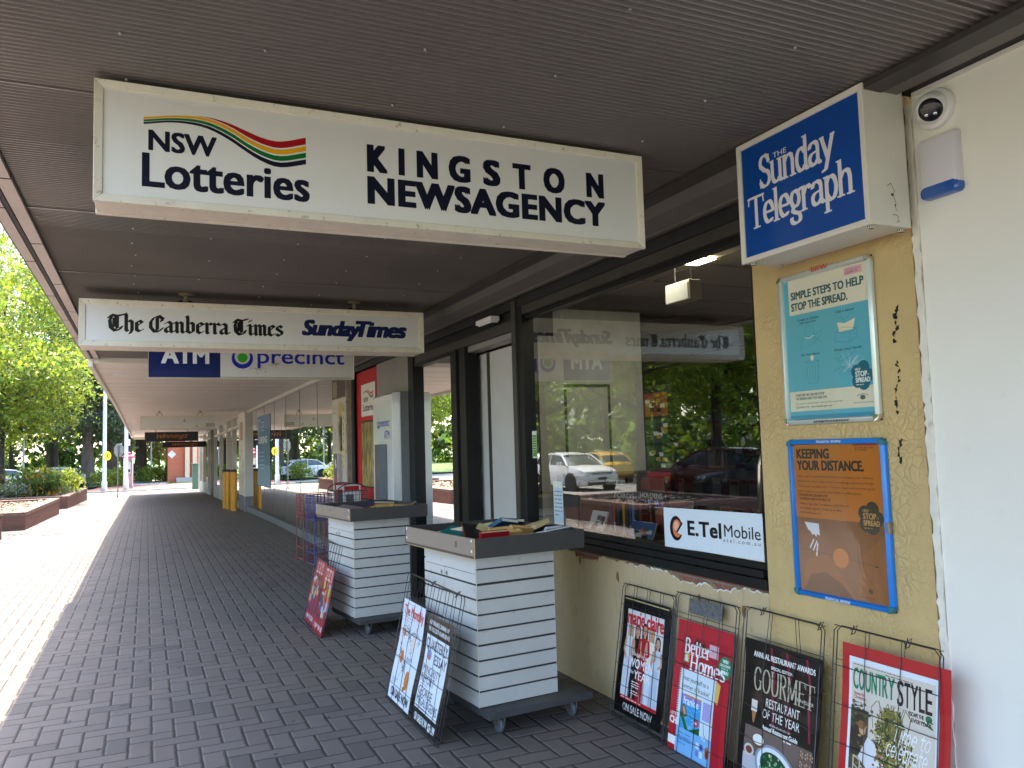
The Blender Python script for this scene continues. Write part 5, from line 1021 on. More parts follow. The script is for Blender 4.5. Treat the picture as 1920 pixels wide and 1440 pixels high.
def pr_red(seed, c1, c2):
    p = Print(); rr = random.Random(seed); p.rect(0, 0, .40, .56, c1, 0); p.rect(.02, .02, .38, .10, c2, 1); p.text('NEW ISSUE', .04, .36, .035, .035, 'EBDCDC', 3, bold=.06); p.rect(.06, .44, .34, .54, 'E0A3A0', 1); p.text('SPECIAL', .07, .33, .46, .055, 'B01F2C', 3, bold=.06)
    for i in range(34): x, y = rr.uniform(.02, .30), rr.uniform(.11, .40); p.rect(x, y, x + rr.uniform(.03, .1), y + rr.uniform(.02, .09), ('C8B04A', '9FB4D8', 'C0392F', '5A4C78', 'D9CFC4', '7E2A30', 'CF7A3A', '3A3E58')[i % 8], 1.5 + .03 * i)
    return p
wire_rack('double wire rack with two red magazine posters leaning on the farther trolley', (1.335, 7.70), (1.335, 6.86), .18, .76, [(pr_red(1, '9A2540', 'A42C4A'), .02, .01, .38, .56, .005, 'poster'), (pr_red(2, 'A82430', 'B02A34'), .43, .0, .38, .56, .006, 'poster')], G_T, 8, 4)

# ------------------------------------------------------------- wooden trolleys of second hand books
M_slat = mat('white_slatwall', (.54, .53, .505), .42, var=.07, vs=2.5, dirt=.55, dc=(.25, .225, .19), ds=6, dt=.60, bmp=.05, bs=60)
M_groove = mat('dark_groove', (.030, .030, .032), .6, var=0); M_trayc = mat('charcoal_laminate', (.055, .050, .048), .42, var=.08, vs=4, dirt=.5, dc=(.16, .14, .12), ds=14, dt=.68)
M_chip = mat('bare_chipboard', (.48, .30, .14), .8, var=.2, vs=40)
TW, TD = .70, .955
def trolley(label, x, y, rz):
    t = thing('book_trolley', label, 'trolley', (x, y, 0), rz, 'white slatted book trolleys')
    Z0, Z1, ZT = .138, .955, 1.062
    bx0, bx1, by0, by1 = .09, .595, .165, .865
    mb = MB(); mb.box((bx0 + .004, by0 + .004, Z0), (bx1 - .004, by1 - .004, Z1), 1); n = 10; ph = (Z1 - Z0) / n; g = .011
    for i in range(n):
        z0 = Z0 + i * ph + (g / 2 if i else 0); z1 = Z0 + (i + 1) * ph - g / 2
        q_ = rng.normal(0, .0009); mb.box((bx0 + abs(q_), by0 + q_, z0 + q_), (bx1 + q_, by0 + .0155, z1 + q_)); mb.box((bx0, by1 - .0155, z0), (bx1, by1, z1)); mb.box((bx1 - .0155, by0 + .016, z0), (bx1, by1 - .016, z1))
    zz = [Z0 + i * ph for i in range(n - 1)] + [Z0 + (n - 1.9) * ph + .0]
    for i in range(n - 2):
        z0 = Z0 + i * ph + (g / 2 if i else 0); z1 = Z0 + (i + 1) * ph - g / 2; ym = (by0 + by1) / 2 + .06
        mb.box((bx0, by0 + .016, z0), (bx0 + .0155, ym - .002, z1)); mb.box((bx0, ym + .002, z0), (bx0 + .0155, by1 - .016, z1))
    z0 = Z0 + (n - 2) * ph + g / 2; mb.box((bx0, by0 + .016, z0), (bx0 + .0155, ym - .002, z0 + .05)); mb.box((bx0, ym + .002, z0), (bx0 + .0155, by1 - .016, z0 + .05)); mb.box((bx0, by0 + .016, z0 + .053), (bx0 + .0155, by1 - .016, Z1))
    mb.box((bx0 - .0015, by0 - .0015, Z0), (bx0 + .002, by0 + .002, Z1), 2)
    mb.build('slatted_body', [M_slat, M_groove, mat('cream_edge_strip', (.60, .55, .44), .5)], t)
    for s in (-1, 1): mb = MB(); mb.lathe([(0, -.004), (.010, -.004), (.013, 0)], (bx0 - .001, ym + s * .035, Z0 + (n - 2) * ph + .022), 14, 0, 'x'); mb.lathe([(0, -.006), (.004, -.005), (.005, 0)], (bx0 - .003, ym + s * .035, Z0 + (n - 2) * ph + .022), 8, 1, 'x'); mb.build('lock', [M_steel, M_black], t)
    mb = MB(); mb.box((.09, .055, .098), (.76, .80, .134)); mb.build('base_board', mat('grey_base_board', (.052, .052, .054), .55, var=.15, vs=8, dirt=.5, dc=(.25, .2, .14), ds=18, dt=.70), t, bevel=.003)
    for cx, cy in ((.19, .13), (.66, .13), (.19, .72), (.66, .72)):
        mb = MB(); mb.box((cx - .03, cy - .025, .094), (cx + .03, cy + .025, .0975), 0); mb.box((cx - .020, cy - .03, .040), (cx - .016, cy + .03, .094), 0); mb.box((cx + .016, cy - .03, .040), (cx + .020, cy + .03, .094), 0); c_ = mb.build('caster', [M_steel], t, bevel=.001, seg=1)
        mb = MB(); mb.lathe([(.010, -.013), (.036, -.013), (.0425, -.006), (.0425, .006), (.036, .013), (.010, .013)], (cx, cy, .0425), 22, 0, 'x'); mb.build('wheel', M_rub, c_, smooth=True)
    mb = MB(); zb = .958; th = .016
    mb.box((.002, .002, zb), (TW - .002, TD - .002, zb + .012), 0); mb.box((0, 0, zb + .0125), (TW, th, ZT), 0); mb.box((0, TD - th, zb + .0125), (TW, TD, ZT), 0); mb.box((0, th + .0005, zb + .0125), (th, TD - th - .0005, ZT), 1); mb.box((TW - th, th + .0005, zb + .0125), (TW, TD - th - .0005, ZT), 0)
    mb.box((-.0012, -.0012, zb + .002), (.0028, .0105, ZT + .0006), 2); mb.box((-.001, .03, zb - .004), (.018, TD - .04, zb - .0005), 2)
    for yy in (.03, TD - .035):
        for z in (zb + .03, zb + .085): mb.box((-.0018, yy, z), (.001, yy + .012, z + .014), 3)
    mb.build('tray', [M_trayc, mat('taupe_laminate', (.25, .205, .165), .42, var=.05, vs=5, dirt=.3, dc=(.2, .15, .1), ds=25, dt=.68), M_chip, M_plast], t)
    return t
T1 = (1.572, 3.985, R(5.5)); T2 = (1.530, 6.66, R(6))
trolley('nearer white slatted book trolley with paperbacks in its dark tray', *T1); trolley('farther white slatted book trolley beside the wire basket stands', *T2)
def book(T, u, v, z, w_, h_, th, rz, tilt, roll, c, label, pagec='CDB98F', cover2=None):
    """a book lying or leaning in the tray: (u,v,z) centre of its lower face in tray space"""
    cs, sn = math.cos(T[2]), math.sin(T[2])
    t = thing('book', label, 'book', (T[0] + u * cs - v * sn, T[1] + u * sn + v * cs, z), 0, 'second hand books in the trolley trays'); t.rotation_euler = (tilt, roll, T[2] + rz)
    a, b = w_ / 2, h_ / 2; mb = MB(); mb.box((-a, -b, 0), (a, b, .0022)); mb.box((-a, -b, th - .0022), (a, b, th), 1); mb.box((-a - .002, -b, .0), (-a - .0002, b, th))
    p = Print(); 
    mb.build('cover', [paper(c, .35), paper(cover2 or c, .35)], t)
    mb = MB(); mb.box((-a + .001, -b + .003, .0026), (a - .004, b - .003, th - .0026)); mb.build('pages', mat('book_pages_' + pagec, lin(pagec), .85, var=.10, vs=3, stretch=(1, 1, 90)), t)
    return t
zt = .975
B1 = [(.16, .07, zt + .055, .17, .11, .030, 0.0, R(-72), 0, '8E1620', 'red hardback standing at the front edge of the nearer tray', 'B9A47C', None), (.30, .20, zt + .03, .20, .13, .06, .1, R(-60), 0, 'C6A468', 'tan paperback block with curling pages in the middle of the nearer tray', 'C4A468', None), (.42, .24, zt + .045, .18, .12, .03, .3, R(-65), R(8), 'B9935A', 'tan paperback leaning behind the curled pages in the nearer tray', 'C9AA70', None), (.53, .13, zt + .03, .26, .19, .012, .12, R(-38), R(-4), '8F979E', 'pale grey magazine slumped against the front of the nearer tray', 'D8DADC', None), (.62, .22, zt + .05, .12, .10, .01, .1, R(-50), 0, 'D9DDE2', 'white booklet in the right front corner of the nearer tray', 'E2E4E6', None), (.17, .55, zt + .045, .15, .20, .02, .4, R(12), R(-14), '12625F', 'teal paperback at the left of the nearer tray', 'D2C7AC', None), (.25, .48, zt + .05, .14, .20, .025, -.3, R(20), R(8), '7A1B24', 'dark red paperback half buried in the nearer tray', 'BFAE88', '141214'), (.28, .34, zt + .05, .13, .19, .03, .9, R(25), R(-8), '161618', 'black paperback with pale lettering in the nearer tray', 'C9B98E', 'D2C896'), (.42, .50, zt + .065, .15, .22, .025, .3, R(-28), R(10), '1F4A66', 'glossy blue paperback arching over the pile in the nearer tray', 'C8CCD0', '132C3E'), (.55, .62, zt + .07, .16, .22, .02, -.2, R(-20), R(6), '1A2028', 'dark navy paperback on top of the nearer pile', 'BFB8A4', '202A36'), (.60, .42, zt + .06, .15, .21, .03, .4, R(-16), R(-10), 'C9B184', 'cream paperback bent upward near the back of the nearer tray', 'D2BE92', None), (.12, .25, zt + .02, .16, .22, .03, 1.2, 0, R(6), '6A5A48', 'brown paperback flat at the front left of the nearer tray', 'C2AE84', None), (.40, .78, zt + .04, .2, .16, .03, .1, R(10), 0, '2E3A2C', 'dark green paperback at the far end of the nearer tray', 'BFAE88', None)]
B1 += [(.50, .36, zt + .035, .15, .21, .03, -.5, R(14), R(8), '3A2A44', 'purple grey paperback wedged in the middle of the nearer tray', 'C4B48E', None), (.20, .66, zt + .045, .14, .2, .028, .7, R(-10), R(8), 'B4A27C', 'faded straw coloured paperback at the left rear of the nearer tray', 'CDB98F', '8C2A22'), (.34, .62, zt + .05, .16, .2, .03, -.1, R(-18), R(-8), '8C1A20', 'crimson paperback leaning at the rear of the nearer tray', 'D0BE96', '16161A'), (.60, .76, zt + .04, .14, .2, .025, .2, R(-12), R(4), '3C4A58', 'steel blue paperback in the far right corner of the nearer tray', 'C9B98E', None), (.36, .10, zt + .02, .17, .12, .02, .05, R(-55), 0, 'A89468', 'beige booklet squeezed beside the red hardback in the nearer tray', 'D2C094', None)]
for b in B1: book(T1, *b)
B2 = [(.20, .22, zt + .05, .26, .18, .02, .3, R(-10), R(-14), '4E0F18', 'maroon hardback propped across the farther tray', 'B5A37C', '3A0C14'), (.36, .20, zt + .045, .18, .13, .03, .1, R(-30), 0, 'B07C34', 'orange tan paperback in the middle of the farther tray', 'BE9656', None), (.50, .16, zt + .05, .2, .13, .02, .2, R(-20), R(6), 'C8934A', 'golden paperback at the right of the farther tray', 'C9A868', None), (.46, .12, zt + .04, .16, .11, .015, .1, R(-35), 0, '9CC0D8', 'sky blue booklet at the front of the farther tray', 'DADDE0', None), (.12, .45, zt + .05, .18, .25, .015, .4, R(4), R(-10), '8C7A78', 'greyish pink magazine at the back left of the farther tray', 'D6CFC6', None), (.42, .45, zt + .075, .20, .25, .02, .1, R(-8), R(4), '1A2144', 'navy paperback on top of the farther pile', 'C6BEA8', None), (.15, .15, zt + .04, .15, .2, .025, .8, R(-8), R(-6), '24303A', 'slate coloured paperback at the front left of the farther tray', 'C9B98E', 'BFAE88'), (.60, .30, zt + .06, .15, .2, .02, .5, R(-6), R(-14), '2E2C2E', 'charcoal paperback tilting over the right rim of the farther tray', 'C2AE84', None)]
for b in B2: book(T2, *b)

# ------------------------------------------------------------- wire basket stands by the far window
def basket(name_label, x, y, c, h_, w_, d_, rails, arch=False):
    t = thing('wire_stand', name_label, 'newspaper stand', (x, y, gz(y)), R(4), 'wire newspaper stands'); M_ = mat('wire_' + name_label.split()[0], c, .45, .2, var=.15, vs=20); mb = MB(); r = .0062
    for sx in (0, w_):
        for sy in (0, d_):
            pth = [(sx, sy, 0), (sx, sy, h_)]; mb.tube(pth, r, 6)
    for z in rails: mb.tube([(0, 0, z), (w_, 0, z), (w_, d_, z), (0, d_, z), (0, 0, z)], r, 6)
    if arch:
        for sy in (0, d_): mb.tube([(0, sy, h_)] + [(w_ / 2 - w_ / 2 * math.cos(a), sy, h_ + .09 * math.sin(a)) for a in np.linspace(0, math.pi, 9)] + [(w_, sy, h_)], r * 1.2, 6)
    mb.build('frame', M_, t, smooth=True); mb = MB(); z0 = h_ - .30
    for k in range(9):
        f = k / 8; mb.tube([(w_ * f, 0, h_), (w_ * f, 0, z0), (w_ * f, d_, z0 + .05), (w_ * f, d_, h_)], .0034, 5); mb.tube([(0, d_ * f, h_), (0, d_ * f, z0), (w_, d_ * f, z0), (w_, d_ * f, h_)], .0024, 5)
    for k in range(6): z = z0 + .3 * k / 6; mb.tube([(0, 0, z), (w_, 0, z), (w_, d_, z), (0, d_, z), (0, 0, z)], .0024, 5)
    for k in range(9): mb.tube([(w_ * k / 8, 0, .18), (w_ * k / 8, d_, .16)], .0024, 5)
    for k in range(7): mb.tube([(w_ * k / 6, d_, .18), (w_ * k / 6, d_, z0)], .0022, 5)
    mb.build('basket', M_, t); return t
basket('red wire newspaper stand at the left of the row', 2.00, 11.55, (.26, .035, .04), .94, .40, .40, (.04, .20, .62, .94)); basket('blue wire newspaper stand between the red stand and the arched stand', 2.05, 11.02, (.05, .06, .22), .94, .40, .40, (.03, .18, .62, .94))
basket('black wire stand with an arched top holding magazines', 2.06, 9.60, (.05, .05, .055), 1.06, .36, .42, (.05, .5, 1.06), True)
def mag(x, y, z, w_, h_, rz, tilt, c, label, c2='D8D4CE'):
    t = thing('magazine', label, 'magazine', (x, y, z), rz, 'magazines in the wire stands'); t.rotation_euler = (tilt, 0, rz); mb = MB(); mb.box((-w_ / 2, 0, 0), (w_ / 2, .008, h_)); b_ = mb.build('pages', paper('CFC9BE', .5), t)
    p = Print(); p.rect(-w_ / 2, 0, w_ / 2, h_, c, 0); p.rect(-w_ * .42, h_ * .78, w_ * .42, h_ * .94, c2, 1); p.rect(-w_ * .35, h_ * .2, w_ * .1, h_ * .65, '5B5560', 1); p.lines(-w_ * .3, w_ * .4, h_ * .15, 2, .02, c2, 2, .012); p.build('cover', t, lambda u, v, d: (u, -.0006 - d, v)); return t
mag(2.25, 9.64, .80, .22, .34, R(5), R(-6), 'D8D5D0', 'white magazine standing in the black arched stand', 'A8232C'); mag(2.19, 9.80, .82, .22, .33, R(5), R(-8), 'A02630', 'red magazine behind the white one in the black arched stand'); mag(2.30, 9.92, .80, .20, .32, R(5), R(-8), '18171A', 'black magazine at the back of the arched stand'); mag(2.22, 9.62, .20, .2, .28, R(5), R(-5), 'B02A34', 'red and white magazine low in the black arched stand'); mag(2.24, 11.10, .66, .26, .34, R(8), R(-62), '7C86B8', 'crumpled blue and pink paper lying in the blue wire stand', 'C98A8A')

# ------------------------------------------------------------- cash machine
t = thing('cash_machine', 'tall white cash machine with a grey keypad hood and a blue logo', 'cash machine', (2.40, 8.40, 0))
mb = MB(); mb.ring([[(x, y, z) for x, z in ((0, .0), (.098, .0), (.098, 2.16), (.02, 2.16), (0, 2.14))] for y in (0.0, .80)]); bd = mb.build('cabinet', mat('white_gloss_panel', (.68, .67, .65), .18, var=.02, coat=.4), t, bevel=.006)
mb = MB(); mb.box((.099, -.002, 0), (.20, .80, 2.165)); mb.build('side_trim', mat('mid_grey_trim', (.16, .165, .17), .4), t)
mb = MB(); mb.ring([[(x, y, z) for x, y in ((-.002, .22), (-.08, .25), (-.08, .45), (-.002, .58))] for z in (.35, 1.60)]); mb.build('keypad_hood', mat('slate_plastic', (.055, .065, .080), .4), t, bevel=.006)
p = Print(); ring_logo(p, .26, 1.84, .06, 1); p.text('precinct', .34, .86, 1.80, .085, '1026A8', 3, bold=.03); p.text('ATM', .60, .88, 1.66, .09, '1026A8', 3, bold=.03); p.rect(.06, 1.48, .16, 1.58, '2C3A48', 1)
for k in range(9): p.rect(.09 + .02 * (k % 3), 1.38 - .06 * k, .13 + .02 * (k % 3), 1.42 - .06 * k, '3C4A5A', 1)
p.rect(.04, .5, .18, 1.6, 'C9C9CC', .5); p.build('lettering', bd, lambda u, z, d: (-.0006 - d, (1.03 - u) * .755, z))

# ------------------------------------------------------------- yellow bollards
def bollard(x, y, label):
    t = thing('bollard', label, 'bollard', (x, y, gz(y)), group='yellow bollards'); mb = MB(); mb.lathe([(.068, 0), (.068, 1.08), (.066, 1.10)], (0, 0, 0), 18); mb.build('post', mat('signal_yellow', (.66, .30, .012), .4, var=.08, vs=6), t, smooth=True)
    mb = MB(); mb.lathe([(.072, 1.10), (.072, 1.145), (.055, 1.165), (0, 1.17)], (0, 0, 0), 18); mb.build('cap', mat('black_cap', (.02, .02, .02), .5), t, smooth=True)
bollard(2.16, 25.9, 'yellow bollard with a black cap, first from the left'); bollard(2.20, 25.3, 'thick yellow bollard with a black cap, second from the left'); bollard(2.26, 24.5, 'yellow bollard with a black cap, third from the left'); bollard(2.27, 24.1, 'yellow bollard with a black cap nearest the sticker covered column')

# ------------------------------------------------------------- things inside the shop
t = thing('ceiling_light', 'lit rectangular troffer in the shop ceiling', 'light', (3.15, 4.33, 2.752)); mb = MB(); mb.box((-.30, -.10, -.004), (.30, .10, .0)); mb.build('diffuser', emit('lit_diffuser', (1.0, .94, .76), 5), t); mb = MB(); [mb.box(*q) for q in (((-.32, -.12, -.006), (-.301, .12, .0)), ((.301, -.12, -.006), (.32, .12, .0)), ((-.30, -.12, -.006), (.30, -.101, .0)), ((-.30, .101, -.006), (.30, .12, .0)))]; mb.build('frame', M_white, t)
t = thing('hanging_lamp_box', 'pale emergency light box hanging by a cord inside the window', 'light', (3.2, 4.27, 2.45)); mb = MB(); mb.box((-.05, -.13, 0), (.05, .13, .13)); mb.build('case', mat('yellowed_plastic', (.50, .45, .34), .5), t, bevel=.008); mb = MB(); mb.box((-.056, -.12, .005), (-.051, .12, .11)); mb.build('panel', mat('greyed_lamp_panel', (.36, .36, .34), .5), t); mb = MB(); mb.tube([(0, .08, .13), (0, .085, .2), (0, .075, .30)], .004, 6); mb.tube([(0, -.09, .13), (0, -.09, .30)], .002, 5); mb.build('cord', M_black, t)
t = thing('hoop_rail', 'bent chrome hoop rail standing inside the right of the window', 'rail', (3.2, 3.4, 0.0)); mb = MB()
for dx in (0, .22): mb.tube([(dx, .30, .0), (dx, .26, 1.0)] + [(dx, .05 + .18 * math.cos(a), 1.36 + .16 * math.sin(a)) for a in np.linspace(.2, math.pi - .2, 9)] + [(dx, -.18, 1.0), (dx, -.22, 0)], .017, 8)
mb.build('tube', M_chrome, t, smooth=True)
t = thing('low_cabinet', 'dark low cabinet in front of the pale partition behind the window', 'cabinet', (3.32, 5.40, .015)); mb = MB(); mb.box((-.42, -.14, 0), (.42, .17, 1.30)); mb.build('carcass', mat('dark_cabinet', (.05, .04, .034), .5), t, bevel=.006)
for k_ in range(3): mb = MB(); mb.box((-.40, -.155, .10 + .4 * k_), (.40, -.1405, .46 + .4 * k_)); mb.build('drawer', mat('dark_cabinet_front', (.065, .052, .043), .5), t, bevel=.004)
def card_rack(x, y, z, cols, label):
    t = thing('card_rack', label, 'display rack', (x, y, z)); mb = MB(); mb.box((.02, -.14, 0), (.05, .14, len(cols) * .17 + .05)); mb.build('back_board', M_dark, t)
    for k, c in enumerate(cols):
        q = Print(); rr = random.Random(k); q.rect(-.13, .02, .13, .17, c, 0)
        for i in range(9): a, b = rr.uniform(-.12, .08), rr.uniform(.03, .12); q.rect(a, b, a + .05, b + .025, ('D9CDBF', '2A1A16', 'A9843A')[i % 3], 1 + .1 * i)
        q.build('card_pack', t, lambda u, v, d, k=k: (-.0 - d, -u, v + k * .17))
    return t
card_rack(3.0, 4.35, 1.18, ('A01F1C', '1F3A22', '2A4A2A', '8E3A1E'), 'rack of red, green and orange card packs behind the window')
t = thing('card_stand', 'red rounded card with a small blue panel standing on the display ledge', 'display card', (2.86, 4.22, .99)); mb = MB(); mb.ring([[(d, y, .17 + z) for y, z in rrect(.13, .16, .03)] for d in (0, .008)]); bd = mb.build('card', mat('rusty_red_card', (.24, .05, .035), .4), t); q = Print(); q.rect(-.10, .10, .10, .20, 'C9CDD6', 1); q.rect(-.095, .105, .095, .195, '182A66', 2); q.text('SUNDAY', -.07, .07, .155, .025, 'B9C4DC', 3, bold=.06); q.text('EXTRA', -.05, .06, .12, .025, 'B9C4DC', 3, bold=.06); q.build('panel', bd, lambda u, v, d: (-.0005 - d, -u, v + .05))
spec = [(.0, .21, '22304E'), (.03, .24, '8A3A1E'), (.062, .22, '2F3A46'), (.09, .25, '1A1A20'), (.12, .23, 'A8842E'), (.15, .25, '4A2A20'), (.182, .22, '23406A'), (.21, .24, '5A6A7A'), (.245, .25, '2A2018'), (.275, .23, '6A2A22')]
for k, (dy, h_, c) in enumerate(spec):
    t = thing('book', ['navy', 'rust red', 'slate', 'black', 'mustard', 'brown', 'mid blue', 'pale grey', 'dark brown', 'brick red'][k] + ' book standing upright in the row on the window ledge', 'book', (2.80, 4.62 - dy * 1.25, .931), 0, 'books in the window'); mb = MB(); mb.box((0, -.014, 0), (.16, .014, h_)); mb.build('cover', paper(c, .4), t)
    if k in (1, 4, 6): q = Print(); q.rect(-.012, .03, .012, h_ * .4, 'C9BDA8', 1); q.build('spine_label', t, lambda u, v, d: (-.0006 - d, -u, v))
def shelf_label(s, y, z, label): 
    t = thing('shelf_sign', label, 'sign', (2.84, y, z), group='lettered cards over the books'); q = Print(); q.rect(-.14, -.012, .14, .045, '14120F', 0); q.text(s, -.12, .12, .0, .030, 'BDB4A2', 2, bold=.04); mb = MB(); mb.box((.0005, -.14, -.012), (.006, .14, .045)); mb.build('card', M_dark, t); q.build('lettering', t, lambda u, v, d: (-d, -u, v)); mb = MB(); mb.box((.002, -.01, .931 - z), (.006, .01, -.0125)); mb.build('stem', M_dark, t)
shelf_label('FORDS', 4.52, 1.185, 'dark card lettered FORDS over the books'); shelf_label('HOLDENS', 4.21, 1.20, 'dark card lettered HOLDENS over the books'); shelf_label('COMMODORES', 4.62, 1.27, 'dark card lettered COMMODORES above the others')
for x, y, z, w_, h_, c, lb in ((2.76, 4.78, .935, .2, .15, 'C3C2BE', 'grey magazine leaning at the left end of the window ledge'), (2.74, 4.22, .935, .26, .12, '2B4A78', 'blue picture book lying in front on the window ledge'), (2.80, 3.92, .935, .22, .26, '6A3A34', 'reddish picture book upright at the right of the ledge')):
    t = thing('magazine', lb, 'magazine', (x, y, z), 0); mb = MB(); mb.hexa([(0, -w_ / 2, 0), (.012, -w_ / 2, 0), (.012, w_ / 2, 0), (0, w_ / 2, 0), (.05, -w_ / 2, h_), (.062, -w_ / 2, h_), (.062, w_ / 2, h_), (.05, w_ / 2, h_)]); mb.build('pages', paper('C6BFB2', .5), t); q = Print(); rr = random.Random(int(y * 100)); q.rect(-w_ / 2, 0, w_ / 2, h_, c, 0)
    for i in range(10): a, b = rr.uniform(-w_ * .45, w_ * .2), rr.uniform(.01, h_ * .7); q.rect(a, b, a + w_ * .25, b + h_ * .2, ('14161C', 'A8A6A2', 'B5552A', '3A4A5A')[i % 4], 1 + .1 * i)
    q.build('cover', t, lambda u, v, d, h_=h_: (.05 * v / h_ - .0008 - d, -u, v))
for k, (y, z, c, lb) in enumerate(((5.37, 1.55, '5F8A3A', 'green phone card stuck high on the left edge of the glass'), (5.02, 1.14, 'BCCBD4', 'pale notice sheet taped low on the glass'))):
    t = tag(bpy.data.objects.new('window_notice', None), lb, 'notice'); col.objects.link(t); t.location = (2.6165, y, z); q = Print(); w_, h_ = ((.075, .20), (.14, .30))[k]; q.rect(-w_ / 2, -h_ / 2, w_ / 2, h_ / 2, 'D9DED2', 0); q.rect(-w_ * .45, -h_ * .45, w_ * .45, h_ * .35, c, 1); q.lines(-w_ * .4, w_ * .4, h_ * .25, 7, h_ * .09, '54606A' if k else 'DDE6D2', 2, h_ * .035, seed=k); q.build('sheet', t, lambda u, v, d: (-d, -u, v))
t = thing('shop_shelving', 'tall crowded magazine shelving deep inside the shop', 'shelving', (7.2, 7.2, 0.015)); mb = MB(); mb.box((.30, -3, 0), (.36, 3, 1.9)); [mb.box((0, -3, z), (.30, 3, z + .02)) for z in (.3, .7, 1.1, 1.5)]; mb.build('shelf_unit', mat('brown_shelf', (.12, .09, .07), .6), t)
q = Print(); rr = random.Random(77)
for j in range(4):
    u = -2.9
    while u < 2.8:
        w_ = rr.uniform(.14, .24); h_ = rr.uniform(.24, .32); c = rr.choice(('7A2A24', '8A7F72', '2C3E5A', 'B5A58A', '3A3430', 'A8763C', '4A5A3A', '9A9490', '5A2A44')); q.rect(u, .33 + .4 * j, u + w_, .33 + .4 * j + h_, c, 0); q.rect(u + .02, .33 + .4 * j + h_ * .7, u + w_ - .02, .33 + .4 * j + h_ * .88, rr.choice(('D9D2C4', '1A1816', 'B03A30')), 1); u += w_ + .02
o = q.build('magazine_row', t, lambda u, z, d: (.10 - d, -u, z)); o['kind'] = 'stuff'
# ------------------------------------------------------------- brick planters and seat
def planter(label, P, h_, soil, y0=None):
    cx = sum(p[0] for p in P) / len(P); cy = sum(p[1] for p in P) / len(P); z = gz(cy)
    t = thing('brick_planter', label, 'planter', (cx, cy, z), group='brick planters along the footpath'); L = [(x - cx, y - cy) for x, y in P]
    def inset(d):
        n = len(L); o = []
        for i in range(n):
            a, b, c = Vector(L[i - 1]), Vector(L[i]), Vector(L[(i + 1) % n]); e1 = (b - a).normalized(); e2 = (c - b).normalized(); n1 = Vector((-e1.y, e1.x)); n2 = Vector((-e2.y, e2.x)); bis = (n1 + n2).normalized(); o.append(tuple(b + bis * d / max(.3, bis.dot(n1))))
        return o
    I = inset(.24); n = len(L); mb = MB()
    for i in range(n):
        k = (i + 1) % n; mb.hexa([(*L[i], -.2), (*L[k], -.2), (*I[k], -.2), (*I[i], -.2), (*L[i], h_ - .085), (*L[k], h_ - .085), (*I[k], h_ - .085), (*I[i], h_ - .085)], 0)
    mb.build('brick_wall', M_pbrick, t)
    O = inset(-.012); I2 = inset(.25); mb = MB()
    for i in range(n):
        k = (i + 1) % n; mb.hexa([(*O[i], h_ - .083), (*O[k], h_ - .083), (*I2[k], h_ - .083), (*I2[i], h_ - .083), (*O[i], h_), (*O[k], h_), (*I2[k], h_), (*I2[i], h_)], 0)
    mb.build('coping', mat('brick_coping', (.20, .115, .085), .85, var=.3, vs=9, bmp=.4, bs=30), t)
    # uneven soil
    S_ = inset(.23); m = 26; mb = MB(); xs = [p[0] for p in S_]; ys = [p[1] for p in S_]; x0, x1, y0, y1 = min(xs), max(xs), min(ys), max(ys); rr = random.Random(int(cx * 10 + cy)); hh = [[rr.uniform(-.03, .03) for _ in range(m + 1)] for _ in range(m + 1)]
    def inside(x, y):
        c = False
        for i in range(n):
            (xa, ya), (xb, yb) = S_[i], S_[i - 1]
            if (ya > y) != (yb > y) and x < (xb - xa) * (y - ya) / (yb - ya) + xa: c = not c
        return c
    for i in range(m):
        for j in range(m):
            c = [(x0 + (x1 - x0) * (i + a) / m, y0 + (y1 - y0) * (j + b) / m, h_ - soil + hh[i + a][j + b]) for a, b in ((0, 0), (1, 0), (1, 1), (0, 1))]
            if inside(sum(q[0] for q in c) / 4, sum(q[1] for q in c) / 4): mb.face(c)
    so_ = mb.build('soil', M_soil, t); return t
def chips(t, n, x0, x1, y0, y1, z, seed):
    rr = random.Random(seed); mb = MB()
    for i in range(n):
        x, y = rr.uniform(x0, x1), rr.uniform(y0, y1); a = rr.uniform(0, 6.28); l, w_ = rr.uniform(.03, .09), rr.uniform(.01, .03); q = Vector((math.cos(a), math.sin(a), rr.uniform(-.4, .4))) * l; p = Vector((-math.sin(a), math.cos(a), rr.uniform(-.4, .4))) * w_; c = Vector((x, y, z + rr.uniform(0, .03)))
        mb.face([c - q - p, c + q - p, c + q + p, c - q + p], i % 3)
    o = mb.build('bark_chips', [mat('chip_a', (.30, .21, .14), .9), mat('chip_b', (.20, .13, .085), .9), mat('chip_c', (.40, .31, .23), .9)], t); o['kind'] = 'stuff'
p0 = planter('brick planter of bare mulch left of the footpath beside the shops', [(-2.75, 12.2), (-2.75, 15.6), (-5.4, 15.6), (-5.4, 12.2)][::1], .42, .08); chips(p0, 500, -1.05, 1.05, -1.4, 1.4, .345, 1)
p1 = planter('low brick planter of bare bark mulch, the nearest one in view', [(-2.50, 21.35), (-2.40, 28.0), (-5.9, 28.2), (-5.9, 21.3)], .44, .07); chips(p1, 900, -1.3, 1.35, -3, 3, .38, 2)
p2 = planter('brick planter full of shrubs and orange flowers', [(-3.02, 31.6), (-2.45, 31.55), (-2.32, 39.2), (-6.0, 39.2), (-6.0, 32.4)], .46, .06)
t = thing('round_bench', 'round brick drum bench at the left edge of the paving', 'seat', (-3.00, 18.75, gz(18.8))); mb = MB(); mb.lathe([(.40, -.1), (.40, .46)], n=36); mb.build('drum', M_pbrick, t); mb = MB(); mb.lathe([(.415, .462), (.415, .52), (.405, .535), (0, .54)], n=36); mb.build('top', mat('pale_brick_top', (.36, .25, .18), .85, var=.2, vs=9), t)

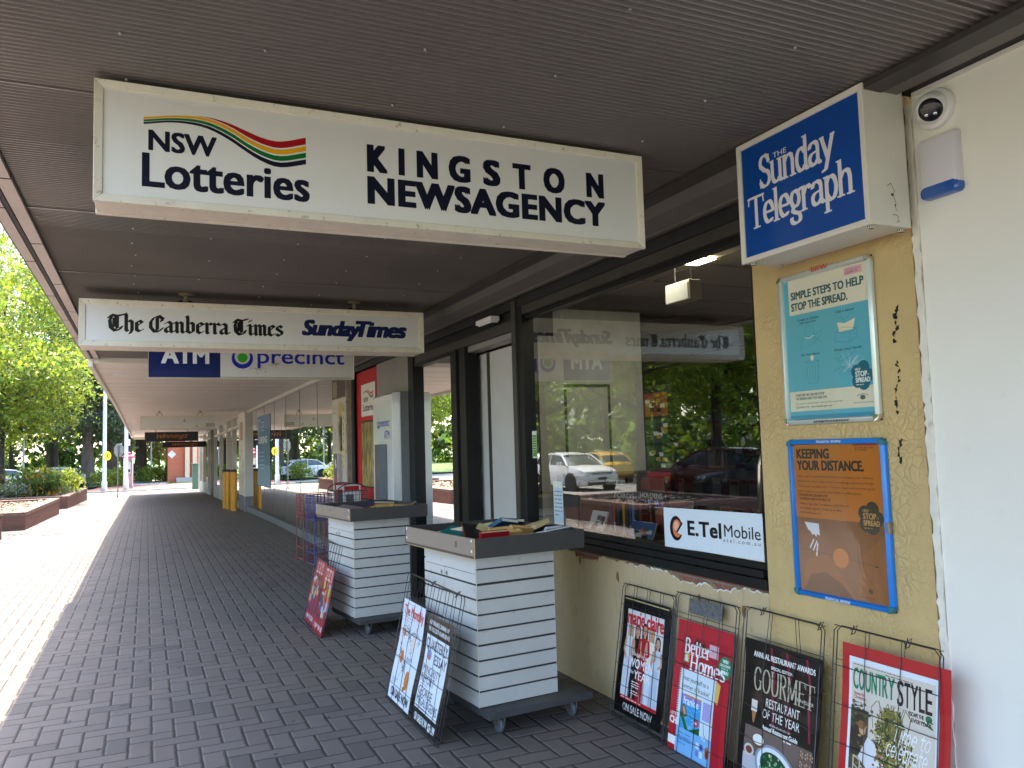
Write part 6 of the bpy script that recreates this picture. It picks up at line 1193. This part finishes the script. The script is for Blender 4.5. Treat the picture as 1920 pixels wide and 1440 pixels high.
# ------------------------------------------------------------- foliage
def leaf_mesh(name, C, N, size, mats, flat=.0, aspect=.55, drop=0.0, mi=None):
    """C: (n,3) leaf centres; each leaf a small bent quad with its own direction"""
    n = len(C); a = rng.normal(size=(n, 3)); a[:, 2] = a[:, 2] * (1 - flat) - drop; a /= np.linalg.norm(a, axis=1)[:, None] + 1e-9
    b = np.cross(a, rng.normal(size=(n, 3))); b /= np.linalg.norm(b, axis=1)[:, None] + 1e-9
    s = size * (.5 + 1.1 * rng.random(n) ** 1.5)[:, None]; V = np.empty((n, 4, 3)); V[:, 0] = C - a * s; V[:, 1] = C + b * s * aspect; V[:, 2] = C + a * s; V[:, 3] = C - b * s * aspect
    me = bpy.data.meshes.new(name); me.vertices.add(n * 4); me.vertices.foreach_set('co', V.astype(np.float32).ravel()); me.loops.add(n * 4); me.loops.foreach_set('vertex_index', np.arange(n * 4, dtype=np.int32)); me.polygons.add(n)
    me.polygons.foreach_set('loop_start', np.arange(0, n * 4, 4, dtype=np.int32)); me.polygons.foreach_set('loop_total', np.full(n, 4, dtype=np.int32))
    for x in mats: me.materials.append(x)
    if mi is None: mi = rng.integers(0, len(mats), n)
    me.polygons.foreach_set('material_index', np.asarray(mi, dtype=np.int32)); me.update(calc_edges=True); me.validate(); return me
def clumps(ells, n_cl, per, spread, shell=.55):
    out = []
    vol = np.array([e[3] * e[4] * e[5] for e in ells]); cnt = np.maximum(3, (n_cl * vol / vol.sum())).astype(int)
    for e, k in zip(ells, cnt):
        d = rng.normal(size=(k, 3)); d /= np.linalg.norm(d, axis=1)[:, None]; r = (shell + (1 - shell) * rng.random(k) ** .6)[:, None] * rng.uniform(.82, 1.12, k)[:, None]
        cc = np.array(e[:3]) + d * r * np.array(e[3:6])
        for c in cc:
            m_ = int(per * rng.uniform(.4, 1.5)); sp = spread * rng.uniform(.6, 1.4); out.append(c + rng.normal(size=(m_, 3)) * np.array([sp, sp, sp * .6]))
    return np.concatenate(out)
LF_A = leaf('fresh_leaf', (.15, .23, .025), .52); LF_B = leaf('mid_leaf', (.075, .135, .02), .46); LF_Y = leaf('yellow_leaf', (.27, .30, .025), .55)
LF_D = leaf('dark_needle', (.020, .042, .016), .2); LF_E = leaf('grey_needle', (.045, .070, .038), .25)
def limbs(mb, base, top, r0, n, spread, zmin, rr):
    path = [Vector(base)]; k = 7
    for i in range(1, k + 1): f = i / k; path.append(Vector(base) + (Vector(top) - Vector(base)) * f + Vector((rr.gauss(0, .10), rr.gauss(0, .10), 0)) * (f if i < k else 1))
    rad = [r0 * (1.25 if i == 0 else 1 - .8 * i / k) for i in range(k + 1)]; mb.tube(path, rad, 9)
    for j in range(n):
        f = rr.uniform(zmin, .95); i = min(k - 1, int(f * k)); p = path[i].lerp(path[i + 1], f * k - i); a = rr.uniform(0, 6.28); l = spread * rr.uniform(.5, 1.0); r = r0 * (1 - .8 * f) * .55
        q = [p]; d = Vector((math.cos(a), math.sin(a), rr.uniform(.3, .9)))
        for s in range(1, 5): q.append(q[-1] + d * l / 4 + Vector((rr.gauss(0, .05), rr.gauss(0, .05), rr.gauss(0, .05))) * l); d = (d + Vector((rr.gauss(0, .25), rr.gauss(0, .25), rr.gauss(0, .15)))).normalized()
        mb.tube(q, [r * (1 - .22 * s) for s in range(5)], 6)
        for s in (2, 3): e = q[s]; d2 = Vector((rr.gauss(0, 1), rr.gauss(0, 1), rr.uniform(-.2, .8))).normalized(); mb.tube([e, e + d2 * l * .2, e + d2 * l * .4 + Vector((0, 0, -.05 * l))], [r * .4, r * .25, r * .1], 5)
def tree(label, x, y, h_, ells, ncl, per, spread, size, mats, r0=.16, group='street trees', bark=None, nl=14, lsp=2.2, zmin=.3, z=None, weights=None, drop=.25, name='street_tree', trees_extra=()):
    t = thing(name, label, 'tree', (x, y, gz(y) if z is None else z), group=group); rr = random.Random(int(x * 37 + y * 11)); mb = MB(); limbs(mb, (0, 0, -.1), (rr.uniform(-.3, .3), rr.uniform(-.3, .3), h_ * .82), r0, nl, lsp, zmin, rr); mb.build('trunk', bark or M_bark, t, smooth=True)
    C = clumps(ells, ncl, per, spread); mi = rng.choice(len(mats), len(C), p=weights); me = leaf_mesh('crown', C, None, size, mats, drop=drop, mi=mi); o = bpy.data.objects.new('crown', me); col.objects.link(o); o.parent = t; return t
def dup(t, x, y, rz, s, label, z=None, sz=None):
    c = copy_tree(t); c.location = (x, y, gz(y) if z is None else z); c.rotation_euler = (0, 0, rz); c.scale = (s, s, sz or s); c['label'] = label; return c
# the tree whose crown fills the top left, and its neighbours along the planters
ta = tree('leafy street tree with the nearest crown at the left edge, its trunk out of view', -5.3, 21.0, 8.5, [(0, 0, 5.2, 2.6, 2.9, 2.3), (-.8, .6, 7.0, 1.9, 2.0, 1.5), (.9, -.7, 4.2, 1.7, 1.8, 1.3), (.5, 1.2, 6.2, 1.8, 1.7, 1.4), (3.2, 4.2, 4.3, 1.5, .5, .35), (3.0, .6, 4.0, .9, .5, .3)], 340, 95, .30, .058, [LF_A, LF_B, LF_Y], weights=[.5, .3, .2])
tb = tree('bright green street tree with a dark trunk standing in the flowering planter', -5.15, 36.6, 10.5, [(0, 0, 6.2, 3.0, 2.8, 2.9), (.2, 0, 9.0, 2.3, 2.3, 2.0), (-1.2, .4, 5.0, 2.2, 2.2, 1.6), (1.25, -.3, 4.6, 1.9, 1.9, 1.7), (.6, .4, 3.3, 1.7, 1.8, .9), (2.1, .2, 4.3, .9, 1.2, .9)], 430, 80, .34, .072, [LF_A, LF_B, LF_Y], r0=.19, weights=[.45, .25, .30], lsp=2.5)
tb['label'] = 'bright green street tree with a dark trunk standing in the flowering planter'
dup(ta, -13.6, 21.0, 1.1, 1.08, 'street tree across the road from the bare mulch planter')
dup(ta, -5.1, 15.6, 2.4, .95, 'street tree rising from the mulch planter, mirrored in the display window')
dup(tb, -9.4, 18.4, 2.0, .95, 'street tree at the kerb, mirrored in the right of the display window')
dup(tb, -8.0, 44.5, 3.9, 1.05, 'street tree past the flowering planter at the end of the row')

k = 0
for (x, y, s, src, lb) in ((-18, 14, 1.4, tb, 'big tree on the verge beyond the road, opposite the planter'), (-19, 23, 1.5, ta, 'big tree on the verge beyond the road, opposite the seat'), (-17.5, 33, 1.3, tb, 'big tree on the verge beyond the road, opposite the shrubs'), (-20, 42, 1.5, ta, 'big tree at the far end of the verge'), (-13, 62, 1.25, tb, 'leafy tree over the parked white cars'), (-21, 66, 1.5, ta, 'leafy tree at the far left behind the parked cars'), (-9.2, 70, 1.2, ta, 'leafy tree behind the cars, left of the tall conifers')): dup(src, x, y, k * 1.3, s, lb); k += 1
# tall dark conifers over the lawn
pe = [(0, 0, 4.6, 3.0, 3.0, 1.3), (.4, .2, 7.0, 3.2, 3.2, 1.7), (-.3, 0, 10, 2.9, 2.9, 2.1), (0, 0, 13.5, 2.2, 2.2, 2.4), (1.8, -.5, 3.6, 1.5, 1.5, .8), (-1.8, -.3, 3.9, 1.4, 1.5, .8)]
pa = tree('tall dark conifer with a thick brown trunk, left of the signpost', -3.55, 60.5, 18, pe, 420, 70, .42, .10, [LF_D, LF_E, LF_B], r0=.40, group='dark conifers on the lawn', bark=M_bark2, nl=20, lsp=3.0, zmin=.22, z=-.36, weights=[.5, .38, .12], drop=.9, name='conifer')
for x, y, s, rz, lb in ((-2.3, 64, 1.05, 1.7, 'dark conifer just right of the thickest trunk'), (-.4, 67, 1.1, 2.9, 'dark conifer behind the telephone booth'), (-6.9, 74, 1.2, 4.2, 'dark conifer behind the parked cars'), (-14.5, 84, 1.3, .6, 'dark conifer at the far left of the park'), (-1.6, 80, 1.2, 5, 'dark conifer deep in the park between the poles'), (4.6, 92, 1.25, 1.1, 'dark conifer beyond the park path'), (9, 78, 1.1, 3, 'dark conifer behind the brick building')): dup(pa, x, y, rz, s, lb, z=-.36)
# smaller trees by the path
tp_ = tree('small tree with purplish leaves left of the brick building', .95, 72, 4.6, [(0, 0, 3.0, 1.5, 1.5, 1.5), (.3, .2, 4.0, 1.0, 1.0, .8)], 70, 55, .26, .085, [leaf('plum_leaf', (.085, .035, .032), .3), LF_B], r0=.08, group='small trees by the park path', z=-.35, nl=8, lsp=1.2, name='small_tree')
t_ = dup(tp_, -.15, 84, 2, 1.2, 'small tree beside the park path, farther off', z=-.35)
# ------------------------------------------------------------- shrubs
def shrub(label, x, y, z, rx, ry, rz_, n, size, mats, group, cat='shrub', up=0.0, weights=None, name='shrub', flowers=None):
    t = thing(name, label, cat, (x, y, z), group=group); C = clumps([(0, 0, rz_ * .5, rx, ry, rz_ * .5)], max(6, n // 30), 30, min(rx, rz_) * .22, .3); C[:, 2] = np.abs(C[:, 2])
    mi = rng.choice(len(mats), len(C), p=weights); me = leaf_mesh('foliage', C, None, size, mats, aspect=.42, drop=-up, mi=mi); o = bpy.data.objects.new('foliage', me); col.objects.link(o); o.parent = t
    if flowers:
        fm_, fn = flowers; d = rng.normal(size=(fn, 3)); d[:, 2] = np.abs(d[:, 2]); d /= np.linalg.norm(d, axis=1)[:, None]; C = d * np.array([rx, ry, rz_]) * rng.uniform(.85, 1.1, (fn, 1)); me = leaf_mesh('flowers', C, None, size * 1.1, [fm_], aspect=.5, drop=-.8); o = bpy.data.objects.new('flowers', me); col.objects.link(o); o.parent = t
    mb = MB()
    for i in range(5): a = i * 1.25; mb.tube([(0, 0, -.05), (rx * .3 * math.cos(a), ry * .3 * math.sin(a), rz_ * .4), (rx * .55 * math.cos(a), ry * .55 * math.sin(a), rz_ * .8)], [.014, .01, .004], 5)
    mb.build('stem', M_bark, t); return t
GB = 'shrubs in the flowering planter'; S1 = leaf('silver_leaf', (.17, .19, .13), .25); S2 = leaf('deep_leaf', (.022, .060, .012), .3); S3 = leaf('rust_leaf', (.17, .065, .032), .35); S4 = leaf('lime_leaf', (.24, .30, .07), .45); OR = leaf('orange_flower', (.55, .20, .02), .35); YE = leaf('yellow_flower', (.55, .40, .03), .35)
zs = gz(34) + .38
shrub('deep green tufted shrub with orange flowers in the middle of the planter', -3.75, 34.2, zs, .75, .8, .80, 1500, .075, [S2, LF_B], GB, up=1.5, flowers=(OR, 130))
shrub('orange flowering grassy shrub behind the deep green tuft', -3.85, 36.2, zs, .7, .8, 1.05, 1100, .08, [LF_B, S4], GB, up=1.5, flowers=(YE, 150))
shrub('pale lime grass clump at the right end of the planter', -3.0, 37.4, zs, .75, 1.2, .85, 1500, .085, [S4, S4, LF_Y], GB, up=1.6)
shrub('rusty red leafed shrub at the left of the planter', -5.35, 34.6, zs, .75, .8, 1.0, 1200, .085, [S3, S3, LF_B], GB)
shrub('low silver green shrub along the front wall of the planter', -4.85, 33.2, zs, .9, .55, .50, 1100, .055, [S1, S1, LF_B], GB); shrub('small silver green shrub beside the deep green tuft', -4.15, 33.0, zs, .45, .4, .55, 600, .05, [S1, LF_E], GB)
shrub('bright green bush with yellow tips at the far left of the planter', -5.75, 35.9, zs, .7, .8, .95, 1000, .08, [LF_A, LF_B], GB, flowers=(YE, 60)); shrub('low cream flowered cover at the right front of the planter', -2.95, 34.9, zs, .55, .9, .30, 800, .045, [S1, S4], GB)
shrub('green bush on the mulch at the left end of the bare planter', -5.4, 24.8, gz(25) + .36, .5, .8, .55, 700, .06, [LF_B, S2], GB)
GH = 'clipped hedges on the lawn'; ze = -.35
for i, (x, y, rx, lb) in enumerate(((-4.6, 58.0, .8, 'round green hedge left of the thick conifer trunk'), (-2.35, 57.8, .85, 'bright green hedge between the poles'), (-1.5, 58.6, .7, 'green hedge beside the telephone booth'), (.2, 63, .9, 'low hedge right of the telephone booth'), (1.15, 66, .8, 'leafy bush at the foot of the brick wall'), (-8.5, 59.5, 1.4, 'hedge behind the parked cars'))): shrub(lb, x, y, ze, rx, .7, 1.15, 1300, .09, [LF_A, LF_B, LF_Y], GH, 'hedge', name='hedge')
for i, (x, y) in enumerate(((-17.2, 17), (-17.4, 25), (-17, 35), (-17.2, 8))): shrub(('bushy hedge across the road opposite the near planter', 'bushy hedge across the road opposite the bare planter', 'bushy hedge across the road opposite the shrubs', 'bushy hedge across the road level with the trolleys')[i], x, y, -.15, 1.0, 3.2, 1.3, 2600, .11, [LF_A, LF_B], 'hedges across the road', 'hedge', name='hedge')
# far-off trees closing the view, one mass
nF = 60; ells = []
for i in range(nF): a = -1.05 + 2.1 * i / nF; r = rng.uniform(98, 125); ells.append((r * math.sin(a), r * math.cos(a), rng.uniform(3.0, 8), rng.uniform(5, 8), 4, rng.uniform(7, 11)))
for i in range(36): ells.append((-rng.uniform(26, 40), 4 + i * 2.7, rng.uniform(2.5, 6), 3.5, rng.uniform(3, 4.5), rng.uniform(5, 8.5)))
C = clumps(ells, 3600, 30, 1.0, .6); me = leaf_mesh('distant_trees', C, None, .46, [LF_B, LF_D, LF_A], mi=rng.choice(3, len(C), p=[.5, .3, .2])); o = bpy.data.objects.new('distant_trees', me); col.objects.link(o); o['kind'] = 'stuff'; tag(o, 'far off belt of mixed green trees closing the view', 'trees')

# ------------------------------------------------------------- posts, signs, telephone booth, brick building beyond the crossing
def pole(label, x, y, h_, r, z, c=(.55, .56, .58), group='poles by the crossing'):
    t = thing('light_pole', label, 'pole', (x, y, z), group=group); mb = MB(); mb.lathe([(r * 1.35, 0), (r * 1.35, .5), (r, .56), (r * .8, h_)], n=14); mb.build('shaft', mat('pole_grey', c, .45, .3, var=.06), t, smooth=True); mb = MB(); mb.lathe([(r * 2.0, 0), (r * 2.0, .03), (r * 1.4, .05)], n=14); mb.build('base_plate', M_steel, t); return t
zf = -.345
pl = pole('tall grey pole carrying the round yellow crossing sign', -2.20, 51.8, 7.5, .11, zf)
p2_ = pole('grey pole with a white box and small cameras beside the telephone booth', -1.09, 52.0, 7.5, .11, zf)
pole('thin far pole right of the telephone booth', .30, 64, 5.5, .06, zf, (.4, .37, .33)); pole('thin pole among the trees left of the conifers', -7.9, 66, 6, .07, zf, (.45, .42, .38))
t = thing('crossing_sign', 'round yellow pedestrian crossing sign turned half away', 'sign', (-2.05, 51.66, 1.62)); t.rotation_euler = (0, 0, R(48)); mb = MB(); mb.lathe([(0, .0), (.26, 0), (.26, .02), (0, .02)], n=28, axis='y'); ds = mb.build('disc', mat('sign_yellow', (.80, .62, .01), .4, var=0), t); q = Print(); q.line([(-.06, .12), (.0, .05), (-.07, -.13)], .05, '14130C', 1); q.line([(.0, .05), (.06, -.13)], .05, '14130C', 1.5); q.build('symbol', ds, lambda u, v, d: (u, -.0215 - d, v)); mb = MB(); mb.box((-.05, .001, -.03), (.05, .09, .03)); mb.build('clamp', M_steel, t)
t = thing('stop_sign', 'octagonal sign on a thin post seen from its grey back', 'sign', (-1.22, 41.2, gz(41.2)), R(-48)); mb = MB(); mb.tube([(0, .03, 0), (0, .03, 2.35)], .03, 10); mb.build('post', M_steel, t, smooth=True); mb = MB(); mb.ring([[(.33 * math.cos(R(22.5 + 45 * k)), yy, 2.13 + .33 * math.sin(R(22.5 + 45 * k))) for k in range(8)] for yy in (.065, .069)]); mb.build('plate', mat('bare_aluminium_back', (.50, .53, .55), .45, .4, var=.05), t); mb = MB(); mb.box((-.2, .055, 2.27), (.2, .064, 2.30)); mb.box((-.2, .055, 1.97), (.2, .064, 2.0)); mb.build('brace', M_steel, t)
t = thing('utility_box', 'small white box clamped high on the right pole', 'box', (-1.0, 51.86, 2.36)); mb = MB(); mb.box((-.12, -.08, -.18), (.12, .06, .18)); mb.build('box', M_plast, t, bevel=.01)
for s, lb in ((.26, 'street camera nearer the pole on its bracket'), (.52, 'street camera at the outer end of the bracket')): t = thing('street_camera', lb, 'camera', (-1.05 + s, 51.86, 3.35 - s * .35)); mb = MB(); mb.lathe([(0, -.22), (.06, -.20), (.065, 0), (.05, .05), (0, .06)], n=12); mb.build('dome', M_plast, t, smooth=True); mb = MB(); mb.tube([(-s, 0, .1 + s * .2), (0, 0, .06)], .018, 6); mb.build('bracket', M_plast, t)
t = thing('telephone_booth', 'slim pink and white telephone booth with a dark red cap', 'telephone booth', (-1.0, 53.4, zf)); mb = MB(); mb.box((-.26, -.25, .08), (-.21, .25, 1.80), 0); mb.box((.21, -.25, .08), (.26, .25, 1.80), 0); mb.box((-.21, .20, .08), (.21, .25, 1.80), 0); mb.build('cabin', [mat('pink_panel', (.72, .56, .57), .4, var=.05)], t, bevel=.01); mb = MB(); mb.lathe([(.38, 1.81), (.38, 1.90), (.26, 1.97), (.16, 2.0), (.16, 2.12), (.0, 2.18)], n=4); mb.build('cap', mat('crimson_cap', (.30, .03, .07), .4), t); mb = MB(); mb.box((-.17, .06, .85), (.17, .195, 1.60), 0); mb.box((-.11, .04, .95), (.11, .058, 1.15), 1); mb.build('telephone', [M_steel, M_dark], t, bevel=.01); mb = MB(); mb.box((-.27, -.26, 0), (.27, .26, .078)); mb.build('base', M_conc, t)
t = thing('brick_building', 'orange brick building with two cream pilasters beyond the crossing', 'building', (3.6, 62, zf)); mb = MB(); mb.box((-2.25, 0, 0), (6, 9, 4.6)); mb.build('wall', brick_mat('orange_brick', (.52, .135, .05), (.44, .11, .045), (.40, .28, .2), bw=.24, bh=.086, ms=.012), t)
for x in (-1.12, -.62): mb = MB(); mb.box((x, -.25, 0), (x + .30, -.002, 3.3), 0); mb.box((x - .05, -.3, 3.302), (x + .35, -.002, 3.45), 0); mb.box((x - .04, -.29, -.0), (x + .34, -.252, .25), 0); mb.build('pilaster', mat('cream_stone', (.62, .50, .34), .7, var=.08), t, bevel=.01)
mb = MB(); [mb.box((-1.7, -.5 - .3 * k, 0), (.3, -.26 - .0 - .3 * k + .0 * k, .30 - .1 * k)) for k in range(3)]; mb.build('step', M_conc, t); mb = MB(); mb.box((-2.35, -.12, 4.602), (6.1, 9.1, 4.75)); mb.build('roof_edge', M_white, t)
q = Print(); q.poly([(-.28, 0), (0, -.28), (.28, 0), (0, .28)], 'D8DDE4', 0); q.line([(-.09, .05), (.0, .14), (.09, .05)], .03, '9AA2B2', 1); q.build('plaque', t, lambda u, v, d: (-1.98 + u, -.004 - d, 1.95 + v))
mb = MB(); mb.ring([[(x, -.05, z) for x, z in ((-.05, 0), (.05, 0), (.05, .06), (-.05, .06))], [(x, -.001, z) for x, z in ((-.05, 0), (.05, 0), (.05, .06), (-.05, .06))]]); wl = mb.build('wall_lamp', M_dark, t); wl.location = (-1.5, -.002, 2.75)
t = thing('green_cabinet', 'dark green service cabinet at the end of the shopfronts', 'cabinet', (2.45, 47.0, gz(46) + .01)); mb = MB(); mb.box((-.2, -.3, 0), (.2, .3, 1.35)); mb.build('cabinet', mat('cabinet_green', (.03, .10, .08), .5), t, bevel=.02); mb = MB(); mb.box((-.23, -.33, 1.352), (.23, .33, 1.40)); mb.build('lid', mat('cabinet_green', (.03, .10, .08), .5), t)

# ------------------------------------------------------------- parked cars
def make_car(label, x, y, rz, c, group='parked cars', z=None, paint=None, tall=1.0, L=4.4):
    t = thing('parked_car', label, 'car', (x, y, -.13 + gz(y) if z is None else z), rz, group); Pm = paint or mat('car_paint_%d_%d_%d' % tuple(int(q * 100) for q in c), c, .22, .0, var=0, coat=.8)
    # stations along x (front at +x): x, z_bottom, z_top, half width low, half width top
    st = [(2.20, .42, .62, .55, .50), (2.12, .24, .74, .74, .66), (1.75, .20, .84, .86, .76), (1.05, .20, .93, .90, .80), (.55, .20, .97, .90, .82), (-.6, .20, .98, .90, .83), (-1.5, .22, .99, .90, .82), (-2.0, .28, .96, .84, .74), (-2.18, .40, .84, .72, .64)]
    rings = []
    for x_, zb, zt_, wl_, wt in st:
        zm = zb + (zt_ - zb) * .62; rings.append([(x_, -wl_ * .9, zb), (x_, -wl_, zb + .10), (x_, -wl_, zm), (x_, -wt, zt_), (x_, 0, zt_ + .035), (x_, wt, zt_), (x_, wl_, zm), (x_, wl_, zb + .10), (x_, wl_ * .9, zb)])
    mb = MB(); mb.ring(rings); bd = mb.build('body', Pm, t, smooth=True)
    k = tall; cab = [(1.00, .95, .76), (.35, 1.36 * k, .63), (-.35, 1.44 * k, .62), (-1.05, 1.40 * k, .60), (-1.72, 1.20 * k, .62), (-2.0, .97, .70)]
    mb = MB(); rg = []
    for x_, zt_, wt in cab: rg.append([(x_, -max(wt, .0) - (zt_ - .93) * .0 - .10 * (zt_ > 1), .93), (x_, -wt, zt_ - .045), (x_, -wt * .8, zt_), (x_, wt * .8, zt_), (x_, wt, zt_ - .045), (x_, max(wt, 0) + .10 * (zt_ > 1), .93)])
    mb.ring(rg); mb.build('window_glass', mat('car_glass', (.02, .03, .03), .06, var=0, coat=.5), t, smooth=True)
    mb = MB(); rg = [[(x_, -w_, z_ + .004), (x_, -w_ * .7, z_ + .030), (x_, w_ * .7, z_ + .030), (x_, w_, z_ + .004)] for x_, z_, w_ in ((.40, 1.345 * k, .56), (-.35, 1.435 * k, .57), (-1.05, 1.395 * k, .56), (-1.62, 1.25 * k, .56))]; mb.ring(rg)
    for s in (1, -1):
        mb.tube([(1.02, s * .80, .95), (.38, s * .645, 1.34 * k)], .035, 6); mb.tube([(-.45, s * .74, .97), (-.42, s * .64, 1.39 * k)], .030, 6); mb.tube([(-2.0, s * .72, .97), (-1.6, s * .62, 1.24 * k)], .06, 6); mb.tube([(.40, s * .63, 1.34 * k), (-.35, s * .635, 1.40 * k), (-1.1, s * .62, 1.36 * k), (-1.65, s * .61, 1.22 * k)], .03, 6)
    mb.build('roof', Pm, t, smooth=True)
    for sx in (1.36, -1.32):
        for s in (1, -1):
            mb = MB(); mb.lathe([(.19, -.10), (.30, -.10), (.325, -.06), (.325, .06), (.30, .10), (.19, .10)], (sx, s * -.82, .325), 22, 0, 'y'); w_ = mb.build('wheel', mat('tyre', (.018, .018, .018), .85), t, smooth=True); mb = MB(); mb.lathe([(0, -.06), (.05, -.085), (.19, -.07), (.19, .07), (0, .07)] if False else [(0, -.09), (.19, -.075), (.19, .075), (0, .09)], (sx, s * -.82, .325), 14, 0, 'y')
            mb.build('rim', M_steel, w_, smooth=True); mb = MB(); mb.lathe([(.325, -.085), (.385, -.085), (.385, .085), (.325, .085)], (sx, s * -.825, .325), 22, 0, 'y'); mb.build('wheel_arch', mat('arch_black', (.012, .012, .012), .7), t)
    for s in (1, -1):
        mb = MB(); mb.hexa([(2.08, s * .44, .63), (2.00, s * .73, .66), (1.80, s * .80, .72), (1.95, s * .44, .72), (2.10, s * .44, .70), (2.03, s * .72, .74), (1.76, s * .79, .80), (1.92, s * .44, .765)]); mb.build('headlight', mat('lamp_glass', (.55, .57, .60), .08, .3, var=0), t)
        mb = MB(); mb.box((-2.16, s * .42 - .0, .72), (-2.02, s * .70, .86)); mb.build('tail_light', mat('tail_red', (.30, .01, .01), .2, var=0), t); mb = MB(); mb.box((.62, s * .90, .98), (.78, s * 1.05, 1.10)); mb.build('wing_mirror', Pm, t, bevel=.02)
    mb = MB(); mb.box((2.13, -.42, .56), (2.19, .42, .70), 0); mb.box((2.10, -.60, .25), (2.17, .60, .40), 0); mb.box((2.185, -.40, .625), (2.20, .40, .64), 1); mb.lathe([(0, -.012), (.07, -.010), (.07, 0)], (2.19, 0, .64), 14, 1, 'x'); mb.build('grille', [mat('grille_black', (.015, .015, .016), .4), M_chrome], t)
    mb = MB(); mb.box((2.186, -.19, .43), (2.205, .19, .53)); mb.build('number_plate', mat('plate_dark', (.05, .05, .06), .4), t); return t
W_ = (.72, .72, .72)
CAR = make_car('shiny white hatchback mirrored in the display window', -10.0, 28.0, R(-92), W_)
def car_copy(label, x, y, rz, c, z=None):
    o = copy_tree(CAR); o.location = (x, y, -.13 + gz(y) if z is None else z); o.rotation_euler = (0, 0, rz); o['label'] = label; m_ = mat('car_paint_%d_%d_%d' % tuple(int(q * 100) for q in c), c, .22, .0, var=0, coat=.8)
    for ch in o.children:
        if ch.name.split('.')[0] in ('body', 'roof', 'wing_mirror'): ch.data = ch.data.copy(); ch.data.materials[0] = m_
    return o
car_copy('yellow car mirrored behind the white hatchback', -14.3, 33.0, R(100), (.62, .34, .02)); car_copy('white van sized car beyond the yellow one', -14.2, 40.5, R(95), W_)
car_copy('black car mirrored at the right of the display window', -9.0, 15.2, R(60), (.012, .012, .014)); car_copy('dark red car parked beside the black one', -9.6, 18.6, R(60), (.10, .012, .014)); car_copy('dark grey car parked nearest the camera across the kerb', -9.2, 11.6, R(60), (.03, .032, .036))
car_copy('white car half hidden by shrubs at the left of the far car park', -8.1, 60.0, R(20), W_, -.46); car_copy('silver car beside the white one in the far car park', -5.7, 60.8, R(160), (.55, .57, .60), -.46); car_copy('blue car at the far left of the distant car park', -11.4, 62.5, R(10), (.04, .10, .28), -.46)
